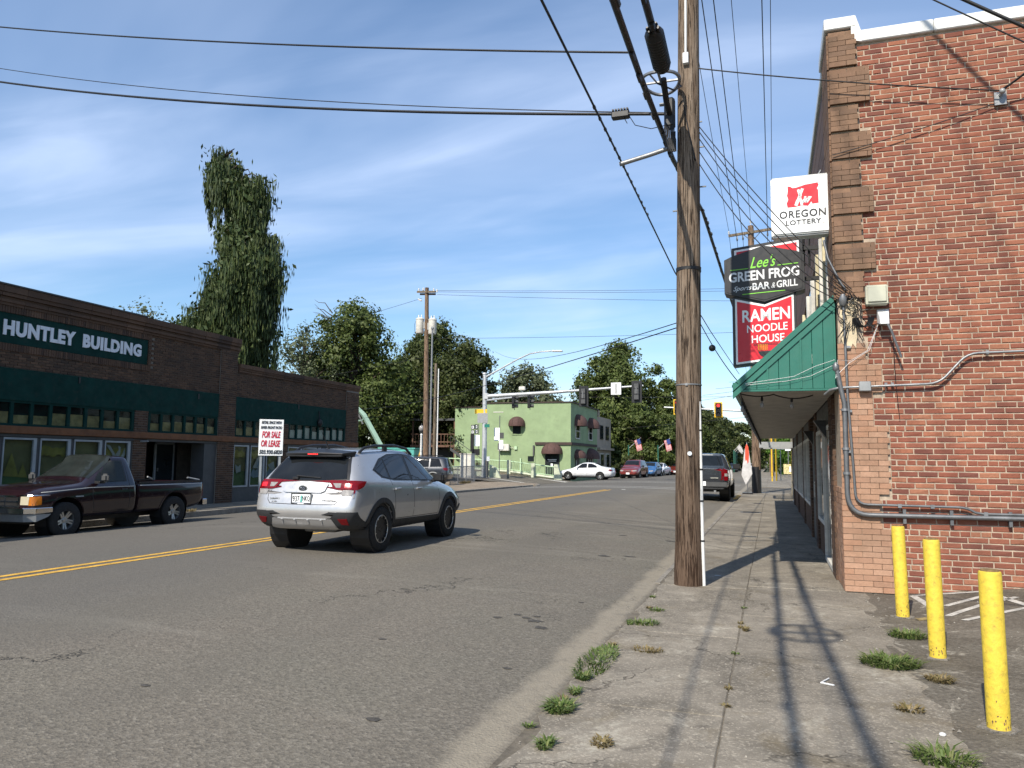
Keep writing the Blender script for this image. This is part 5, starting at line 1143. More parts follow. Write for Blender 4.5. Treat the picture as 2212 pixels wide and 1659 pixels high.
# =============================== signs over the awning
ls = thing('lottery_sign', 'white illuminated box sign reading OREGON LOTTERY on the brick corner', 'sign', (.48, 11.0, 5.05), R(-2))
MB().box(-.405, .405, -.11, .11, -.42, .42).build('cabinet', 'signframe', ls, local=True, bevel=.02, seg=2)
fc = MB().box(-.37, .37, -.125, -.111, -.385, .385).build('face', 'signwhite', ls, local=True, bevel=.004)
FM = plane_M((0, -.126, 0), (1, 0, 0), (0, 0, 1))
px = lambda x, y: ((x - 615) / 437 * .80, (318 - y) / 437 * .80)
m = MB().prism([px(*p) for p in ((515, 168), (535, 172), (548, 184), (575, 184), (640, 168), (725, 160), (731, 180), (718, 205), (727, 218), (728, 315), (684, 317), (678, 298), (655, 330), (610, 322), (565, 330), (512, 330), (506, 300), (518, 270), (510, 240), (516, 205))], .003, FM); m.build('emblem', 'signred', fc, local=True)
m = MB(); HM = plane_M((0, -.1295, 0), (1, 0, 0), (0, 0, 1))
for a, b, w in (((590, 205), (600, 245), 9), ((618, 200), (585, 285), 10), ((585, 285), (572, 318), 12), ((600, 262), (612, 318), 9), ((600, 262), (606, 245), 8), ((614, 300), (640, 262), 6), ((624, 303), (648, 275), 5), ((640, 301), (664, 264), 6), ((650, 300), (676, 266), 6), ((636, 262), (624, 303), 6), ((660, 268), (642, 300), 6)):
    a, b = Vector(px(*a)), Vector(px(*b)); d = (b - a).normalized(); nn = Vector((-d.y, d.x)) * w / 437 * .8
    a2, b2 = a - d * .008, b + d * .008
    m.prism([tuple(a2 + nn), tuple(a2 - nn), tuple(b2 - nn * .9), tuple(b2 + nn * .9)], .0015, HM); 
m.build('fingers_emblem', 'signwhite', fc, local=True)
m = MB(); text(m, 'OREGON', FM, -.295, -.175, .59, .105, .003, .022, 0, 1.12); text(m, 'LOTTERY', FM, -.215, -.275, .45, .07, .003, .022, 0, 1.1); text(m, 'TM', FM, .245, -.28, .03, .014, .003); m.build('lettering', 'ink', fc, local=True)
for x in (.2, .34): MB().tube([(x, 0, .42), (x + .05, 0, .5)], .012, 6).build('hook', 'galv', ls, local=True)
MB().rbox((.42, .05, .0), (.10, .05, .7)).build('mount', 'blackm', ls, local=True)
gs = thing('restaurant_sign', 'tall charcoal and red blade sign for bar and noodle house above the awning', 'sign', (-.05, 13.0, 4.1), R(-2))
ZB = 4.1
def poly_part(pts, y0, d, nm, mat, par=gs):  # pts in (x, z) world
    pp = [(x + .05, z - ZB) for x, z in pts]
    return MB().prism(pp, d, plane_M((0, y0 - 0, 0), (1, 0, 0), (0, 0, 1))).build(nm, mat, par, local=True, bevel=.004)
# cabinets (normal of the plane faces -Y, prism grows towards -Y)
poly_part([(-.545, 4.72), (-.545, 5.06), (.555, 5.17), (.555, 4.80)], .13, .26, 'top_cabinet', 'signdark')
poly_part([(-.545, 3.10), (-.545, 4.24), (.44, 4.30), (.44, 3.20)], .13, .26, 'lower_cabinet', 'signdark')
hx = [(-.66, 4.30), (-.66, 4.86), (-.54, 4.915), (-.04, 5.06), (.46, 4.93), (.575, 4.86), (.575, 4.30), (-.04, 4.13)]
poly_part(hx, .16, .33, 'middle_cabinet', 'signdark')
poly_part([(x * .94 + (-.003), (z - 4.6) * .94 + 4.6) for x, z in hx], -.171, .006, 'middle_face', 'signdark')
poly_part([(-.50, 4.80), (-.50, 5.02), (.50, 5.11), (.50, 4.86), (-.04, 4.99)], -.131, .006, 'white_border', 'signwhite')
poly_part([(-.465, 4.84), (-.465, 4.99), (.465, 5.075), (.465, 4.895), (-.04, 5.02)], -.138, .004, 'red_panel', 'signred')
poly_part([(-.50, 3.13), (-.50, 4.21), (-.04, 4.09), (.40, 4.25), (.40, 3.23)], -.131, .006, 'white_border', 'signwhite')
rp = poly_part([(-.47, 3.165), (-.47, 4.165), (-.04, 4.055), (.37, 4.205), (.37, 3.265)], -.138, .004, 'red_panel', 'signred')
TP = plane_M((.05, -.178, -ZB), (1, 0, .045), (0, 0, 1))
TQ = plane_M((.05, -.1425, -ZB), (1, 0, .045), (0, 0, 1))
m = MB(); text(m, "Lee's", TP, -.25, 4.70, .40, .19, .004, .008, .4);
m.build('green_lettering', 'signgreen', gs, local=True)
for x0, x1, z in ((-.56, -.28, 4.70), (.17, .48, 4.70), (-.38, .28, 4.28)): MB().box(x0, x1, z, z + .012, 0, .004, TP).build('green_rule', 'signgreen', gs, local=True)
m = MB(); text(m, 'GREEN FROG', TP, -.585, 4.50, 1.08, .165, .004, .026); text(m, 'BAR', TP, -.22, 4.34, .27, .115, .004, .022); text(m, '&', TP, .07, 4.34, .06, .09, .004, .0, .3); text(m, 'GRILL', TP, .15, 4.34, .32, .115, .004, .022); text(m, 'Sports', TP, -.52, 4.33, .29, .10, .004, .006, .45)
m.build('silver_lettering', 'signsilver', gs, local=True)
m = MB(); text(m, 'RAMEN', TQ, -.39, 3.83, .73, .20, .003, .020); text(m, 'NOODLE', TQ, -.32, 3.655, .62, .125, .003, .010); text(m, 'HOUSE', TQ, -.25, 3.48, .50, .125, .003, .010); m.build('white_lettering', 'signwhite', rp, local=True)
m = MB()
for i in range(6): m.tube([Vector((-.10 + .026 * i + .004 * (k % 2), -.145, 3.30 - ZB + .012 * k + .05)) for k in range(9)], .006, 4)
m.build('noodles', 'noodle', rp, local=True)
m = MB().prism([(.16 * cos(t), .11 * sin(t)) for t in [pi + pi * i / 12 for i in range(13)]], .004, plane_M((.06, -.1425, 3.34 - ZB), (1, 0, .045), (0, 0, 1))); m.build('bowl', 'signdark', rp, local=True)
m = MB(); m.box(-.17, .20, 0, .006, 0, .004, plane_M((0, -.1425, 3.455 - ZB), (1, 0, .02), (0, 0, 1))); m.box(-.17, .20, 0, .006, 0, .004, plane_M((0, -.1425, 3.435 - ZB), (1, 0, .02), (0, 0, 1))); m.build('chopsticks', 'signdark', rp, local=True)
for z in (5.0, 4.5, 3.4): MB().rbox((.72, 0, z - ZB), (.46, .06, .06)).build('bracket', 'blackm', gs, local=True)
for x in (.52, .62, .70): MB().tube([(x, .05, .62), (x, .05, 1.1)], .02, 5).build('rod', 'blackm', gs, local=True)

# =============================== bollards
for y, h, lab in ((5.41, .915, 'nearest and tallest looking of the three yellow bollards'), (7.18, .94, 'middle one of the three yellow bollards'), (8.93, .915, 'farthest of the three yellow bollards, next to the brick corner')):
    b = thing('bollard', lab, 'bollard', (1.245, y, 0), 0, 'yellow pipe bollards beside the brick wall')
    lean = Matrix.Rotation(R(br.uniform(-1.2, -.2)), 4, 'Y')
    MB().lathe([(.063, -.1), (.063, h - .016), (.060, h - .004), (.054, h)], 24, lean).build('pipe', 'bollard', b, local=True, smooth=True)
    MB().lathe([(.054, h - .010), (.050, h + .010), (.025, h + .013), (.0, h + .010)], 20, lean, cap=False).build('cap', 'rustcap', b, local=True, smooth=True)
    m = MB(); q = random.Random(int(y * 10))
    pts = [((.070 + q.uniform(0, .05)) * cos(t), (.070 + q.uniform(0, .05)) * sin(t)) for t in [2 * pi * i / 18 for i in range(18)]]
    m.prism(pts, .012, Matrix.Translation((0, 0, -.008))); m.build('footing', 'kerb', b, local=True)
    m = MB()
    for i in range(46):   # peeled patches of rust low on the pipe
        t = q.uniform(0, 2 * pi); z0 = abs(q.gauss(0, .06)) + .004; w, hh = q.uniform(.02, .13), q.uniform(.006, .028)
        if h < 0: continue
        A = [(.0637 * cos(t + a), .0637 * sin(t + a), z0 + zz) for a, zz in ((0, 0), (w, .004), (w * 1.2, hh * .6), (w * .6, hh), (-.03, hh * .7))]
        m.add(A, [(0, 1, 2, 3, 4)], lean)
    tag(m.build('rust_patch', 'rustcap', b, local=True), kind='stuff')

# =============================== far poles and lines
fp = thing('utility_pole', 'wooden pole with crossarm standing at the far corner behind the awning', 'utility pole', (-.72, 42, 0))
MB().tube([(-.03, 0, -.2), (0, 0, 3), (-.02, 0, 8), (-.05, 0, 14.15)], [.24, .215, .19, .15], 14).build('shaft', 'pole_far', fp, local=True, smooth=True)
MB().lathe([(.245, -.1), (.23, 1.35), (.222, 1.36)], 14, Matrix.Translation((-.02, 0, 0)), cap=False).build('base_wrap', 'blackm', fp, local=True)
CA = []
MB().rbox((-.05, -.16, 13.75), (2.3, .1, .13), 0, 0, R(-5)).build('crossarm', 'crossarm', fp, local=True)
for x in (-1.05, .95): MB().tube([(x * .45, -.12, 13.73), (0, -.12, 13.25)], .02, 5).build('brace', 'galvd', fp, local=True)
for x in (-1.12, 0, 1.08):
    z = 13.82 + x * .09 + (.45 if x == 0 else 0)
    MB().lathe([(.02, 0), (.02, .08), (.06, .1), (.03, .14), (.055, .17), (.02, .24)], 8, Matrix.Translation((x - .05, -.16 if x else 0, z - .05))).build('insulator', 'plastic_w', fp, local=True); CA.append((-.72 + x - .05, 41.84, z + .18))
for x in (-.75, -.45, .8): MB().lathe([(.03, -.28), (.05, -.2), (.02, 0)], 6, Matrix.Translation((x, -.16, 13.68 + x * .09))).build('hanger', 'galvd', fp, local=True); CA.append((-.72 + x, 41.84, 13.45 + x * .09))
for (x, y, z), cn_ in zip(CA, ('left end insulator', 'pole top insulator', 'right end insulator', 'left hanger', 'middle hanger', 'right hanger')):
    wire((x - .12, -8, z + 3.2), (x, y, z), .7, .011 if z > 13.6 else .016, label='high conductor running overhead to the %s of the far crossarm pole' % cn_, group='conductors to the far crossarm pole')
    wire((x, y, z), (x - .6, 100, z - 2), 1.2, .012, label='conductor continuing down the street from the %s of the far crossarm pole' % cn_, group='conductors beyond the far crossarm pole')
for x, y in ((-1.0, 98), (-1.2, 135)):
    p = thing('utility_pole', 'distant wooden pole on the right pavement, %s' % ('seen beside the nearer awning pole' if y < 100 else 'the farthest one down the street'), 'utility pole', (x + 1.1, y, 0)); MB().tube([(0, 0, -.1), (0, 0, 12)], [.2, .14], 8).build('shaft', 'pole_far', p, local=True); MB().rbox((0, 0, 11.4), (2.2, .1, .12)).build('crossarm', 'crossarm', p, local=True)
# left far pole with transformers
lp = thing('utility_pole', 'tall wooden pole carrying two white transformers at the left far side', 'utility pole', (-23.3, 50, 0))
MB().tube([(.1, 0, -.2), (0, 0, 6), (-.12, 0, 13.95)], [.21, .18, .14], 14).build('shaft', 'pole_far', lp, local=True, smooth=True)
MB().rbox((-.1, -.15, 13.62), (2.4, .11, .14), R(-32), 0, R(9)).build('crossarm', 'crossarm', lp, local=True); MB().rbox((-.1, .12, 13.5), (2.0, .1, .13), R(-32), 0, R(9)).build('crossarm', 'crossarm', lp, local=True)
for i, (x, y, z) in enumerate(((-1.0, .5, 13.95), (-.5, .2, 13.9), (.7, -.6, 13.6), (1.0, -.7, 13.5))): MB().lathe([(.03, 0), (.07, .04), (.04, .1), (.06, .14), (.03, .22)], 8, Matrix.Translation((x, y, z - .1))).build('insulator', 'offwhite', lp, local=True)
for i in range(4): MB().lathe([(.05, 0), (.07, .05), (.05, .1)], 6, Matrix.Translation((-1.0 + .12 * i, .5 - .1 * i, 13.2 - .06 * i))).build('insulator', 'plastic_w', lp, local=True)
for s, lab in ((-1, 'left'), (1, 'right')):
    t_ = thing('transformer', 'white can transformer on the %s side of the far pole' % lab, 'transformer', (-23.3 + s * .50 - .07, 50 - .1, 10.6 + (.0 if s < 0 else -.1)))
    MB().lathe([(.26, 0), (.29, .05), (.29, .98), (.31, 1.0), (.31, 1.06), (.2, 1.14), (.0, 1.16)], 18).build('tank', 'offwhite', t_, local=True, smooth=True)
    for a in (-.1, .12): MB().lathe([(.02, 1.12), (.05, 1.16), (.03, 1.24), (.05, 1.28), (.02, 1.36)], 7, Matrix.Translation((a, 0, 0))).build('bushing', 'plastic_w', t_, local=True)
    MB().rbox((-s * .33, .03, .6), (.14, .1, .5)).build('bracket', 'box_grey', t_, local=True)
    MB().tube([(s * .3, 0, .95), (s * .42, 0, .7), (s * .40, 0, .2), (s * .2, 0, -.2)], .012, 5).build('lead', 'black', t_, local=True, smooth=True)
for i, (x, y, h, r, mat, lab) in enumerate(((-22.55, 49.2, 10.7, .075, 'galv', 'tall thin grey metal pole just right of the transformer pole'), (-21.95, 48.6, 8.2, .12, 'crossarm', 'short grey weathered wooden pole right of the transformer pole'), (-21.65, 48.4, 7.8, .05, 'plastic_w', 'thin white conduit riser beside the short weathered pole'))):
    p = thing('utility_pole' if i < 2 else 'conduit_riser', lab, 'pole', (x, y, 0)); MB().tube([(0, 0, -.1), (0, 0, h)], [r, r * .8], 10).build('shaft', mat, p, local=True, smooth=True)
    if i == 0: MB().lathe([(.07, h), (.11, h + .08), (.09, h + .18), (.03, h + .22)], 8).build('head', 'galv', p, local=True)
wire((-18.8, 52, 9.4), (-1.0, 10.2, 3.42), .55, .007, label='upper sagging wire between the foreground pole and the mast lamp')
wire((-31.6, 50, 5.6), (-1.0, 10.22, 3.36), .7, .008, label='lower sagging wire from the foreground pole to far left')
wire((-22.6, 49.2, 10.6), (-20.8, 55.2, 7.9), .5, .02, label='wire looping from the thin metal pole to the signal mast')
for k, (za, zb) in enumerate(((13.7, 12.6), (13.6, 12.3), (13.4, 10.6), (10.2, 10.6))): wire((-22.6, 50, za), (40, 60, zb + 2), .8, .012, label='%s faint line stretching right from the transformer pole' % ('topmost', 'second', 'third', 'lowest')[k], group='faint lines right of the transformer pole')
wire((-23.8, 50, 13.2), (-60, 58, 9.5), .5, .012, label='faint upper line going left from the transformer pole'); wire((-23.4, 50, 8.9), (-60, 52, 5.8), .6, .012, label='faint lower line going left from the transformer pole'); wire((-23.4, 50, 4.9), (-45, 44, 3.6), .3, .012, label='low line behind the shops going left')
wire((-20, 56, 6.5), (30, 58, 7.0), .5, .012, label='low line crossing behind the signal arm'); wire((30, 62, 9), (-12, 66, 4.4), .4, .012, label='low line crossing the street toward the trees')
for k in range(4): wire((-6 + k, 62, 6.3 + .5 * k), (8, 50 + 3 * k, 8 + .4 * k), .3, .011, label='%s thin line crossing beyond the red signal' % ('lowest', 'second lowest', 'second highest', 'highest')[k], group='thin lines beyond the red signal')

# =============================== traffic signals
MAST = thing('signal_mast', 'grey traffic signal mast with long arm and street lamp at the far corner', 'signal mast', (-20.75, 55.2, 0))
MB().tube([(0, 0, -.1), (0, 0, 4), (-.05, 0, 8.2)], [.20, .18, .145], 14).build('mast', 'polegrey', MAST, local=True, smooth=True); MB().lathe([(.2, 8.15), (.17, 8.24), (.0, 8.27)], 14, Matrix.Translation((-.05, 0, 0))).build('cap', 'polegrey', MAST, local=True)
MB().rbox((.15, -.05, 6.42), (.3, .3, .45)).build('arm_bracket', 'polegrey', MAST, local=True, bevel=.02)
MB().tube([(.2, -.05, 6.42), (6, -.05, 6.66), (12.15, -.05, 7.0)], [.155, .115, .06], 12).build('signal_arm', 'polegrey', MAST, local=True, smooth=True)
MB().tube([(.0, 0, 7.9), (1.2, -.02, 8.5), (2.6, -.05, 9.2), (3.6, -.08, 9.6), (4.5, -.1, 9.72), (5.4, -.1, 9.74)], [.07, .065, .06, .055, .05, .045], 8).build('lamp_arm', 'polegrey', MAST, local=True, smooth=True)
MB().rbox((5.75, -.1, 9.72), (.8, .32, .12), 0, 0, R(2)).build('street_lamp', 'signframe', MAST, local=True, bevel=.03)
MB().rbox((.27, -.1, .9), (.16, .3, 1.3)).build('base_box', 'trimgrey', MAST, local=True); MB().rbox((.42, -.25, 1.65), (.2, .1, .34)).build('push_button', 'signwhite', MAST, local=True)
def back_signal(x, y, z, lab, s=1.0, facing=0):
    t_ = thing('traffic_signal', lab, 'traffic signal', (x, y, z), facing)
    MB().rbox((0, 0, 0), (.62 * s, .03, 1.32 * s)).build('backplate', 'blackm', t_, local=True, bevel=.01); MB().rbox((0, -.12, 0), (.33 * s, .2, 1.02 * s)).build('housing', 'blackm', t_, local=True, bevel=.03)
    for k in range(3): MB().rbox((0, -.225, (.34 - .34 * k) * s), (.27 * s, .012, .27 * s)).build('door', 'trimgrey', t_, local=True, bevel=.01)
    MB().rbox((0, -.26, .1), (.07, .06, .5)).build('clamp', 'galvd', t_, local=True); return t_
back_signal(-12.95, 55.0, 6.28, 'black traffic signal seen from behind, left one on the long arm', 1.15); back_signal(-9.05, 55.0, 6.55, 'black traffic signal seen from behind, near the tip of the long arm', 1.2)
pn = thing('road_sign', 'white rectangular sign back on the long signal arm', 'sign', (-10.55, 55.1, 6.8)); MB().rbox((0, -.1, 0), (.75, .02, .9)).build('plate', 'signframe', pn, local=True, bevel=.01); MB().rbox((0, -.12, .0), (.06, .02, .7)).build('bracket', 'galvd', pn, local=True); MB().rbox((.0, -.13, .1), (.04, .02, .3)).build('clamp', 'galvd', pn, local=True)
arm2 = thing('signal_mast', 'second lower signal arm over the cross street behind the mast', 'signal mast', (-22.8, 60.7, 0))
MB().tube([(0, 0, -.1), (0, 0, 6.9)], [.14, .11], 10).build('mast', 'polegrey', arm2, local=True, smooth=True); MB().tube([(0, 0, 6.55), (5.4, -2.7, 6.75)], [.09, .05], 8).build('arm', 'polegrey', arm2, local=True, smooth=True)
for x, lab in ((-19.4, 'left of the pair'), (-18.1, 'right of the pair')):
    t_ = thing('traffic_signal', 'black side-on traffic signal hanging over the mint building roofline, %s' % lab, 'traffic signal', (x, 58, 6.2), R(-75))
    MB().rbox((0, .1, 0), (.6, .03, 1.3)).build('backplate', 'blackm', t_, local=True); MB().rbox((0, 0, 0), (.34, .2, 1.05)).build('housing', 'blackm', t_, local=True, bevel=.03)
    for k in range(3): MB().lathe([(.14, 0), (.14, .28)], 12, Matrix.Translation((0, .12, .34 - .34 * k)) @ Matrix.Rotation(-pi / 2, 4, 'X'), cap=False).build('visor', 'trimgrey', t_, local=True, smooth=True)
cam_ = thing('camera', 'small white camera on the long signal arm above the pair of signals', 'camera', (-17.7, 55.1, 6.85)); MB().rbox((0, -.1, .1), (.5, .25, .3)).build('body', 'offwhite', cam_, local=True, bevel=.05); MB().tube([(0, 0, -.3), (0, 0, .1)], .04, 6).build('stem', 'offwhite', cam_, local=True)
# red signal on the right
rm = thing('signal_mast', 'thin grey signal arm reaching over the road from the right behind the awning', 'signal mast', (2.0, 58, 0)); MB().tube([(0, 0, -.1), (0, 0, 6.2)], [.17, .13], 10).build('mast', 'polegrey', rm, local=True); MB().tube([(0, 0, 5.1), (-4, 0, 5.3), (-9.5, 0, 5.62)], [.10, .08, .05], 8).build('arm', 'polegrey', rm, local=True, smooth=True)
def front_signal(x, y, z, lab, s=1.):
    t_ = thing('traffic_signal', lab, 'traffic signal', (x, y, z))
    MB().rbox((0, .0, 0), (.60 * s, .03, 1.14 * s)).build('backplate', 'sig_yellow', t_, local=True, bevel=.01); MB().rbox((0, -.10, 0), (.42 * s, .18, .98 * s)).build('housing', 'blackm', t_, local=True, bevel=.02)
    for k, mt_ in enumerate(('brakelit', 'blackm', 'blackm')):
        zz = (.31 - .31 * k) * s
        MB().lathe([(.125 * s, 0), (.1 * s, .03), (0, .04)], 16, Matrix.Translation((0, -.19, zz)) @ Matrix.Rotation(pi / 2, 4, 'X')).build('lens', mt_, t_, local=True, smooth=True)
        m = MB()
        for j in range(9):
            a0, a1 = pi * (-.15 + 1.3 * j / 9), pi * (-.15 + 1.3 * (j + 1) / 9); r_ = .145 * s
            m.add([(r_ * cos(a0), -.19, zz + r_ * sin(a0)), (r_ * cos(a1), -.19, zz + r_ * sin(a1)), (r_ * cos(a1), -.36, zz + r_ * sin(a1)), (r_ * cos(a0), -.36, zz + r_ * sin(a0))], [(0, 1, 2, 3)])
        m.build('visor', 'blackm', t_, local=True)
front_signal(-3.57, 57.9, 5.38, 'yellow framed traffic signal showing red left of the awning', .98)
front_signal(-6.50, 57.9, 5.62, 'yellow framed traffic signal mostly hidden behind the foreground pole')
# signs on the near mast
for (x, z, w, h, mat, lab) in ((-21.0, 5.25, .95, .34, 'sig_yellow', 'amber striped sign back high on the signal mast'), (-20.85, 4.75, .8, .75, 'box_grey', 'grey square sign back on the signal mast below the amber one')):
    s_ = thing('road_sign', lab, 'sign', (x, 55.0, z), R(12)); MB().rbox((0, 0, 0), (w, .02, h)).build('plate', mat, s_, local=True); MB().rbox((0, .03, 0), (.06, .03, h * .8)).build('bracket', 'galvd', s_, local=True)
s_ = thing('street_sign', 'small green street name sign on the signal mast', 'sign', (-20.45, 54.9, 4.15)); MB().rbox((0, 0, 0), (.42, .02, .24)).build('plate', 'street_green', s_, local=True); MB().rbox((0, .03, 0), (.05, .04, .2)).build('bracket', 'galvd', s_, local=True)
si = thing('sign_cluster', 'cluster of white and black route signs left of the signal mast', 'signs', (-21.35, 54.9, 3.3))
for i, (x, z, w, h) in enumerate(((-.25, .75, .28, .34), (.03, .78, .24, .36), (-.25, .38, .26, .32), (.05, .40, .24, .32))):
    p_ = MB().rbox((x, 0, z), (w, .03, h)).build('panel', 'blackm', si, local=True); MB().rbox((x, -.018, z), (w * .62, .006, h * .62)).build('panel_face', 'signwhite', p_, local=True); MB().rbox((x, -.022, z), (w * .3, .004, h * .4)).build('panel_mark', 'ink', p_, local=True)
MB().rbox((.12, -.02, -.28), (.42, .03, .85)).build('panel', 'signwhite', si, local=True); MB().rbox((-.28, 0, -.45), (.26, .12, 1.35)).build('signal_box', 'blackm', si, local=True); MB().rbox((.05, -.1, -1.15), (.55, .3, .45)).build('signal_box', 'blackm', si, local=True); MB().tube([(.2, .05, -1.4), (.2, .05, 1.0)], .03, 6).build('post', 'galvd', si, local=True)
si = thing('sign_cluster', 'white and grey signs right of the signal mast', 'signs', (-20.0, 56.2, 3.1))
for x, z, w, h, mt_ in ((-.1, .45, .45, 1.0, 'signwhite'), (.25, .35, .42, .45, 'trimgrey'), (.25, -.35, .34, .7, 'signwhite'), (.1, -.5, .25, .5, 'trimgrey')): MB().rbox((x, -.02 * z, z), (w, .03, h)).build('panel', mt_, si, local=True)
MB().tube([(.1, .05, -3.2), (.1, .05, 1.9)], .035, 6).build('post', 'galvd', si, local=True)
ct = thing('signal_cabinet', 'tall pale grey signal cabinet behind the chain link fence', 'cabinet', (-21.0, 52, 0))
MB().rbox((0, .4, .98), (.86, .75, 1.96)).build('case', 'offwhite', ct, local=True, bevel=.02); MB().rbox((0, .4, 1.98), (.94, .83, .05)).build('lid', 'offwhite', ct, local=True); MB().rbox((0, .02, 1.0), (.78, .012, 1.7)).build('door', 'offwhite', ct, local=True); MB().rbox((.28, .0, .3), (.2, .05, .25)).build('vent', 'box_grey', ct, local=True)
fe = thing('chain_link_fence', 'low galvanised chain link fence at the far left corner', 'fence', (-18.3, 43, 0))
FP = [(-18.0, 42.2), (-18.5, 44.6), (-19.0, 47.2), (-19.6, 50.2), (-20.4, 54.6)]
for x, y in FP: MB().tube([(x, y, -.05), (x, y, 1.15)], .03, 6).build('post', 'galv', fe)
for (x0, y0), (x1, y1) in zip(FP, FP[1:]):
    MB().tube([(x0, y0, 1.13), (x1, y1, 1.13)], .024, 6).build('rail', 'galv', fe)
    m = MB(); a, b = Vector((x0, y0, .04)), Vector((x1, y1, .04)); n = int((b - a).length / .11)
    for k in range(-9, n):
        for s in (0, 1):
            k0, k1 = (k, k + 9) if s == 0 else (k + 9, k)
            f0, f1 = k0 / n, k1 / n; z0, z1 = .0, 1.08
            if f0 > 1 and f1 > 1: continue
            def clipp(f, z, fo, zo):
                if f < 0: return 0, z + (zo - z) * (0 - f) / (fo - f)
                if f > 1: return 1, z + (zo - z) * (f - 1) / (f - fo)
                return f, z
            A, B = clipp(f0, z0, f1, z1), clipp(f1, z1, f0, z0)
            m.tube([a.lerp(b, A[0]) + Vector((0, 0, A[1])), a.lerp(b, B[0]) + Vector((0, 0, B[1]))], .0042, 3, False)
    m.build('mesh', 'galv', fe)
# globe lamp, boom lift, teal machine
for x, y, lab in ((-26.9, 57, 'white globe street lamp left of the transformer pole'),):
    l = thing('globe_lamp', lab, 'street lamp', (x, y, .5)); MB().lathe([(.14, -.6), (.10, .3), (.085, 3.0), (.11, 3.05), (.06, 3.12), (.09, 3.2)], 12).build('column', 'white', l, local=True, smooth=True); MB().lathe([(.14, 3.2), (.2, 3.28), (.2, 3.34)], 12).build('collar', 'blackm', l, local=True); MB().sphere((0, 0, 3.55), .23, 12, 8, (1, 1, 1.15)).build('globe', 'clearlamp', l, local=True, smooth=True); MB().lathe([(.08, 3.78), (.05, 3.9), (.0, 4.0)], 8).build('finial', 'blackm', l, local=True)
    MB().add([(-.5, 0, .6), (-.15, 0, .6), (-.1, 0, 1.8), (-.35, 0, .9), (-.5, .02, .6), (-.15, .02, .6), (-.1, .02, 1.8), (-.35, .02, .9)], [(0, 1, 2, 3), (7, 6, 5, 4), (0, 4, 5, 1), (1, 5, 6, 2), (2, 6, 7, 3), (3, 7, 4, 0)]).build('banner', 'sig_yellow', l, local=True)
bl = thing('boom_lift', 'pale green boom lift arm rising behind the dark brick shops', 'boom lift', (-32.2, 60, 0))
MB().tube([(-31.95, 60, 2.3), (-33.9, 60, 5.35), (-34.5, 60, 5.9), (-35.6, 60, 6.0)], [.26, .24, .22, .2], 4).build('boom', 'liftgreen', bl); MB().tube([(-34.0, 60, 4.6), (-34.5, 60, 5.5)], .07, 5).build('ram', 'galv', bl); MB().tube([(-35.4, 60, 4.9), (-34.1, 60, 4.9), (-33.8, 60, 5.3)], .07, 5).build('link', 'liftgreen', bl); MB().tube([(-34.6, 60, 0), (-34.6, 60, 4.9)], .16, 6).build('post', 'greypole', bl)
MB().rbox((-31.9, 60, 1.4), (1.6, 1.4, 1.8)).build('turret', 'teal', bl, bevel=.06); MB().rbox((-32, 60, .3), (2.6, 1.9, .5)).build('chassis', 'blackm', bl)
tm = thing('generator_trailer', 'teal box trailer with dark window panels behind the silver crossover', 'trailer', (-30.2, 59.5, 0))
MB().rbox((-30.0, 59.5, 1.7), (3.3, 1.6, 1.45)).build('body', 'teal', tm, bevel=.04); MB().rbox((-30.0, 59.5, 2.46), (3.5, 1.7, .1)).build('roof', 'teal', tm); MB().rbox((-29.2, 58.69, 1.85), (1.0, .02, .7)).build('window', 'window', tm); MB().rbox((-30.8, 58.69, 1.85), (.8, .02, .7)).build('window', 'window', tm)
for x in (-31, -29): MB().lathe([(.35, 0), (.35, .25)], 14, Matrix.Translation((x, 58.7, .35)) @ Matrix.Rotation(-pi / 2, 4, 'X')).build('wheel', 'tyre', tm)
# flags on dark green poles
def us_flag(M, w, h, par):
    for i in range(13):
        m = MB(); n = 6
        for k in range(n + 1):
            x = w * k / n; wob = .05 * sin(k * 1.6); dr = -.10 * (k / n) ** 1.3
            m.v += [(x, -h * i / 13 + dr, wob), (x, -h * (i + 1) / 13 + dr, wob)]
        m.f = [(2 * k, 2 * k + 2, 2 * k + 3, 2 * k + 1) for k in range(n)]
        m.v = [tuple(M @ Vector(v)) for v in m.v]
        m.build('stripe', 'flagred' if i % 2 == 0 else 'flagwhite', par, local=True)
    m = MB(); m.box(0, w * .42, -h * 7 / 13 - .03, .004, -.012, .06, M); m.build('canton', 'flagblue', par, local=True)
for x, y, lab in ((-15.1, 86, 'flag pole with striped flag left of the parked white car'), (-11.9, 86.5, 'flag pole with striped flag above the parked maroon car')):
    f = thing('flag_pole', lab, 'flag', (x, y, 0)); MB().tube([(0, 0, -.1), (0, 0, 3.4)], .075, 8).build('pole', 'greypole', f, local=True); MB().tube([(0, 0, 3.0), (1.35, -.1, 4.2)], .022, 6).build('staff', 'flagwhite', f, local=True)
    us_flag(plane_M((1.25, -.1, 4.1), (.35, 0, -1), (.95, 0, .35)), 1.25, .62, f)
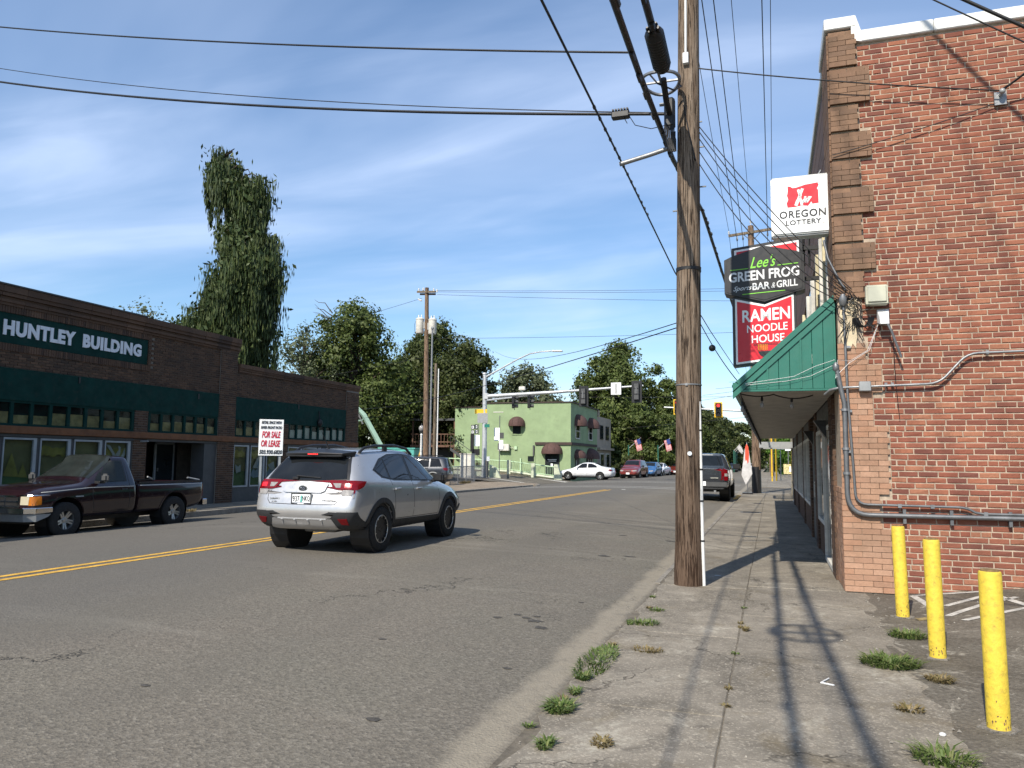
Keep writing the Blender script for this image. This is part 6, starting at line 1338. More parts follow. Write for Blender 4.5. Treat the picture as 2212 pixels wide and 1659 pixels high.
for k in range(7):
    y = 118 + k * 9 + (k // 4) * 25; x = -5.2 - .2 * k
    f = thing('flag_pole', '%s small white flag in the row far down the street' % ('nearest', 'second nearest', 'third', 'fourth', 'fifth', 'sixth', 'farthest')[k], 'flag', (x, y, 0), 0, 'row of small flags far down the street'); MB().tube([(0, 0, -.1), (0, 0, 3.4)], .08, 6).build('pole', 'greypole', f, local=True); MB().tube([(0, 0, 3.2), (.9, 0, 4.3)], .03, 5).build('staff', 'flagwhite', f, local=True)
    m = MB(); m.add([(.85, 0, 4.2), (.5, 0, 3.75), (.85, .1, 3.1), (1.15, 0, 3.5), (.85, .03, 4.2), (.5, .03, 3.75), (.85, .13, 3.1), (1.15, .03, 3.5)], [(0, 1, 2, 3), (7, 6, 5, 4), (0, 4, 5, 1), (1, 5, 6, 2), (2, 6, 7, 3), (3, 7, 4, 0)]); m.build('cloth', 'flagwhite', f, local=True)
ff = thing('feather_flag', 'drooping white feather flag with orange red top in front of the far pole', 'flag', (-1.15, 40.6, 0))
MB().tube([(0, 0, 0), (0, 0, 2.6)], .02, 6).build('staff', 'galvd', ff, local=True)
def cloth(poly, mat, nm):
    m = MB(); n = len(poly); m.v = [(x, -.03 + .05 * sin(x * 9 + z * 2), z) for x, z in poly] + [(x, -.01 + .05 * sin(x * 9 + z * 2), z) for x, z in poly]
    if nm == 'patch': m.v = [(x, y - (.03 if i < n else .015), z) for i, (x, y, z) in enumerate(m.v)]
    m.f = [tuple(range(n)), tuple(range(2 * n - 1, n - 1, -1))] + [(i, (i + 1) % n, n + (i + 1) % n, n + i) for i in range(n)]; m.build(nm, mat, ff, local=True)
cloth([(-.11, 2.2), (-.19, 1.6), (-.28, .95), (-.08, .45), (.24, 1.0), (.16, 1.65), (.10, 2.15), (.0, 2.55)], 'flagwhite', 'cloth'); cloth([(-.09, 1.75), (-.02, 1.45), (.07, 1.6), (.10, 2.0), (.07, 2.35), (-.01, 2.5), (-.08, 2.3)], 'orange', 'patch')
MB().rbox((0, 0, .03), (.5, .5, .06)).build('base', 'blackm', ff, local=True)
# street bits beyond on the right pavement
for i, (x, y, h, r, mat, lab) in enumerate(((.05, 70, 5.5, .06, 'sig_yellow', 'thin yellow post beyond the far pole'), (.42, 72, 5.5, .07, 'sig_yellow', 'second thicker yellow post beyond the far pole'), (.8, 74, 3.4, .04, 'galv', 'grey post with a violet sign on the far pavement'), (1.9, 96, 3.6, .05, 'galv', 'grey post with a white sign before the far bushes'))):
    p = thing('sign_post' if i > 1 else 'post', lab, 'post', (x, y, 0)); MB().tube([(0, 0, -.05), (0, 0, h)], r, 7).build('shaft', mat, p, local=True)
    if i > 1: MB().rbox((0, -.07, h - .35), (.65, .02, .5)).build('plate', 'purple' if i == 2 else 'signwhite', p, local=True)
bs = thing('banner_sign', 'low white and yellow banner sign on the far right pavement', 'sign', (2.6, 92, 0)); MB().rbox((0, 0, .9), (2.6, .05, 1.1)).build('banner', 'banner', bs, local=True); MB().rbox((-.1, -.03, .9), (1.2, .02, .6)).build('print', 'signwhite', bs, local=True)
for x in (-1.2, 1.2): MB().tube([(x, .06, 0), (x, .06, 1.4)], .03, 5).build('leg', 'galvd', bs, local=True)
# covers and small litter
def disc(nm, lab, x, y, r, mat, cat):
    o = thing(nm, lab, cat, (x, y, 0)); MB().lathe([(r + .03, -.03), (r + .03, .002), (r, .003)], 24, cap=False).build('frame', 'kerb', o, local=True); MB().lathe([(r, -.03), (r, .006), (0, .006)], 24, cap=False).build('lid', mat, o, local=True)
    for k in range(5): MB().box(-r * .7, r * .7, -r * .6 + k * r * .3 - .01, -r * .6 + k * r * .3 + .01, .006, .010).build('tread', mat, o, local=True)
disc('manhole_cover', 'dark round cover in the right pavement, the nearer one', -.64, 25.6, .33, 'blackm', 'manhole cover'); disc('manhole_cover', 'smaller dark round cover farther along the right pavement', -.52, 31.3, .2, 'blackm', 'manhole cover')
vb_ = thing('valve_lid', 'pale rectangular meter lid in the pavement in the pole shadow', 'meter lid', (-.73, 11.1, 0)); MB().box(-.2, .2, -.12, .12, -.02, .006).build('lid', 'kerb', vb_, local=True, bevel=.003); MB().box(-.04, .04, -.02, .02, .006, .01).build('handle', 'box_grey', vb_, local=True)
wm = thing('bent_wire', 'small white bent wire lying on the pavement', 'litter', (.3, 6.03, 0)); MB().tube([(.06, .14, .008), (0, 0, .008), (.085, -.04, .008)], .006, 5).build('wire', 'white', wm, local=True)
lf = thing('dry_leaf', 'curled brown leaf lying near the far bollard', 'leaf', (1.40, 8.8, 0)); MB().add([(-.07, 0, .02), (-.03, -.035, .0), (.03, -.03, .01), (.08, 0, .03), (.03, .03, .025), (-.03, .03, .012), (0, 0, .0)], [(0, 1, 6), (1, 2, 6), (2, 3, 6), (3, 4, 6), (4, 5, 6), (5, 0, 6)]).build('blade', 'drygrass', lf, local=True)
st = thing('stone', 'small pale stone chip by the nearest bollard', 'stone', (.9, 5.15, 0)); MB().sphere((0, 0, .008), .02, 7, 5, (1, .8, .6)).build('chip', 'signframe', st, local=True)
q = random.Random(31); m = MB()
for i in range(520):
    x = q.choice((q.gauss(-1.32, .12), q.gauss(.95, .25), q.uniform(-1.3, 2.6))); y = q.uniform(3.2, 11); r = abs(q.gauss(.004, .004)) + .0025
    if -1.4 < x < 2.6:
        z = 0 if x < 1.02 else lot_z(x)
        m.add([(x - r, y - r * .7, z + .001), (x + r, y - r, z + .001), (x + r * .6, y + r, z + .001), (x, y, z + r * 1.1)], [(0, 1, 3), (1, 2, 3), (2, 0, 3)])
tag(m.build('gravel', 'kerb'), 'loose grit and crumbs scattered on the near pavement', 'gravel', kind='stuff')
# ================================================================== VEHICLES  (local: +x forward, +y left, z up)
def ring(x, zb, wb, zm, wm, zs, ws, zt, wt, cr=.03, d=(0, 0, 0, 0)):
    return [(x + d[0], 0, zb), (x + d[0], wb * .85, zb), (x + d[0], wb, zb + .05), (x + d[1], wm, zm), (x + d[2], ws, zs - .08), (x + d[2], ws - .025, zs),
            (x + d[3], wt, zt - .04), (x + d[3], wt * .88, zt), (x + d[3], 0, zt + cr)]
def loft(rings, level=2):
    """closed car body cage from half rings, smoothed; returns (verts, faces)"""
    H = len(rings[0]); V = []; F = []; idx = []
    for r in rings:
        row = []
        for k in range(H): row.append(len(V)); V.append(r[k])
        for k in range(H - 2, 0, -1): row.append(len(V)); V.append((r[k][0], -r[k][1], r[k][2]))
        idx.append(row)
    n = len(idx[0])
    for a, b in zip(idx, idx[1:]):
        for k in range(n): F.append((a[k], b[k], b[(k + 1) % n], a[(k + 1) % n]))
    for row, bulge, flip in ((idx[0], -.03, False), (idx[-1], .03, True)):
        c = [row[0]]
        for k in range(1, H - 1):
            p = V[row[k]]; c.append(len(V)); V.append((p[0] + bulge, 0, p[2]))
        c.append(row[H - 1])
        for k in range(H - 1):
            L0, L1 = row[k], row[k + 1]; R0, R1 = row[(n - k) % n], row[n - k - 1]
            for q in ((c[k], L0, L1, c[k + 1]), (R0, c[k], c[k + 1], R1)):
                u = []
                for i in q:
                    if i not in u: u.append(i)
                if len(u) > 2: F.append(tuple(u[::-1] if flip else u))
    me = bpy.data.meshes.new('cage'); me.from_pydata(V, [], F)
    ob = bpy.data.objects.new('cage', me); COL.objects.link(ob)
    mo = ob.modifiers.new('s', 'SUBSURF'); mo.levels = level; mo.render_levels = level
    dg = bpy.context.evaluated_depsgraph_get(); ev = ob.evaluated_get(dg); em = ev.to_mesh()
    v = [Vector(q.co) for q in em.vertices]; f = [tuple(p.vertices) for p in em.polygons]
    ev.to_mesh_clear(); bpy.data.objects.remove(ob); bpy.data.meshes.remove(me)
    bm = bmesh.new(); vs = [bm.verts.new(p) for p in v]
    for q in f: bm.faces.new([vs[i] for i in q])
    bmesh.ops.recalc_face_normals(bm, faces=bm.faces)
    bm.verts.index_update(); f = [tuple(q.index for q in p.verts) for p in bm.faces]; bm.free()
    return v, f
def cut(v, f, cutters):
    """boolean difference with a list of MB solids (wheel arches, load beds)"""
    me = bpy.data.meshes.new('b'); me.from_pydata(v, [], f); ob = bpy.data.objects.new('b', me); COL.objects.link(ob)
    tmp = []
    for c in cutters:
        m2 = bpy.data.meshes.new('c'); m2.from_pydata(c.v, [], c.f); o2 = bpy.data.objects.new('c', m2); COL.objects.link(o2); tmp.append((o2, m2))
        bm = bmesh.new(); bm.from_mesh(m2); bmesh.ops.recalc_face_normals(bm, faces=bm.faces); bm.to_mesh(m2); bm.free()
        mo = ob.modifiers.new('d', 'BOOLEAN'); mo.operation = 'DIFFERENCE'; mo.object = o2; mo.solver = 'EXACT'
    dg = bpy.context.evaluated_depsgraph_get(); dg.update()
    out = bpy.data.meshes.new_from_object(ob.evaluated_get(dg))
    bpy.data.objects.remove(ob); bpy.data.meshes.remove(me)
    for o2, m2 in tmp: bpy.data.objects.remove(o2); bpy.data.meshes.remove(m2)
    return out
class Car:
    def __init__(s, root, rings, paint, level=2):
        s.root = root; s.v, s.f = loft(rings, level); s.paint = paint
        s.bvh = BVHTree.FromPolygons(s.v, s.f)
        s.bb = [(min(p[i] for p in s.v), max(p[i] for p in s.v)) for i in range(3)]
    def body(s, cutters=(), name='body'):
        if cutters: me = cut(s.v, s.f, cutters)
        else: me = bpy.data.meshes.new('body'); me.from_pydata(s.v, [], s.f)
        me.name = name; me.polygons.foreach_set('use_smooth', [True] * len(me.polygons)); me.set_sharp_from_angle(angle=R(32))
        me.materials.clear(); me.materials.append(MAT[s.paint]); me.update()
        s.bo = link_mesh(name, me, s.root); return s.bo
    def hit(s, axis, u, w):
        if axis == 'left': o, d = Vector((u, 4, w)), Vector((0, -1, 0))
        elif axis == 'right': o, d = Vector((u, -4, w)), Vector((0, 1, 0))
        elif axis == 'rear': o, d = Vector((-4, u, w)), Vector((1, 0, 0))
        elif axis == 'front': o, d = Vector((12, u, w)), Vector((-1, 0, 0))
        else: o, d = Vector((u, w, 6)), Vector((0, 0, -1))
        h = s.bvh.ray_cast(o, d)
        if h[0] is None:
            ext = dict(left=(u, s.bb[1][1], w), right=(u, s.bb[1][0], w), rear=(s.bb[0][0], u, w), front=(s.bb[0][1], u, w), top=(u, w, s.bb[2][1]))[axis]
            h = s.bvh.find_nearest(Vector(ext))
        n = h[1]
        if n.dot(d) > 0: n = -n
        return h[0], n
    def panel(s, name, poly, axis, mat, off=.004, skirt=.012, step=.07, parent=None):
        """piece of trim or glass cut to `poly` and laid on the body, with its own edge thickness"""
        bm = bmesh.new()
        fc = bm.faces.new([bm.verts.new((p[0], p[1], 0)) for p in poly])
        bmesh.ops.triangulate(bm, faces=[fc])
        for ax in (0, 1):
            lo, hi = min(p[ax] for p in poly), max(p[ax] for p in poly); c = math.ceil(lo / step) * step
            while c < hi - 1e-4:
                if c > lo + 1e-4:
                    no = (1, 0, 0) if ax == 0 else (0, 1, 0); co_ = (c, 0, 0) if ax == 0 else (0, c, 0)
                    bmesh.ops.bisect_plane(bm, geom=bm.verts[:] + bm.edges[:] + bm.faces[:], plane_co=co_, plane_no=no)
                c += step
        bmesh.ops.remove_doubles(bm, verts=bm.verts, dist=1e-4)
        nm = {}
        for q in bm.verts:
            p, n = s.hit(axis, q.co.x, q.co.y); nm[q] = n; q.co = p + n * off
        bd = [e for e in bm.edges if len(e.link_faces) == 1]
        r = bmesh.ops.extrude_edge_only(bm, edges=bd)
        nv = [q for q in r['geom'] if isinstance(q, bmesh.types.BMVert)]
        for q in nv:
            best = None
            for e in q.link_edges:
                o = e.other_vert(q)
                if o in nm: best = o; break
            q.co = q.co - (nm[best] if best else Vector((0, 0, 1))) * (skirt + off)
        bmesh.ops.recalc_face_normals(bm, faces=bm.faces)
        me = bpy.data.meshes.new(name); bm.to_mesh(me); bm.free()
        me.polygons.foreach_set('use_smooth', [True] * len(me.polygons)); me.set_sharp_from_angle(angle=R(40))
        me.materials.append(MAT[mat] if isinstance(mat, str) else mat)
        return link_mesh(name, me, parent or s.root)
    def line(s, name, pts, axis, w=.010, mat='blackm', off=.0015, parent=None):
        m = MB(); P = []
        for i, (a, b) in enumerate(zip(pts, pts[1:])):
            n = max(1, int(math.hypot(b[0] - a[0], b[1] - a[1]) / .07))
            for k in range(n + (1 if i == len(pts) - 2 else 0)): t = k / n; P.append((a[0] + (b[0] - a[0]) * t, a[1] + (b[1] - a[1]) * t))
        H = [s.hit(axis, *p) for p in P]; k = 0
        for i, (p, n) in enumerate(H):
            t = (H[min(i + 1, len(H) - 1)][0] - H[max(i - 1, 0)][0]).normalized(); sd_ = t.cross(n).normalized()
            m.v += [tuple(p + sd_ * w / 2 + n * off), tuple(p - sd_ * w / 2 + n * off), tuple(p - sd_ * w / 2 - n * .006), tuple(p + sd_ * w / 2 - n * .006)]
        for i in range(len(H) - 1):
            for j in range(4): m.f.append((4 * i + j, 4 * i + (j + 1) % 4, 4 * i + 4 + (j + 1) % 4, 4 * i + 4 + j))
        return m.build(name, mat, parent or s.root, local=True)
def arch_cutter(x, z, r, y0, y1, n=24):
    return MB().lathe([(r, min(y0, y1)), (r, max(y0, y1))], n, Matrix.Translation((x, 0, z)) @ Matrix.Rotation(-pi / 2, 4, 'X'))
def wheel_well(c, x, z, r, side, yi, yo):
    m = MB(); n = 20; m.lathe([(r - .004, yi), (r - .004, yo)], n, Matrix.Translation((x, 0, z)) @ Matrix.Rotation(-pi / 2, 4, 'X'), cap=False)
    m.lathe([(r - .004, yi), (0, yi)], n, Matrix.Translation((x, 0, z)) @ Matrix.Rotation(-pi / 2, 4, 'X'), cap=False)
    return m.build('wheel_well', 'blackm', c.root, local=True)
def wheel(root, x, y, r, w, style, side, steer=0):
    """side +1 = left. tyre + rim with spokes"""
    o = bpy.data.objects.new('wheel', None); COL.objects.link(o); o.parent = root; o.location = (x, y, r); o.rotation_euler = (R(90) * -side, 0, 0)
    rr = style.get('rim', .62) * r; h = w / 2
    pr = [(rr, -h), (r * .9, -h * .98), (r * .985, -h * .80), (r, -h * .45), (r, h * .45), (r * .985, h * .80), (r * .9, h * .98), (rr * 1.02, h * .94), (rr, h * .86), (rr, -h)]
    t = MB().lathe(pr, 36, cap=False).build('tyre', 'tyre', o, local=True, smooth=True, angle=50)
    if style.get('tread'):
        m = MB()
        for i in range(44):
            a = 2 * pi * i / 44
            for s in (-1, 1): m.rbox((0, 0, 0), (.02, .016, h * .8)); 
            for q in range(16): k = len(m.v) - 16 + q; vx, vy, vz = m.v[k]; zz = vz + (h * .42 if q < 8 else -h * .42); px, py = r * .998 + vx * .4, vy; m.v[k] = (px * cos(a) - py * sin(a), px * sin(a) + py * cos(a), zz)
        m.build('tread', 'tyre', o, local=True)
    m = MB(); m.lathe([(rr, h * .86), (rr * .965, h * .90), (rr * .93, h * .84), (rr * .90, h * .3), (rr * .90, -h * .2), (rr * .2, -h * .15), (0, -h * .15)], 36, cap=False)
    rim = m.build('rim', style.get('barrel', style['mat']), o, local=True, smooth=True)
    m = MB(); ns = style['n']
    for i in range(ns):
        a = 2 * pi * i / ns + .3; sw = style['w'] * rr
        for dy in ((-.5, .5) if style.get('twin') else (0,)):
            off = dy * style.get('gap', .16) * rr
            P = [(rr * .18, -sw * .5 + off * .5), (rr * .93, -sw * style.get('flare', .5) + off), (rr * .93, sw * style.get('flare', .5) + off), (rr * .18, sw * .5 + off * .5)]
            z0, z1 = h * .45, h * .80
            vs = [(px, py, z0 + (z1 - z0) * ((px / rr))) for px, py in P] + [(px, py, z0 - h * .2 + (z1 - z0) * ((px / rr))) for px, py in P]
            m.add([(q[0] * cos(a) - q[1] * sin(a), q[0] * sin(a) + q[1] * cos(a), q[2]) for q in vs], [(0, 1, 2, 3), (7, 6, 5, 4), (0, 4, 5, 1), (1, 5, 6, 2), (2, 6, 7, 3), (3, 7, 4, 0)])
    m.build('spokes', style['mat'], o, local=True)
    m = MB(); m.lathe([(rr * .25, h * .2), (rr * .24, h * .62), (rr * .16, h * .68), (rr * .15, h * .66), (0, h * .66)], 16, cap=False)
    for i in range(5): a = 2 * pi * i / 5; m.lathe([(.011, h * .5), (.011, h * .72), (0, h * .73)], 6, Matrix.Translation((rr * .2 * cos(a), rr * .2 * sin(a), 0)), cap=False)
    m.build('hub', style.get('hub', style['mat']), o, local=True, smooth=True)
    if style.get('edge'):
        m = MB(); m.lathe([(rr * .995, h * .88), (rr * .97, h * .93), (rr * .93, h * .93), (rr * .92, h * .85)], 36, cap=False)
        for i in range(ns * 2):
            a = 2 * pi * (i + .5) / (ns * 2); sw = .05 * rr
            vs = [(rr * .93, -sw * 1.6, h * .92), (rr * .78, -sw * .2, h * .90), (rr * .78, sw * .2, h * .90), (rr * .93, sw * 1.6, h * .92)]
            m.add([(q[0] * cos(a) - q[1] * sin(a), q[0] * sin(a) + q[1] * cos(a), q[2]) for q in vs], [(0, 1, 2, 3)])
        m.build('rim_edge', 'rim', o, local=True, smooth=True)
    return o
def mirror(c, x, y, z, mat, s, big=1.):
    m = MB(); m.rbox((x, y * s, z), (.13 * big, .20 * big, .15 * big)); m.rbox((x + .05, (y - .12) * s, z - .06), (.08, .12, .05))
    return m.build('wing_mirror', mat, c.root, local=True, bevel=.045, seg=3)
def plate(c, xf, z, rear=True, txt=None, y=0, tilt=0):
    s = -1 if rear else 1
    b = MB().rbox((xf, y, z), (.02, .33, .17)).build('number_plate', 'signwhite', c.root, local=True, bevel=.004)
    if txt:
        M = plane_M((xf + s * .0125, y, z), (0, s, 0), (0, 0, 1)) if not rear else plane_M((xf - .0125, y, z), (0, -1, 0), (0, 0, 1))
        m = MB(); text(m, txt[0], M, -.145, -.045, .115, .085, .003, .008); text(m, txt[1], M, .02, -.045, .125, .085, .003, .008); m.build('plate_lettering', 'ink', b, local=True)
        m = MB(); m.prism([(-.02, -.05), (.02, -.05), (.012, 0), (.018, .03), (0, .055), (-.016, .02), (-.012, 0)], .0015, M); m.build('plate_emblem', 'teal', b, local=True)
        m = MB(); 
        for q in ((-.17, .17, .068, .085), (-.17, .17, -.085, -.062)): m.box(q[0], q[1], q[2], q[3], .0005, .004, M)
        for q in ((-.17, -.155, -.062, .068), (.155, .17, -.062, .068)): m.box(q[0], q[1], q[2], q[3], .0005, .004, M)
        m.build('plate_frame', 'blackm', b, local=True)
        m = MB(); m.box(-.06, .05, -.080, -.069, .004, .005, M); m.build('plate_frame_print', 'signwhite', b, local=True)
    return b

# ------------------------------------------------------------------ silver crossover (hero)
hero = thing('crossover_car', 'silver compact crossover driving away with its brake lights lit', 'car', (-6.58, 9.80, .135), R(90.5))
HR = [ring(.07, .44, .70, .62, .79, 1.06, .78, 1.475, .50, .02, (.08, -.05, .10, .40)),
      ring(.13, .38, .78, .62, .865, 1.07, .85, 1.50, .56, .025, (.08, .0, .12, .42)),
      ring(.42, .34, .84, .66, .905, 1.09, .89, 1.535, .60, .03, (0, 0, .06, .26)),
      ring(.93, .32, .86, .68, .915, 1.075, .895, 1.555, .62, .035, (0, 0, 0, .10)),
      ring(1.5, .30, .87, .68, .91, 1.045, .89, 1.575, .63, .04),
      ring(2.1, .30, .87, .68, .91, 1.02, .89, 1.575, .63, .04),
      ring(2.62, .30, .87, .68, .91, 1.005, .885, 1.53, .62, .04),
      ring(3.05, .30, .87, .68, .91, .995, .88, 1.26, .66, .035),
      ring(3.38, .31, .86, .68, .915, .98, .875, 1.06, .70, .03),
      ring(3.75, .32, .84, .68, .915, .93, .86, .985, .68, .03),
      ring(4.15, .34, .80, .64, .89, .84, .81, .90, .62, .03),
      ring(4.40, .36, .72, .60, .82, .75, .74, .79, .56, .02),
      ring(4.49, .38, .62, .58, .70, .70, .64, .735, .48, .01)]
c = Car(hero, HR, 'silver', 3)
WR, XR, XF = .345, .93, 3.60
c.body([arch_cutter(XR, WR + .01, .395, .55, 1.1), arch_cutter(XR, WR + .01, .395, -1.1, -.55), arch_cutter(XF, WR + .01, .395, .55, 1.1), arch_cutter(XF, WR + .01, .395, -1.1, -.55)])
for x in (XR, XF):
    wheel_well(c, x, WR + .01, .395, 1, .55, .86); wheel_well(c, x, WR + .01, .395, -1, -.86, -.55)
CW = dict(mat='rim_dark', n=5, w=.17, twin=True, gap=.34, flare=.42, rim=.63, edge=True, hub='rim_dark', barrel='rim_dark', tread=True)
for x in (XR, XF):
    for s in (1, -1): wheel(hero, x, s * .79, WR, .205, CW, s)
def arc(cx, cz, r, a0, a1, n=16): return [(cx + r * cos(R(a0 + (a1 - a0) * i / n)), cz + r * sin(R(a0 + (a1 - a0) * i / n))) for i in range(n + 1)]
for ax in ('left', 'right'):
    for x in (XR, XF): c.panel('arch_trim', arc(x, WR + .01, .392, -12 if x == XF else -8, 188, 22) + arc(x, WR + .01, .468, 186, -8, 22), ax, 'cladding', .012, .02, .06)
    c.panel('sill_cladding', [(1.36, .30), (3.17, .30), (3.13, .44), (1.40, .46)], ax, 'cladding', .012, .02)
    c.panel('rear_corner_cladding', [(.06, .36), (.52, .34), (.53, .45), (.36, .50), (.20, .58), (.06, .64)], ax, 'cladding', .010, .02, .03)
    c.panel('front_corner_cladding', [(4.03, .36), (4.42, .36), (4.44, .52), (4.2, .58), (4.06, .46)], ax, 'cladding', .010, .02, .05)
    # glass: small quarter, rear door, front door, with black surrounds
    c.panel('window_surround', [(.80, 1.245), (.98, 1.125), (1.4, 1.075), (3.02, 1.035), (3.12, 1.05), (2.98, 1.16), (2.62, 1.42), (2.40, 1.487), (1.95, 1.51), (1.5, 1.495), (1.15, 1.42)], ax, 'blackm', .003, .01)
    c.panel('side_window', [(.86, 1.245), (1.02, 1.145), (1.20, 1.12), (1.22, 1.40), (1.10, 1.36)], ax, 'carglass', .006, .01)
    c.panel('side_window', [(1.27, 1.112), (1.98, 1.082), (1.98, 1.482), (1.5, 1.468), (1.27, 1.42)], ax, 'carglass', .006, .01)
    c.panel('side_window', [(2.08, 1.078), (2.96, 1.052), (2.88, 1.17), (2.58, 1.392), (2.40, 1.455), (2.08, 1.482)], ax, 'carglass', .006, .01)
    c.line('door_seam', [(2.03, 1.07), (2.06, .7), (2.04, .47)], ax); c.line('door_seam', [(3.05, 1.03), (3.12, .8), (3.08, .47)], ax)
    c.line('door_seam', [(1.24, 1.10), (1.34, .85), (1.36, .62)], ax); c.line('door_seam', [(1.40, .475), (3.08, .465)], ax)
    c.panel('fuel_flap', [(.66, .80), (.80, .80), (.82, .94), (.66, .95)], 'right', 'silver', .003, .01) if ax == 'right' else None
    s = 1 if ax == 'left' else -1
    for x in (1.42, 2.22):
        p, n = c.hit(ax, x, .94 - (x - 1.4) * .02); MB().rbox(p + n * .022, (.20, .025, .035)).build('door_handle', 'silver', hero, local=True, bevel=.008)
    c.panel('crease', [(1.45, .60), (3.0, .575), (3.0, .60), (1.45, .63)], ax, 'silver', .004, .008)
    mirror(c, 2.86, .98, 1.10, 'blackm', s, .95)
    # tail lamp: red wrap with clear inner part
    c.panel('tail_lamp', [(.0, 1.085), (.20, 1.09), (.46, 1.075), (.36, 1.0), (.24, .955), (.0, .95)], ax, 'redlamp', .014, .02, .03)
    c.panel('reversing_lamp', [(.0, .945), (.20, .95), (.14, .88), (.0, .87)], ax, 'clearlamp', .007, .02, .03)
    # roof rail
    P = []
    for t, dz in ((.72, .0), (.86, .055), (1.2, .075), (1.9, .08), (2.35, .06), (2.55, .0)):
        p, n = c.hit('top', t, s * .57); P.append(p + Vector((0, 0, dz + .012)))
    MB().tube(P, .022, 8).build('roof_rail', 'blackm', hero, local=True, smooth=True)
    p, n = c.hit('top', 1.55, s * .57); MB().rbox(p + Vector((0, 0, .04)), (.12, .035, .09)).build('rail_foot', 'blackm', hero, local=True)
    c.panel('headlamp', [(4.02, .80), (4.32, .74), (4.40, .66), (4.15, .68)], ax, 'clearlamp', .006, .015, .05)
# rear face
c.panel('rear_glass_surround', [(-.70, 1.10), (-.3, 1.075), (.3, 1.075), (.70, 1.10), (.66, 1.22), (.545, 1.475), (-.545, 1.475), (-.66, 1.22)], 'rear', 'blackm', .004, .01)
c.panel('rear_window', [(-.655, 1.115), (-.3, 1.09), (.3, 1.09), (.655, 1.115), (.61, 1.22), (.53, 1.42), (-.53, 1.42), (-.61, 1.22)], 'rear', 'carglass', .008, .01)
for s in (1, -1):
    c.panel('tail_lamp', [(s * .40, 1.075), (s * .83, 1.08), (s * .83, .955), (s * .50, .965)], 'rear', 'redlamp', .015, .02, .03)
    c.panel('lit_lamp', [(s * .66, 1.045), (s * .76, 1.04), (s * .76, .985), (s * .66, .985)], 'rear', 'redlit', .019, .01, .03)
    c.panel('reversing_lamp', [(s * .47, 1.045), (s * .60, 1.045), (s * .60, .985), (s * .53, .985)], 'rear', 'clearlamp', .019, .01, .03)
    c.panel('reversing_lamp', [(s * .62, .945), (s * .80, .945), (s * .78, .875), (s * .64, .87)], 'rear', 'clearlamp', .010, .015, .03)
    c.panel('corner_cladding', [(s * .85, .64), (s * .60, .64), (s * .48, .55), (s * .56, .40), (s * .66, .37), (s * .85, .37)], 'rear', 'cladding', .012, .02, .05)
    c.panel('reflector', [(s * .60, .545), (s * .74, .55), (s * .74, .46), (s * .64, .465)], 'rear', 'redlamp', .018, .01, .04)
    c.line('tailgate_seam', [(s * .56, .94), (s * .61, .90), (s * .60, .80), (s * .55, .745), (0, .735)], 'rear', .010)
c.panel('skid_panel', [(-.50, .535), (.50, .535), (.56, .40), (.48, .375), (-.48, .375), (-.56, .40)], 'rear', 'galv_silver' if 'galv_silver' in MAT else 'silver', .016, .02, .05)
for y in (-.33, -.11, .11, .33): c.panel('skid_rib', [(y - .018, .53), (y + .018, .53), (y + .012, .455), (y - .012, .455)], 'rear', 'silver', .030, .02, .05)
c.panel('garnish', [(-.40, 1.035), (.40, 1.035), (.36, .93), (.30, .905), (-.30, .905), (-.36, .93)], 'rear', 'silver', .026, .03, .05)
p, n = c.hit('rear', 0, .97)
em = MB().lathe([(.0, -.004), (.045, -.004), (.045, .006), (.0, .006)], 20, Matrix.Translation(p + Vector((-.032, 0, 0))) @ Matrix.Rotation(-pi / 2, 4, 'Y') @ Matrix.Scale(1.6, 4, (0, 1, 0))).build('emblem', 'chrome', hero, local=True)
m = MB().lathe([(.0, .004), (.038, .004), (.038, .009), (.0, .009)], 20, Matrix.Translation(p + Vector((-.032, 0, 0))) @ Matrix.Rotation(-pi / 2, 4, 'Y') @ Matrix.Scale(1.6, 4, (0, 1, 0))); m.build('emblem_field', 'navy', em, local=True)
m = MB()
for y, z, r in ((.03, .008, .012), (-.01, .016, .007), (.0, -.004, .007), (-.03, .0, .007), (-.02, -.016, .007), (.012, -.018, .006)): m.lathe([(0, .009), (r, .009), (0, .013)], 6, Matrix.Translation(p + Vector((-.032, y, z))) @ Matrix.Rotation(-pi / 2, 4, 'Y'), cap=False)
m.build('emblem_stars', 'chrome', em, local=True)
plate(c, c.hit('rear', 0, .82)[0].x - .006, .822, True, ('937', 'NKQ'))
def lab(txt, y, z, w, h, mat='chrome'):
    p, n = c.hit('rear', y, z); m = MB(); text(m, txt, plane_M((p.x - .004, 0, 0), (0, -1, 0), (0, 0, 1)), -y - w / 2, z - h / 2, w, h, .006, .006); m.build('badge', mat, hero, local=True)
lab('SUBARU', .47, .815, .17, .026); lab('AWD', .47, .772, .09, .016); lab('CROSSTREK', -.46, .80, .24, .024)
# spoiler and high brake lamp
sp = MB(); sx0 = c.hit('rear', 0, 1.47)[0].x
sp.add([(sx0 - .10, -.50, 1.49), (sx0 - .10, .50, 1.49), (sx0 + .16, .60, 1.525), (sx0 + .16, -.60, 1.525), (sx0 - .09, -.49, 1.465), (sx0 - .09, .49, 1.465), (sx0 + .12, .585, 1.44), (sx0 + .12, -.585, 1.44), (sx0 - .13, 0, 1.505), (sx0 - .12, 0, 1.465), (sx0 + .16, 0, 1.57), (sx0 + .12, 0, 1.45)],
       [(0, 8, 10, 3), (8, 1, 2, 10), (0, 4, 9, 8), (8, 9, 5, 1), (4, 7, 11, 9), (9, 11, 6, 5), (0, 3, 7, 4), (1, 5, 6, 2), (3, 10, 11, 7), (10, 2, 6, 11)])
so_ = sp.build('spoiler', 'blackm', hero, local=True, bevel=.008)
m = MB()
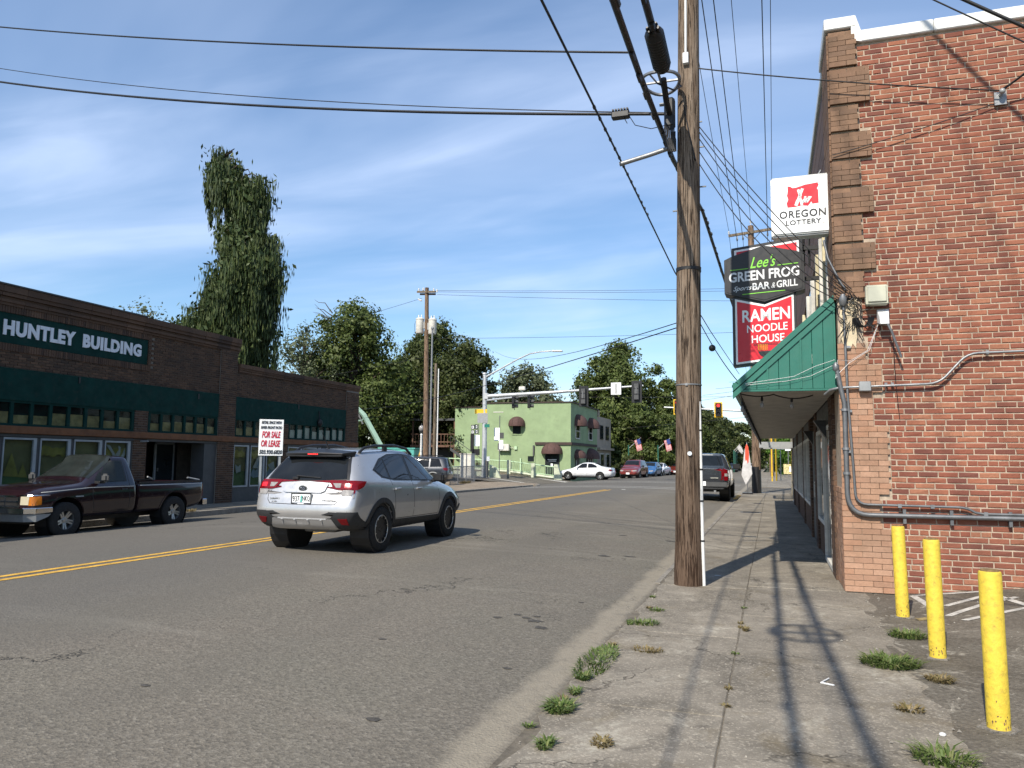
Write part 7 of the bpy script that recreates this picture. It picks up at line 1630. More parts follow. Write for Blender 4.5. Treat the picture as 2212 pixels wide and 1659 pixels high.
for i in range(6): m.rbox((sx0 - .125 + .004 * abs(i - 2.5), -.075 + .03 * i, 1.478), (.012, .024, .016))
m.build('high_brake_lamp', 'brakelit', so_, local=True)
MB().rbox((sx0 - .05, 0, 1.455), (.10, .98, .04)).build('spoiler_lip', 'blackm', so_, local=True, bevel=.01)
m = MB().rbox((c.hit('rear', 0, 1.14)[0].x - .02, -.03, 1.14), (.025, .42, .022), 0, R(4)); m.rbox((c.hit('rear', .2, 1.12)[0].x - .02, .18, 1.118), (.05, .10, .04)); m.build('rear_wiper', 'blackm', hero, local=True, bevel=.006)
p, n = c.hit('top', .78, 0); MB().tube([p + Vector((0, 0, .0)), p + Vector((-.03, 0, .05)), p + Vector((-.22, 0, .27))], [.022, .012, .003], 6).build('antenna', 'blackm', hero, local=True)
c.line('roof_seam', [(.52, .45), (1.0, .50), (2.5, .53)], 'top', .014); c.line('roof_seam', [(.52, -.45), (1.0, -.50), (2.5, -.53)], 'top', .014)
c.panel('windscreen', [(2.68, -.56), (3.28, -.64), (3.28, .64), (2.68, .56)], 'top', 'carglass', .005, .01)
MB().rbox((2.3, 0, .33), (2.4, 1.1, .12)).build('underbody', 'blackm', hero, local=True); MB().rbox((.62, -.1, .36), (.4, .55, .10)).build('silencer', 'galvd', hero, local=True, bevel=.03)
MB().tube([(XR, -.7, .36), (XR, .7, .36)], .04, 8).build('axle', 'blackm', hero, local=True); MB().tube([(XF, -.7, .35), (XF, .7, .35)], .04, 8).build('axle', 'blackm', hero, local=True)

# ------------------------------------------------------------------ maroon pickup
def pickup(name, label, loc, rz, L, Wd, xr, xf, wr, paint, hb, ht, cab0, cab1, hood, old=True, style=None, level=3, grp=None):
    """cab and bed truck: cab0 = rear of cab, cab1 = base of windscreen, hood = nose x"""
    t = thing(name, label, 'pickup truck', loc, rz); w = Wd / 2; zb = .36 if old else .46
    zrail = hb; zh = hb - .02
    RB = [ring(.05, zb + .12, w * .9, .66, w * .965, zrail - .02, w * .955, zrail, w * .90, 0, (.06, 0, 0, 0)),
          ring(.12, zb + .06, w * .94, .66, w * .985, zrail - .02, w * .965, zrail, w * .92, 0), ring(.6, zb, w * .95, .66, w, zrail - .02, w * .97, zrail, w * .93, 0),
          ring(cab0 * .6, zb, w * .95, .66, w, zrail - .02, w * .97, zrail, w * .93, 0), ring(cab0 - .06, zb, w * .95, .66, w, zrail - .02, w * .97, zrail, w * .93, 0), ring(cab0 - .03, zb + .02, w * .92, .66, w * .97, zrail - .03, w * .94, zrail - .01, w * .90, 0)]
    cb2 = Car(t, RB, paint, 2)
    A = wr + .075
    cb2.body([arch_cutter(xr, wr + .02, A, w * .6, w + .2), arch_cutter(xr, wr + .02, A, -w - .2, -w * .6), MB().box(.14, cab0 - .10, -w * .80, w * .80, zrail - .42, zrail + .3)], 'bed')
    lean = .10 if old else .07
    RC = [ring(cab0 + .0, zb, w * .93, .66, w * .985, hb + .0, w * .965, ht - .03, w * .70, .02, (0, 0, 0, lean)),
          ring(cab0 + .05, zb, w * .95, .66, w, hb, w * .97, ht - .005, w * .735, .025, (0, 0, 0, lean)),
          ring(cab0 + .45, zb, w * .95, .66, w, hb - .005, w * .97, ht, w * .75, .03, (0, 0, 0, .05)),
          ring((cab0 + cab1) / 2, zb, w * .95, .66, w, hb - .01, w * .97, ht, w * .75, .03),
          ring(cab1 - .78, zb, w * .95, .66, w, hb - .01, w * .97, ht - .02, w * .745, .03),
          ring(cab1 - .42, zb, w * .95, .66, w, hb - .015, w * .97, ht - .24, w * .79, .03),
          ring(cab1 - .02, zb, w * .95, .66, w, hb - .02, w * .965, hb + .09, w * .86, .02),
          ring(cab1 + .10, zb, w * .95, .66, w, hb - .03, w * .96, hb + .045, w * .86, .03),
          ring((cab1 + hood) / 2 + .1, zb, w * .94, .66, w, zh - .03, w * .95, zh + .025, w * .83, .04),
          ring(hood - .22, zb + .04, w * .9, .66, w * .98, zh - .10, w * .93, zh - .02, w * .82, .03),
          ring(hood - .05, zb + .10, w * .86, .62, w * .94, zh - .15, w * .90, zh - .09, w * .80, .02),
          ring(hood, zb + .14, w * .82, .62, w * .90, zh - .20, w * .87, zh - .14, w * .76, .01)]
    k = Car(t, RC, paint, level)
    k.body([arch_cutter(xf, wr + .02, A, w * .6, w + .2), arch_cutter(xf, wr + .02, A, -w - .2, -w * .6)], 'cab')
    for x, cc in ((xr, cb2), (xf, k)):
        for s in (1, -1):
            wheel_well(cc, x, wr + .02, A, s, s * w * .6, s * w * .95); wheel(t, x, s * (w - .12), wr, .235, style, s)
    k.bed = cb2; k.L = L; k.w = w; MB().box(.3, hood - .3, -w * .55, w * .55, zb - .08, zb + .1).build('chassis', 'blackm', t, local=True)
    MB().rbox((xr, 0, wr), (.14, Wd - .4, .14)).build('axle', 'blackm', t, local=True); MB().rbox((xf, 0, wr), (.12, Wd - .4, .12)).build('axle', 'blackm', t, local=True)
    return t, k, cb2
RS = dict(mat='rim', n=5, w=.22, flare=.36, rim=.55, hub='rim', barrel='trimgrey', twin=True, gap=.30)
tr, k, bd = pickup('pickup_truck', 'dark maroon single cab pickup parked facing left before the shops', (-13.98, 15.62, -.055), R(-90), 4.75, 1.74, 1.03, 3.93, .35, 'maroon', 1.03, 1.615, 2.16, 3.42, 4.66, True, RS)
for ax in ('left', 'right'):
    s = 1 if ax == 'left' else -1
    k.panel('window_surround', [(2.42, 1.07), (3.26, 1.055), (3.20, 1.15), (2.86, 1.50), (2.60, 1.53), (2.46, 1.52)], ax, 'blackm', .003, .01)
    k.panel('side_window', [(2.46, 1.09), (3.04, 1.075), (3.02, 1.28), (2.83, 1.475), (2.60, 1.50), (2.50, 1.49)], ax, 'cabglass', .007, .01); k.panel('side_window', [(3.07, 1.075), (3.22, 1.075), (3.17, 1.15), (3.05, 1.27)], ax, 'cabglass', .007, .01)
    k.line('door_seam', [(2.42, 1.52), (2.37, 1.05), (2.38, .48)], ax, .014); k.line('door_seam', [(3.30, 1.05), (3.33, .8), (3.27, .48)], ax, .014); k.line('door_seam', [(2.38, .47), (3.27, .47)], ax, .012)
    k.line('pinstripe', [(2.2, .965), (3.4, .965), (4.45, .90)], ax, .013, 'offwhite', .003); bd.line('pinstripe', [(.16, .975), (2.06, .975)], ax, .013, 'offwhite', .003)
    k.panel('door_handle', [(2.44, .93), (2.58, .93), (2.58, .89), (2.44, .89)], ax, 'blackm', .012, .01)
    k.panel('amber_lamp', [(4.46, .83), (4.64, .82), (4.64, .66), (4.47, .67)], ax, 'amber', .010, .015, .05)
    for P, cc in (((1.03, .37, .45), bd), ((3.93, .37, .45), k)): cc.line('arch_lip', arc(P[0], P[1], P[2], 10, 170, 18), ax, .03, 'maroon', .012)
    k.line('badge_strip', [(3.55, .80), (3.74, .80)], ax, .022, 'box_grey', .006)
    MB().rbox((3.18, s * 1.0, 1.16), (.11, .18, .17)).build('wing_mirror', 'trimgrey', tr, local=True, bevel=.04, seg=3); MB().rbox((3.22, s * .90, 1.07), (.14, .14, .05)).build('mirror_arm', 'blackm', tr, local=True)
    bd.panel('tail_lamp', [(.03, .95), (.12, .95), (.12, .66), (.03, .66)], ax, 'redlamp', .008, .015, .05)
    MB().rbox((.68, s * .70, .42), (.02, .22, .32)).build('mud_flap', 'blackm', tr, local=True)
MB().box(2.02, 2.1, -.70, .70, 1.02, 1.055).build('bed_rail', 'blackm', tr, local=True)
for s in (1, -1): MB().box(.1, 2.06, s * .79 - .03, s * .79 + .03, 1.02, 1.05).build('bed_rail', 'blackm', tr, local=True); MB().tube([(.10, s * .72, 1.05), (.38, s * .6, 1.11)], .02, 5).build('tie_bar', 'box_grey', tr, local=True)
k.panel('windscreen', [(2.66, -.60), (3.33, -.70), (3.33, .70), (2.66, .60)], 'top', 'cabglass', .006, .01); k.panel('rear_window', [(-.55, 1.12), (.55, 1.12), (.50, 1.48), (-.50, 1.48)], 'rear', 'cabglass', .006, .01)
MB().rbox((3.34, .3, 1.13), (.03, .55, .02)).build('wiper', 'blackm', tr, local=True); MB().rbox((3.36, -.35, 1.13), (.03, .5, .02)).build('wiper', 'blackm', tr, local=True)
k.panel('grille', [(-.52, .83), (.52, .83), (.50, .63), (-.50, .63)], 'front', 'blackm', .012, .02)
for z in (.83, .73, .64): k.line('grille_bar', [(-.52, z), (.52, z)], 'front', .028, 'chrome', .022)
for y in (-.5, -.17, .17, .5): k.line('grille_bar', [(y, .64), (y, .83)], 'front', .024, 'chrome', .020)
for s in (1, -1):
    k.panel('headlamp', [(s * .54, .825), (s * .72, .825), (s * .72, .67), (s * .54, .67)], 'front', 'yellowed', .014, .02, .05); k.panel('amber_lamp', [(s * .725, .83), (s * .80, .82), (s * .80, .66), (s * .725, .66)], 'front', 'amber', .012, .02, .05); k.line('lamp_bezel', [(s * .53, .845), (s * .82, .84)], 'front', .022, 'chrome', .016)
fb = MB(); fb.add([(4.60, -.87, .50), (4.78, -.74, .50), (4.82, 0, .50), (4.78, .74, .50), (4.60, .87, .50), (4.28, .90, .52), (4.60, -.87, .62), (4.78, -.74, .62), (4.82, 0, .62), (4.78, .74, .62), (4.60, .87, .62), (4.28, .90, .62), (4.28, -.90, .52), (4.28, -.90, .62)],
   [(0, 1, 7, 6), (1, 2, 8, 7), (2, 3, 9, 8), (3, 4, 10, 9), (4, 5, 11, 10), (12, 0, 6, 13), (6, 7, 8, 9, 10, 11, 13), (0, 12, 5, 4, 3, 2, 1)]); fb.build('front_bumper', 'chrome', tr, local=True, bevel=.012)
fb = MB(); fb.add([(4.58, -.85, .36), (4.74, -.72, .36), (4.78, 0, .36), (4.74, .72, .36), (4.58, .85, .36), (4.36, .88, .44), (4.58, -.85, .498), (4.76, -.73, .498), (4.80, 0, .498), (4.76, .73, .498), (4.59, .86, .498), (4.30, .89, .498), (4.36, -.88, .44), (4.30, -.89, .498)],
   [(0, 1, 7, 6), (1, 2, 8, 7), (2, 3, 9, 8), (3, 4, 10, 9), (4, 5, 11, 10), (12, 0, 6, 13), (0, 12, 5, 4, 3, 2, 1)]); fb.build('bumper_valance', 'box_grey', tr, local=True)
MB().rbox((-.02, 0, .52), (.14, 1.66, .16)).build('rear_bumper', 'chrome', tr, local=True, bevel=.02)
m = MB(); m.rbox((2.55, .36, 1.1), (.16, .46, .62), 0, 0, R(-10)); m.rbox((2.55, -.36, 1.1), (.16, .46, .62), 0, 0, R(-10)); m.rbox((2.5, .36, 1.42), (.1, .24, .16)); m.build('seat', 'box_grey', tr, local=True, bevel=.04)

# ------------------------------------------------------------------ dark pickup in the right lane
GS = dict(mat='rim', n=6, w=.2, rim=.6, hub='rim', barrel='trimgrey')
gt, k2, b2 = pickup('pickup_truck', 'dark blue grey crew cab pickup stopped in the right lane seen from behind', (-2.62, 31.6, .02), R(90), 5.7, 2.03, 1.16, 4.88, .41, 'gunmetal', 1.30, 1.90, 1.86, 4.35, 5.7, False, GS, 2)
for s in (1, -1):
    b2.panel('tail_lamp', [(s * .80, 1.30), (s * .985, 1.28), (s * .985, .82), (s * .84, .83)], 'rear', 'redlamp', .012, .02, .05); b2.panel('reversing_lamp', [(s * .86, 1.10), (s * .97, 1.10), (s * .97, .99), (s * .86, .99)], 'rear', 'clearlamp', .02, .01, .05)
    mirror(k2, 4.0, 1.16, 1.36, 'blackm', s, 1.5); ax = 'left' if s > 0 else 'right'
    k2.panel('side_window', [(2.1, 1.36), (3.85, 1.34), (3.5, 1.74), (2.2, 1.78)], ax, 'carglass', .005, .01); b2.panel('tail_lamp', [(.03, 1.28), (.16, 1.28), (.13, .84), (.03, .84)], ax, 'redlamp', .012, .02, .05)
k2.panel('rear_window', [(-.72, 1.40), (.72, 1.40), (.62, 1.80), (-.62, 1.80)], 'rear', 'carglass', .008, .01); k2.panel('roof_marker', [(-.3, 1.86), (.3, 1.86), (.3, 1.83), (-.3, 1.83)], 'rear', 'box_grey', .01, .01)
b2.panel('tailgate_panel', [(-.74, 1.20), (.74, 1.20), (.74, .86), (-.74, .86)], 'rear', 'gunmetal', .016, .02); b2.line('tailgate_seam', [(-.80, 1.30), (-.80, .80), (.80, .80), (.80, 1.30)], 'rear', .016)
rb = MB(); rb.rbox((-.06, 0, .66), (.22, 1.96, .20)); rb.rbox((-.04, 0, .52), (.16, 1.7, .08)); rb.build('rear_bumper', 'trimgrey', gt, local=True, bevel=.03, seg=2)
MB().rbox((-.18, 0, .70), (.02, .32, .17)).build('number_plate', 'signwhite', gt, local=True); MB().rbox((-.05, -.5, .40), (.2, .08, .08)).build('exhaust', 'galv', gt, local=True); MB().rbox((-.1, 0, .48), (.25, .08, .08)).build('tow_hitch', 'blackm', gt, local=True)
b2.panel('handle_recess', [(-.12, 1.24), (.12, 1.24), (.10, 1.19), (-.10, 1.19)], 'rear', 'blackm', .018, .01)
m = MB(); p, n = b2.hit('rear', 0, 1.03); m.box(-.55, .55, -.035, .035, 0, .006, plane_M((p.x - .02, 0, 1.06), (0, -1, 0), (0, 0, 1))); m.build('embossed_strip', 'gunmetal', gt, local=True)
m = MB(); m.box(.32, .62, -.02, .02, 0, .006, plane_M((p.x - .02, 0, .92), (0, -1, 0), (0, 0, 1))); m.build('badge', 'chrome', gt, local=True)

# ------------------------------------------------------------------ generic sedan / suv for the parked rows
def car(label, loc, rz, kind, paint, style=None, name=None, detail=True, cat='car'):
    t = thing(name or ('suv' if kind == 'suv' else 'sedan_car' if kind == 'sedan' else 'hatchback_car'), label, cat, loc, rz)
    if kind == 'sedan':
        L, w, H_, bl, zb, xr, xf, wr = 4.75, .90, 1.44, .95, .24, 1.02, 3.76, .33
        RG = [ring(.03, .36, .66, .58, .76, .92, .74, 1.0, .60, .01, (.06, -.03, .05, .14)), ring(.12, .30, .76, .58, .85, .96, .82, 1.03, .66, .01), ring(.55, zb, .82, .60, .90, .98, .86, 1.06, .70, .02), ring(.86, zb, .84, .60, .90, .97, .87, 1.10, .70, .02),
              ring(1.25, zb, .84, .60, .90, .96, .87, 1.30, .62, .03), ring(1.65, zb, .84, .60, .90, .95, .87, H_ - .02, .58, .03), ring(2.15, zb, .84, .60, .90, .94, .87, H_ + .01, .59, .03), ring(2.6, zb, .84, .60, .90, .93, .87, H_ - .02, .58, .03),
              ring(3.05, zb, .84, .60, .90, .92, .865, 1.17, .66, .03), ring(3.38, zb, .84, .60, .90, .90, .86, .98, .70, .03), ring(3.8, zb, .82, .58, .90, .83, .84, .89, .66, .03), ring(4.35, .28, .76, .54, .85, .73, .76, .78, .58, .02), ring(4.66, .30, .66, .50, .76, .65, .66, .68, .48, .01), ring(4.74, .34, .56, .50, .62, .60, .56, .63, .4, 0)]
        glass = [[(1.22, 1.02), (2.08, .985), (2.08, 1.355), (1.75, 1.34), (1.40, 1.20)], [(2.15, .985), (3.06, .965), (2.62, 1.32), (2.42, 1.355), (2.15, 1.36)]]
        ws = (2.62, 3.28, .54, .64); rw = (.90, 1.52, .62, .52); rtop = True
    else:
        big = kind == 'suv'
        L, w, H_, bl, zb, xr, xf, wr = (4.6, .91, 1.72, 1.08, .32, .93, 3.62, .36) if big else (4.2, .87, 1.54, 1.0, .27, .80, 3.35, .32)
        f = L / 4.6; dz = bl - 1.08; e = lambda x: x * f
        RG = [ring(e(.05), zb + .1, w * .8, .66, w * .87, bl, w * .86, H_ - .09, w * .62, .01, (.06, -.03, .04, .22)), ring(e(.12), zb + .05, w * .88, .66, w * .95, bl, w * .93, H_ - .05, w * .68, .02, (.05, 0, .04, .24)), ring(e(.5), zb, w * .93, .68, w, bl, w * .97, H_ - .02, w * .72, .03, (0, 0, 0, .1)), ring(e(1.1), zb, w * .94, .68, w, bl - .01, w * .97, H_, w * .72, .03),
              ring(e(1.9), zb, w * .94, .68, w, bl - .02, w * .97, H_ + .01, w * .73, .03), ring(e(2.55), zb, w * .94, .68, w, bl - .03, w * .97, H_ - .03, w * .72, .03), ring(e(3.02), zb, w * .94, .68, w, bl - .04, w * .965, (H_ + bl) / 2 + .02, w * .77, .03), ring(e(3.36), zb, w * .94, .68, w, bl - .06, w * .96, bl + .06, w * .80, .03),
              ring(e(3.8), zb, w * .93, .66, w, bl - .12, w * .94, bl - .04, w * .78, .03), ring(e(4.3), zb + .04, w * .86, .6, w * .95, bl - .22, w * .86, bl - .13, w * .70, .02), ring(e(4.54), zb + .06, w * .76, .58, w * .85, bl - .32, w * .76, bl - .26, w * .6, .01), ring(e(4.62), zb + .1, w * .66, .56, w * .72, bl - .38, w * .64, bl - .33, w * .5, 0)]
        g0 = bl + .04; g1 = H_ - .10
        glass = [[(e(.42), g0 + .02), (e(1.12), g0), (e(1.12), g1), (e(.62), g1 - .03)], [(e(1.2), g0), (e(2.0), g0 - .02), (e(2.0), g1 + .01), (e(1.2), g1)], [(e(2.07), g0 - .02), (e(2.98), g0 - .03), (e(2.86), g0 + .12), (e(2.55), g1 - .03), (e(2.07), g1 + .01)]]
        ws = (e(2.6), e(3.26), w * .64, w * .74); rw = None; rtop = False
    k = Car(t, RG, paint, 2); A = wr + .055
    k.body([arch_cutter(xr, wr, A, w * .6, w + .2), arch_cutter(xr, wr, A, -w - .2, -w * .6), arch_cutter(xf, wr, A, w * .6, w + .2), arch_cutter(xf, wr, A, -w - .2, -w * .6)])
    st_ = style or dict(mat='rim', n=7, w=.17, rim=.62, hub='rim', barrel='trimgrey')
    for x in (xr, xf):
        for s in (1, -1): wheel_well(k, x, wr, A, s, s * w * .6, s * w * .94); wheel(t, x, s * (w - .115), wr, .215, st_, s)
    for ax in ('left', 'right'):
        s = 1 if ax == 'left' else -1
        for g_ in glass: k.panel('side_window', g_, ax, 'carglass', .004, .01)
        mirror(k, glass[-1][1][0] - .12, w + .07, glass[-1][1][1] + .06, paint if kind == 'sedan' else 'blackm', s)
        xs_ = glass[-1][0][0] - .03; k.line('door_seam', [(xs_, glass[-1][0][1]), (xs_, zb + .12)], ax, .012); k.line('door_seam', [(glass[-1][1][0] + .04, glass[-1][1][1]), (glass[-1][1][0] + .1, zb + .12)], ax, .012)
        k.line('sill_line', [(xr + A, zb + .10), (xf - A, zb + .10)], ax, .03, 'blackm' if kind != 'sedan' else 'trimgrey', .004)
        for hx_ in (xs_ + .12, glass[0][0][0] + .2 if kind == 'sedan' else glass[1][0][0] + .12): p, n = k.hit(ax, hx_, glass[0][0][1] - .09); MB().rbox(p + n * .015, (.18, .022, .03)).build('door_handle', paint, t, local=True, bevel=.006)
    k.panel('windscreen', [(ws[0], -ws[2]), (ws[1], -ws[3]), (ws[1], ws[3]), (ws[0], ws[2])], 'top', 'carglass', .005, .01)
    if rw: k.panel('rear_window', [(rw[0], -rw[2]), (rw[1], -rw[3]), (rw[1], rw[3]), (rw[0], rw[2])], 'top', 'carglass', .005, .01)
    else: k.panel('rear_window', [(-w * .72, bl + .07), (w * .72, bl + .07), (w * .60, H_ - .14), (-w * .60, H_ - .14)], 'rear', 'carglass', .006, .01)
    hz = .66 if kind == 'sedan' else bl - .32
    for s in (1, -1):
        k.panel('headlamp', [(s * w * .42, hz + .02), (s * w * .80, hz + .06), (s * w * .82, hz - .07), (s * w * .50, hz - .08)], 'front', 'clearlamp', .01, .02, .06)
        tz = .84 if kind == 'sedan' else bl - .06
        k.panel('tail_lamp', [(s * w * .50, tz + .05), (s * w * .92, tz + .06), (s * w * .92, tz - .10), (s * w * .56, tz - .09)], 'rear', 'redlamp', .01, .02, .06)
        k.panel('tail_lamp', [(.02, tz + .06), (.34, tz + .05), (.30, tz - .07), (.02, tz - .09)], 'left' if s > 0 else 'right', 'redlamp', .008, .02, .06)
    k.panel('grille', [(-w * .38, hz - .0), (w * .38, hz - .0), (w * .34, hz - .09), (-w * .34, hz - .09)], 'front', 'blackm', .008, .02); k.panel('lower_grille', [(-w * .5, .44), (w * .5, .44), (w * .5, .36), (-w * .5, .36)], 'front', 'blackm', .006, .02)
    p, n = k.hit('front', 0, .50); MB().rbox((p.x + .01, 0, .50), (.02, .31, .15)).build('number_plate', 'signwhite', t, local=True); p, n = k.hit('rear', 0, .72 if kind == 'sedan' else .8); MB().rbox((p.x - .01, 0, p.z), (.02, .31, .15)).build('number_plate', 'signwhite', t, local=True)
    MB().box(.3, L - .3, -w * .6, w * .6, zb - .06, zb + .08).build('underbody', 'blackm', t, local=True)
    return t, k
car('pearl white sedan turning across the junction in front of the mint building', (-12.35, 63.6, .0), R(180 - 2), 'sedan', 'whitecar', dict(mat='rim', n=9, w=.09, rim=.68, hub='rim', barrel='blackm'))
ex, kx = car('dark blue grey older suv parked behind the silver crossover', (-17.75, 41.9, 0), R(190), 'suv', 'navy', dict(mat='rim', n=5, w=.3, rim=.6, hub='rim', barrel='trimgrey'))
for s in (1, -1): MB().tube([(.7, s * .56, 1.76), (.8, s * .56, 1.79), (2.2, s * .56, 1.79), (2.3, s * .56, 1.76)], .018, 6).build('roof_rail', 'blackm', ex, local=True)
for ax in ('left', 'right'): kx.line('arch_trim', arc(.93, .36, .46, 8, 172, 14), ax, .06, 'box_grey', .012); kx.line('side_trim', [(.1, .60), (4.3, .56)], ax, .08, 'trimgrey', .008)
car('dark red suv parked nose out behind the pearl white sedan', (-11.75, 72.9, 0), R(-94), 'suv', 'redcar')
car('bright blue hatchback parked between the red suv and a white car', (-11.3, 79.6, 0), R(-94), 'hatch', 'bluecar')
car('small white older sedan parked beyond the blue hatchback', (-11.2, 86.0, 0), R(-96), 'sedan', 'whitecar')
car('maroon sedan parked beyond the small white sedan', (-9.7, 91.0, 0), R(-94), 'sedan', 'redcar')
car('grey suv at the far end of the parked row by the foreground pole', (-8.9, 97.5, .1), R(-94), 'suv', 'navy')
car('teal car of which only the tail shows at the left edge', (-13.75, 10.05, -.03), R(-90), 'hatch', 'tealcar')
car('distant dark car far down the street', (-5.9, 128, 0), R(-90), 'sedan', 'navy'); car('distant yellow car far down the street', (-6.2, 150, 0), R(-90), 'hatch', 'yellowcar'); car('distant white car far down the street', (-3.6, 142, 0), R(-90), 'sedan', 'whitecar')
# ================================================================== TREES AND WEEDS
def leaf_cloud(blobs, n, size, seed, up=.25, gap=.0, gscale=.6, stretch=1.0):
    """leaf-sized quads spread near the surface and through the volume of several blobs"""
    rg = np.random.default_rng(seed)
    vol = np.array([b[3] * b[4] * b[5] for b in blobs]) ** .72; cnt = rg.choice(len(blobs), size=int(n * 1.5), p=vol / vol.sum())
    B = np.array(blobs)[cnt]; k = len(cnt)
    d = rg.normal(size=(k, 3)); d /= np.linalg.norm(d, axis=1)[:, None]
    r = rg.uniform(.45, 1.0, k) ** .45 * (1 + .16 * rg.normal(size=k) * .6); inn = rg.random(k) < .22; r[inn] = rg.uniform(.1, .65, inn.sum())
    P = B[:, :3] + d * B[:, 3:6] * r[:, None]
    if gap:
        keep = np.array([noise.noise(Vector(p) * gscale + Vector((seed, 0, 0))) > -.35 + gap * rg.random() for p in P]); P = P[keep]; d = d[keep]; inn = inn[keep]
    P = P[:n]; d = d[:n]; k = len(P)
    N = d * .9 + rg.normal(size=(k, 3)) * .55 + np.array([0, 0, up]); N /= np.linalg.norm(N, axis=1)[:, None]
    A = np.cross(N, rg.normal(size=(k, 3))); A /= np.linalg.norm(A, axis=1)[:, None]; Bv = np.cross(N, A)
    s = size * (rg.uniform(.55, 1.35, k) * np.where(inn[:n], 1.8, 1))[:, None]; e = s * rg.uniform(.5, .8, k)[:, None]
    v = np.empty((k, 4, 3)); v[:, 0] = P - A * s; v[:, 1] = P - Bv * e + N * s * .15; v[:, 2] = P + A * s - N * s * .2; v[:, 3] = P + Bv * e + N * s * .15
    return v.reshape(-1, 3)
def quads(name, v, mat, parent, off=(0, 0, 0)):
    me = bpy.data.meshes.new(name); n = len(v) // 4
    me.vertices.add(len(v)); me.vertices.foreach_set('co', (v - np.array(off)).astype(np.float32).ravel())
    me.loops.add(n * 4); me.loops.foreach_set('vertex_index', np.arange(n * 4, dtype=np.int32))
    me.polygons.add(n); me.polygons.foreach_set('loop_start', np.arange(n, dtype=np.int32) * 4)
    me.update(calc_edges=True); me.materials.append(MAT[mat]); me.validate()
    return link_mesh(name, me, parent)
def tree(name, label, x, y, h, rx, ry, mat, n, size, seed, base=.25, gap=.35, nb=14, shape='round', z0=0., trunk=True, grp=None, topw=.55):
    n = int(n * 1.3); size *= .86
    t = thing(name, label, 'tree', (x, y, z0), 0, grp); q = random.Random(seed); blobs = []
    for i in range(nb):
        f = i / (nb - 1); z = h * (base + (1 - base) * (f ** .9)) * .94
        if shape == 'round': w = math.sqrt(max(.02, 1 - (2 * (f - .42)) ** 2 * .86))
        elif shape == 'cone': w = 1 - f * (1 - .12)
        else: w = .85 if f < topw else .85 * (1 - (f - topw) / (1 - topw) * .75)
        a = q.uniform(0, 2 * pi); rr = q.uniform(.35, .8) * w
        br_ = h * q.uniform(.10, .17) * (.7 + .5 * w)
        blobs.append((rx * rr * cos(a), ry * rr * sin(a), z, br_ * max(.55, min(1.6, rx / h * 3.2)), br_ * max(.55, min(1.6, ry / h * 3.2)), br_ * .82))
        a += pi * q.uniform(.6, 1.4); rr = q.uniform(.5, .95) * w; blobs.append((rx * rr * cos(a), ry * rr * sin(a), z * q.uniform(.85, 1.0), br_ * .9, br_ * .9, br_ * .7))
        for _ in range(2):
            a = q.uniform(0, 2 * pi); rr = q.uniform(.85, 1.12) * w; b3 = br_ * q.uniform(.32, .55); blobs.append((rx * rr * cos(a), ry * rr * sin(a), z * q.uniform(.88, 1.06), b3, b3, b3 * .75))
    quads('crown', leaf_cloud(blobs, n, size, seed, gap=gap, gscale=2.2 / max(1, h * .22)), mat, t)
    m = MB(); r0 = .018 * h + .08; m.tube([(0, 0, -.4), (q.uniform(-.2, .2), 0, h * .3), (q.uniform(-.4, .4), q.uniform(-.4, .4), h * .62), (0, 0, h * .86)], [r0, r0 * .75, r0 * .42, r0 * .12], 9)
    for b in blobs[::2]: m.tube([(0, 0, max(h * .15, b[2] - h * .16)), (b[0] * .5, b[1] * .5, b[2] - h * .05), (b[0] * .96, b[1] * .96, b[2] + b[5] * .3)], [r0 * .35, r0 * .2, r0 * .04], 5)
    m.build('trunk', 'bark', t, local=True, smooth=True)
    return t
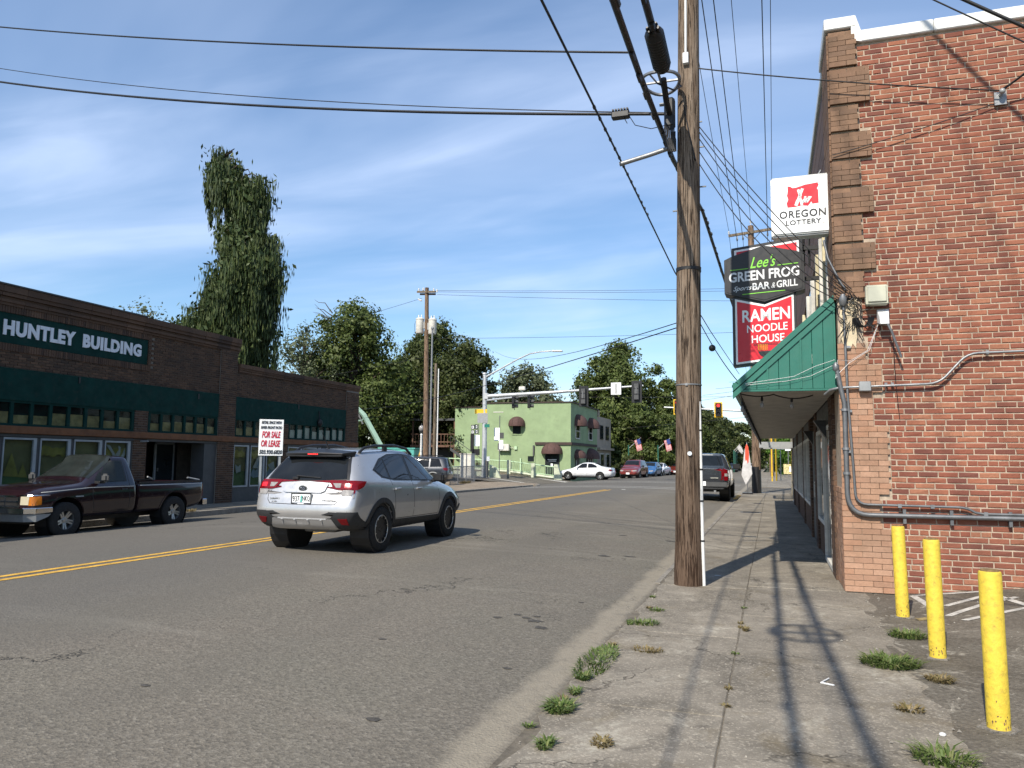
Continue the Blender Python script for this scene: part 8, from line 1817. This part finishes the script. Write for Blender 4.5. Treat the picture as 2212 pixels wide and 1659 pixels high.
# --- weeping conifer behind the shops
def conifer():
    t = thing('weeping_conifer', 'very tall dark weeping conifer with drooping curtains behind the shops', 'tree', (-28.2, 36, 0)); q = random.Random(77); rg = np.random.default_rng(77)
    # outline measured at the tree: height, left edge x, right edge x
    E = [(19.3, -30.6, -30.4), (18.6, -31.1, -29.2), (17.9, -31.35, -28.1), (17.2, -31.3, -26.9), (16.4, -30.0, -26.6), (15.5, -30.1, -26.7), (14.6, -30.3, -26.4), (13.4, -30.7, -25.9), (12.2, -30.9, -25.4), (11.0, -31.2, -25.35), (10.0, -32.2, -25.5), (9.2, -33.1, -25.7), (8.3, -34.2, -25.7), (7.0, -35.2, -25.5), (5.0, -35, -25.2), (2.5, -35, -25.2)]
    def env(z):
        for (za, la, ra), (zb, lb, rb) in zip(E, E[1:]):
            if za >= z >= zb: f = (za - z) / (za - zb); return la + (lb - la) * f, ra + (rb - ra) * f
        return E[-1][1:]
    V = []; m = MB(); m.tube([(-28.6, 36, -.4), (-28.4, 36, 6), (-28.9, 36, 12), (-29.8, 36, 16.5), (-30.5, 36, 19)], [.75, .55, .35, .2, .05], 10)
    curtains = []
    z = 19.2
    while z > 2.4:
        l, r = env(z); l += .3 if 12 < z < 17 else 0; r -= .15; cx = (l + r) / 2; rx = max(.25, (r - l) / 2)
        k = int(4 + rx * 6.2)
        for i in range(k):
            a = 2 * pi * (i + q.random()) / k; f = (q.uniform(.62, .99) if q.random() < .8 else q.uniform(.2, .6)) * (1.0 + .34 * noise.noise(Vector((cos(a) * 1.5, sin(a) * 1.5, z * .5))))
            if q.random() < .12: continue
            ry = rx * .95
            u_, v_ = .78 * rx * f * cos(a), .78 * ry * f * sin(a); curtains.append((cx + .78 * u_ - .62 * v_, 36 + .62 * u_ + .78 * v_, z + q.uniform(-.3, .35), a, f, q.uniform(.9, 2.1) * (.6 + .22 * rx), q.uniform(.18, .42)))
        z -= .50
    curtains += [(-31.0, 36, 18.2, pi, 1, 2.3, .3), (-31.1, 35.8, 17.6, pi, 1, 1.6, .16), (-31.0, 36.1, 16.4, pi, 1, 1.5, .16), (-27.0, 36, 17.3, 0, 1, 2.0, .26), (-27.3, 35.7, 17.4, 0, 1, 1.7, .34), (-25.8, 36, 12.2, 0, 1, 2.2, .3), (-26.0, 35.6, 13.7, 0, 1, 2.2, .34), (-30.2, 36, 19.1, 1, 1, 1.9, .4), (-29.4, 36, 18.8, 1, 1, 1.8, .4)]
    for n_, (x, y, z, a, f, ln, w) in enumerate(curtains):
        if n_ % 3 == 0: m.tube([(-28.5 - max(0, (z - 8)) * .16, 36, z + .1), ((x - 28.7) / 2 , (y + 36) / 2, z + .45), (x, y, z)], [.06, .04, .012], 4)
        k = int(66 + 84 * ln); tt = rg.random(k) ** .85
        wid = w * (1.15 - .85 * tt) * (.35 + 1.1 * np.minimum(1, tt * 5 + .25))
        px = x + rg.normal(size=k) * wid * .55 + np.cos(a) * (.10 - .2 * tt); py = y + rg.normal(size=k) * wid * .55 + np.sin(a) * (.10 - .2 * tt); pz = z + .12 - tt * ln + rg.normal(size=k) * .05
        L = rg.uniform(.10, .24, k); ww = L * rg.uniform(.12, .22, k); th = rg.uniform(0, 2 * pi, k); dx, dy = np.cos(th), np.sin(th); fl = rg.uniform(-.16, .16, k)
        v = np.empty((k, 4, 3))
        v[:, 0] = np.stack([px, py, pz + L], 1); v[:, 1] = np.stack([px - dx * ww, py - dy * ww, pz], 1); v[:, 2] = np.stack([px + fl * L * .5 * dy, py - fl * L * .5 * dx, pz - L * 1.1], 1); v[:, 3] = np.stack([px + dx * ww, py + dy * ww, pz], 1)
        V.append(v.reshape(-1, 3))
        k2_ = 9; # arching top tuft
        tp = np.stack([x + rg.normal(size=k2_) * w, y + rg.normal(size=k2_) * w, z + rg.uniform(-.1, .22, k2_)], 1); s = rg.uniform(.09, .2, k2_)[:, None]; A = rg.normal(size=(k2_, 3)); A /= np.linalg.norm(A, axis=1)[:, None]; Bq = np.cross(A, rg.normal(size=(k2_, 3))); Bq /= np.linalg.norm(Bq, axis=1)[:, None]
        v = np.empty((k2_, 4, 3)); v[:, 0] = tp - A * s; v[:, 1] = tp - Bq * s * .5; v[:, 2] = tp + A * s; v[:, 3] = tp + Bq * s * .5; V.append(v.reshape(-1, 3))
    core = []
    for z in np.arange(2.6, 18.6, .42):
        l, r = env(z); core.append(((l + r) / 2, 36, z, max(.2, (r - l) * .78 * .40), max(.2, (r - l) * .78 * .40), .5))
    V.append(leaf_cloud(core, 15000, .17, 5, up=-.2))
    quads('crown', np.concatenate(V), 'leaf_conifer', t, (-28.2, 36, 0)); m.build('trunk', 'bark', t, smooth=True)
conifer()
TREES = [
 ('broadleaf_tree', 'pale sparse tree top peeping over the shops left of the weeping conifer', -35.4, 36, 10.8, 2.6, 2.4, 'leaf_grey', 2600, .10, 1, .45, .75),
 ('broadleaf_tree', 'thin grey green airy tree right beside the weeping conifer', -41.5, 62, 14.6, 3.4, 3.2, 'leaf_grey', 6800, .13, 2, .25, .55),
 ('broadleaf_tree', 'tall spreading tree with bare dead limbs left of the transformer pole', -38.6, 66, 17.4, 5.6, 5.0, 'leaf_mid', 19000, .19, 3, .08, .22),
 ('broadleaf_tree', 'dark low tree in front of the tree with dead limbs', -42.4, 72, 13.2, 5.0, 4.5, 'leaf_dark', 14000, .20, 4, .0, .18),
 ('broadleaf_tree', 'broad dark tree behind the transformer pole', -34.5, 76, 16.6, 5.2, 5.0, 'leaf_dark', 20000, .20, 5, .0, .18),
 ('broadleaf_tree', 'dark tree filling in just left of the transformer pole', -38.4, 79, 15.6, 4.4, 4.2, 'leaf_mid', 14000, .2, 23, .02, .2),
 ('broadleaf_tree', 'low leafy tree behind the far end of the dark shops', -45.5, 70, 12.2, 4.2, 4.0, 'leaf_mid', 11000, .19, 24, .05, .25),
 ('broadleaf_tree', 'dark tree with a bright outer edge left of the signal mast', -29.4, 72, 13.6, 4.0, 4.2, 'leaf_dark', 17000, .18, 6, .0, .2),
 ('broadleaf_tree', 'dense shady tree low behind the deck and stair', -34.0, 80, 11.0, 6.0, 4.0, 'leaf_dark', 12000, .2, 7, .0, .25),
 ('broadleaf_tree', 'small open tree between the signal mast and lamp', -26.4, 84, 12.6, 3.6, 3.2, 'leaf_grey', 8400, .18, 8, .2, .42),
 ('broadleaf_tree', 'narrow dark tree behind the mint building roof', -29.6, 88, 11.4, 3.2, 3.0, 'leaf_dark', 6000, .19, 9, .1, .5),
 ('broadleaf_tree', 'tall full green poplar like tree right of the signals', -18.6, 100, 17.4, 5.8, 5.4, 'leaf_mid', 26000, .23, 10, .10, .18),
 ('broadleaf_tree', 'smaller upright tree beside the tall full tree near the foreground pole', -12.6, 101, 12.6, 2.9, 2.8, 'leaf_mid', 11000, .20, 11, .05, .2),
 ('broadleaf_tree', 'bright leafy lower tree behind the parked red suv', -14.6, 92, 8.8, 4.2, 3.6, 'leaf_mid', 14000, .18, 12, .0, .3),
 ('broadleaf_tree', 'large leafy street tree behind the flags left of the foreground pole', -11.6, 100, 9.2, 4.4, 4.2, 'leaf_mid', 14000, .19, 13, .0, .32),
 ('broadleaf_tree', 'rounded street tree just right of the foreground pole', -11.4, 118, 10.2, 5.2, 5.0, 'leaf_dark', 13000, .22, 14, .0, .3),
 ('broadleaf_tree', 'second rounded street tree down the left side of the road', -10.6, 137, 10.6, 5.6, 6.0, 'leaf_dark', 12000, .25, 15, .0, .3),
 ('broadleaf_tree', 'third street tree farther down the left side of the road', -9.6, 160, 10.6, 5.8, 6.0, 'leaf_dark', 9000, .29, 16, .0, .3),
 ('broadleaf_tree', 'last dark tree closing the view down the road', -6.5, 200, 11.2, 7.5, 6.0, 'leaf_dark', 9000, .35, 17, .0, .3),
 ('broadleaf_tree', 'bright green tree under the flat canopy on the right pavement', 3.4, 112, 7.2, 3.6, 3.4, 'leaf_bright', 9000, .18, 18, .05, .3),
 ('broadleaf_tree', 'tall tree seen through the gap above the flat canopy', 2.2, 150, 12.5, 4.6, 4.2, 'leaf_mid', 8000, .26, 19, .1, .4),
 ('broadleaf_tree', 'dark tree far right behind the bright green one', 7.5, 130, 9, 5, 5, 'leaf_dark', 7000, .25, 20, .0, .3),
]
for a in TREES: tree(*a)
ddt = thing('dead_limbs', 'bare dead limbs sticking out of the tree left of the transformer pole', 'branches', (-41.8, 65, 15)); q = random.Random(9); m = MB()
for i in range(5):
    p = Vector((-40.6, 65, 14.6 + .3 * i)); pts = [p.copy()]
    for k in range(4): p = p + Vector((-q.uniform(.3, .8), 0, q.uniform(.05, .6))); pts.append(p.copy())
    m.tube(pts, [.07, .05, .04, .025, .01], 5)
m.build('limbs', 'bark', ddt)
wd = tag(quads('woodland', leaf_cloud([(-60 - 6 * (i % 5), 95 + 9 * i, 5, 9, 9, 7) for i in range(8)] + [(-8 - i * 2, 240 + 6 * i, 4, 12, 10, 6) for i in range(5)] + [(12 + i * 8, 220, 4, 8, 8, 6) for i in range(6)] + [(-50 + i * 6.5, 105, 3.4, 5.5, 4, 5.2) for i in range(6)], 26000, .42, 55), 'leaf_dark', None), 'far mass of dark trees beyond the river and houses', 'trees', kind='stuff')
yb_ = tree('shrub', 'yellow green shrub behind the banner sign', 3.0, 98, 2.6, 1.1, 1.0, 'leaf_yellow', 1800, .09, 41, .0, .2, 6); yb_['category'] = 'shrub'
hg = tree('shrub', 'low dark hedge behind the row of parked cars', -14.5, 84, 2.2, 1.6, 7.0, 'leaf_dark', 6000, .11, 42, .0, .2, 10); hg['category'] = 'hedge'
def weed(label, x, y, r, h, n, mat, seed, z=0., flat=.5, ex=1.):
    t = thing('weed', label, 'weed', (x, y, z), 0); q = random.Random(seed); m = MB()
    for i in range(n):
        a = q.uniform(0, 2 * pi); d = r * math.sqrt(q.random()) * .55; bx, by = d * cos(a) * ex, d * sin(a)
        L = h * q.uniform(.35, 1.2); a2 = a + q.uniform(-.8, .8); w = q.uniform(.0025, .0075); lean = q.uniform(.3, 1.2) * flat * 2
        P = [(0, 0), (L * .45 * lean * .6, L * .5), (L * lean, L * q.uniform(.35, .85))]
        pts = [(bx + u * cos(a2), by + u * sin(a2), v) for u, v in P]; nx, ny = -sin(a2) * w, cos(a2) * w; k = len(m.v)
        m.v += [(pts[0][0] - nx, pts[0][1] - ny, 0), (pts[0][0] + nx, pts[0][1] + ny, 0), (pts[1][0] - nx, pts[1][1] - ny, pts[1][2]), (pts[1][0] + nx, pts[1][1] + ny, pts[1][2]), pts[2]]
        m.f += [(k, k + 1, k + 3, k + 2), (k + 2, k + 3, k + 4)]
    m.build('blades', mat, t, local=True)
WEEDS = [('grassy weed clump at the kerb joint, largest one along the road edge', -1.315, 6.05, 1.0, .045, 520, 'grass', .24), ('small weed clump at the kerb joint just before the largest one', -1.30, 5.56, .12, .06, 150, 'grass', .5), ('bushy weed clump at the kerb nearest the bottom edge', -1.29, 4.83, .19, .07, 360, 'grass', .8),
 ('tiny pale weed tuft at the kerb between two clumps', -1.28, 5.2, .10, .05, 90, 'grass', .6), ('straggly weed at the lower left pavement corner', -1.2, 4.2, .12, .06, 90, 'grass', .6), ('low weed patch in the pavement before the foreground pole', -1.2, 7.6, .2, .05, 170, 'grass', 1.4), ('thin weed tuft close to the foreground pole', -1.17, 8.3, .12, .04, 70, 'grass', 1.2), ('flat dry weed on the slab beside the kerb', -1.0, 6.55, .16, .035, 130, 'drygrass', 1.5),
 ('wide green grass clump left of the middle bollard', .84, 6.78, .31, .085, 620, 'grass', 1.2), ('grass clump between the two farther bollards', 1.13, 7.92, .22, .075, 300, 'grass', 1.3), ('dry weed patch in front of the middle bollard', 1.12, 6.42, .16, .05, 200, 'drygrass', 1.0), ('scraggly weed at the bottom right corner', .83, 4.72, .24, .08, 220, 'grass', 1.1), ('dry weed tuft left of the nearest bollard', .80, 5.6, .13, .04, 110, 'drygrass', 1.2),
 ('weed tuft in the long pavement joint', -.26, 7.65, .09, .045, 70, 'drygrass', .5), ('dry weed in the broken near slab', -.92, 4.35, .14, .035, 120, 'drygrass', .8), ('dry grass strip under the maroon pickup', -15.3, 14.0, .5, .12, 260, 'drygrass', .5), ('dry weeds at the kerb behind the maroon pickup', -15.2, 17.4, .5, .10, 240, 'drygrass', .5), ('grass along the foot of the chain link fence', -18.6, 46.0, 1.5, .25, 500, 'drygrass', .3)]
for i, (lb, x, y, r, h, n, mt_, ex_) in enumerate(WEEDS): weed(lb, x, y, r, h, n, mt_, 100 + i, .0 if x > -2 else .06, .6, ex_)
for i in range(7): weed('tiny dry sprig growing from the long pavement joint', -.31, 4.3 + i * .8 + br.uniform(-.35, .35), .05, .03, 22, 'drygrass' if i % 3 else 'grass', 300 + i, 0, .6); 
for o in list(SC.objects):
    if o.get('label') == 'tiny dry sprig growing from the long pavement joint': o['group'] = 'sprigs in the long pavement joint'
for i in range(8): weed('tiny weed tuft rooted along the kerb crack', -1.36 + br.uniform(-.04, .1), 3.6 + i * .78 + br.uniform(-.2, .2), .06, .035, 30, 'grass' if i % 2 else 'drygrass', 330 + i, 0, .6)
for o in list(SC.objects):
    if o.get('label') == 'tiny weed tuft rooted along the kerb crack': o['group'] = 'tufts along the kerb crack'
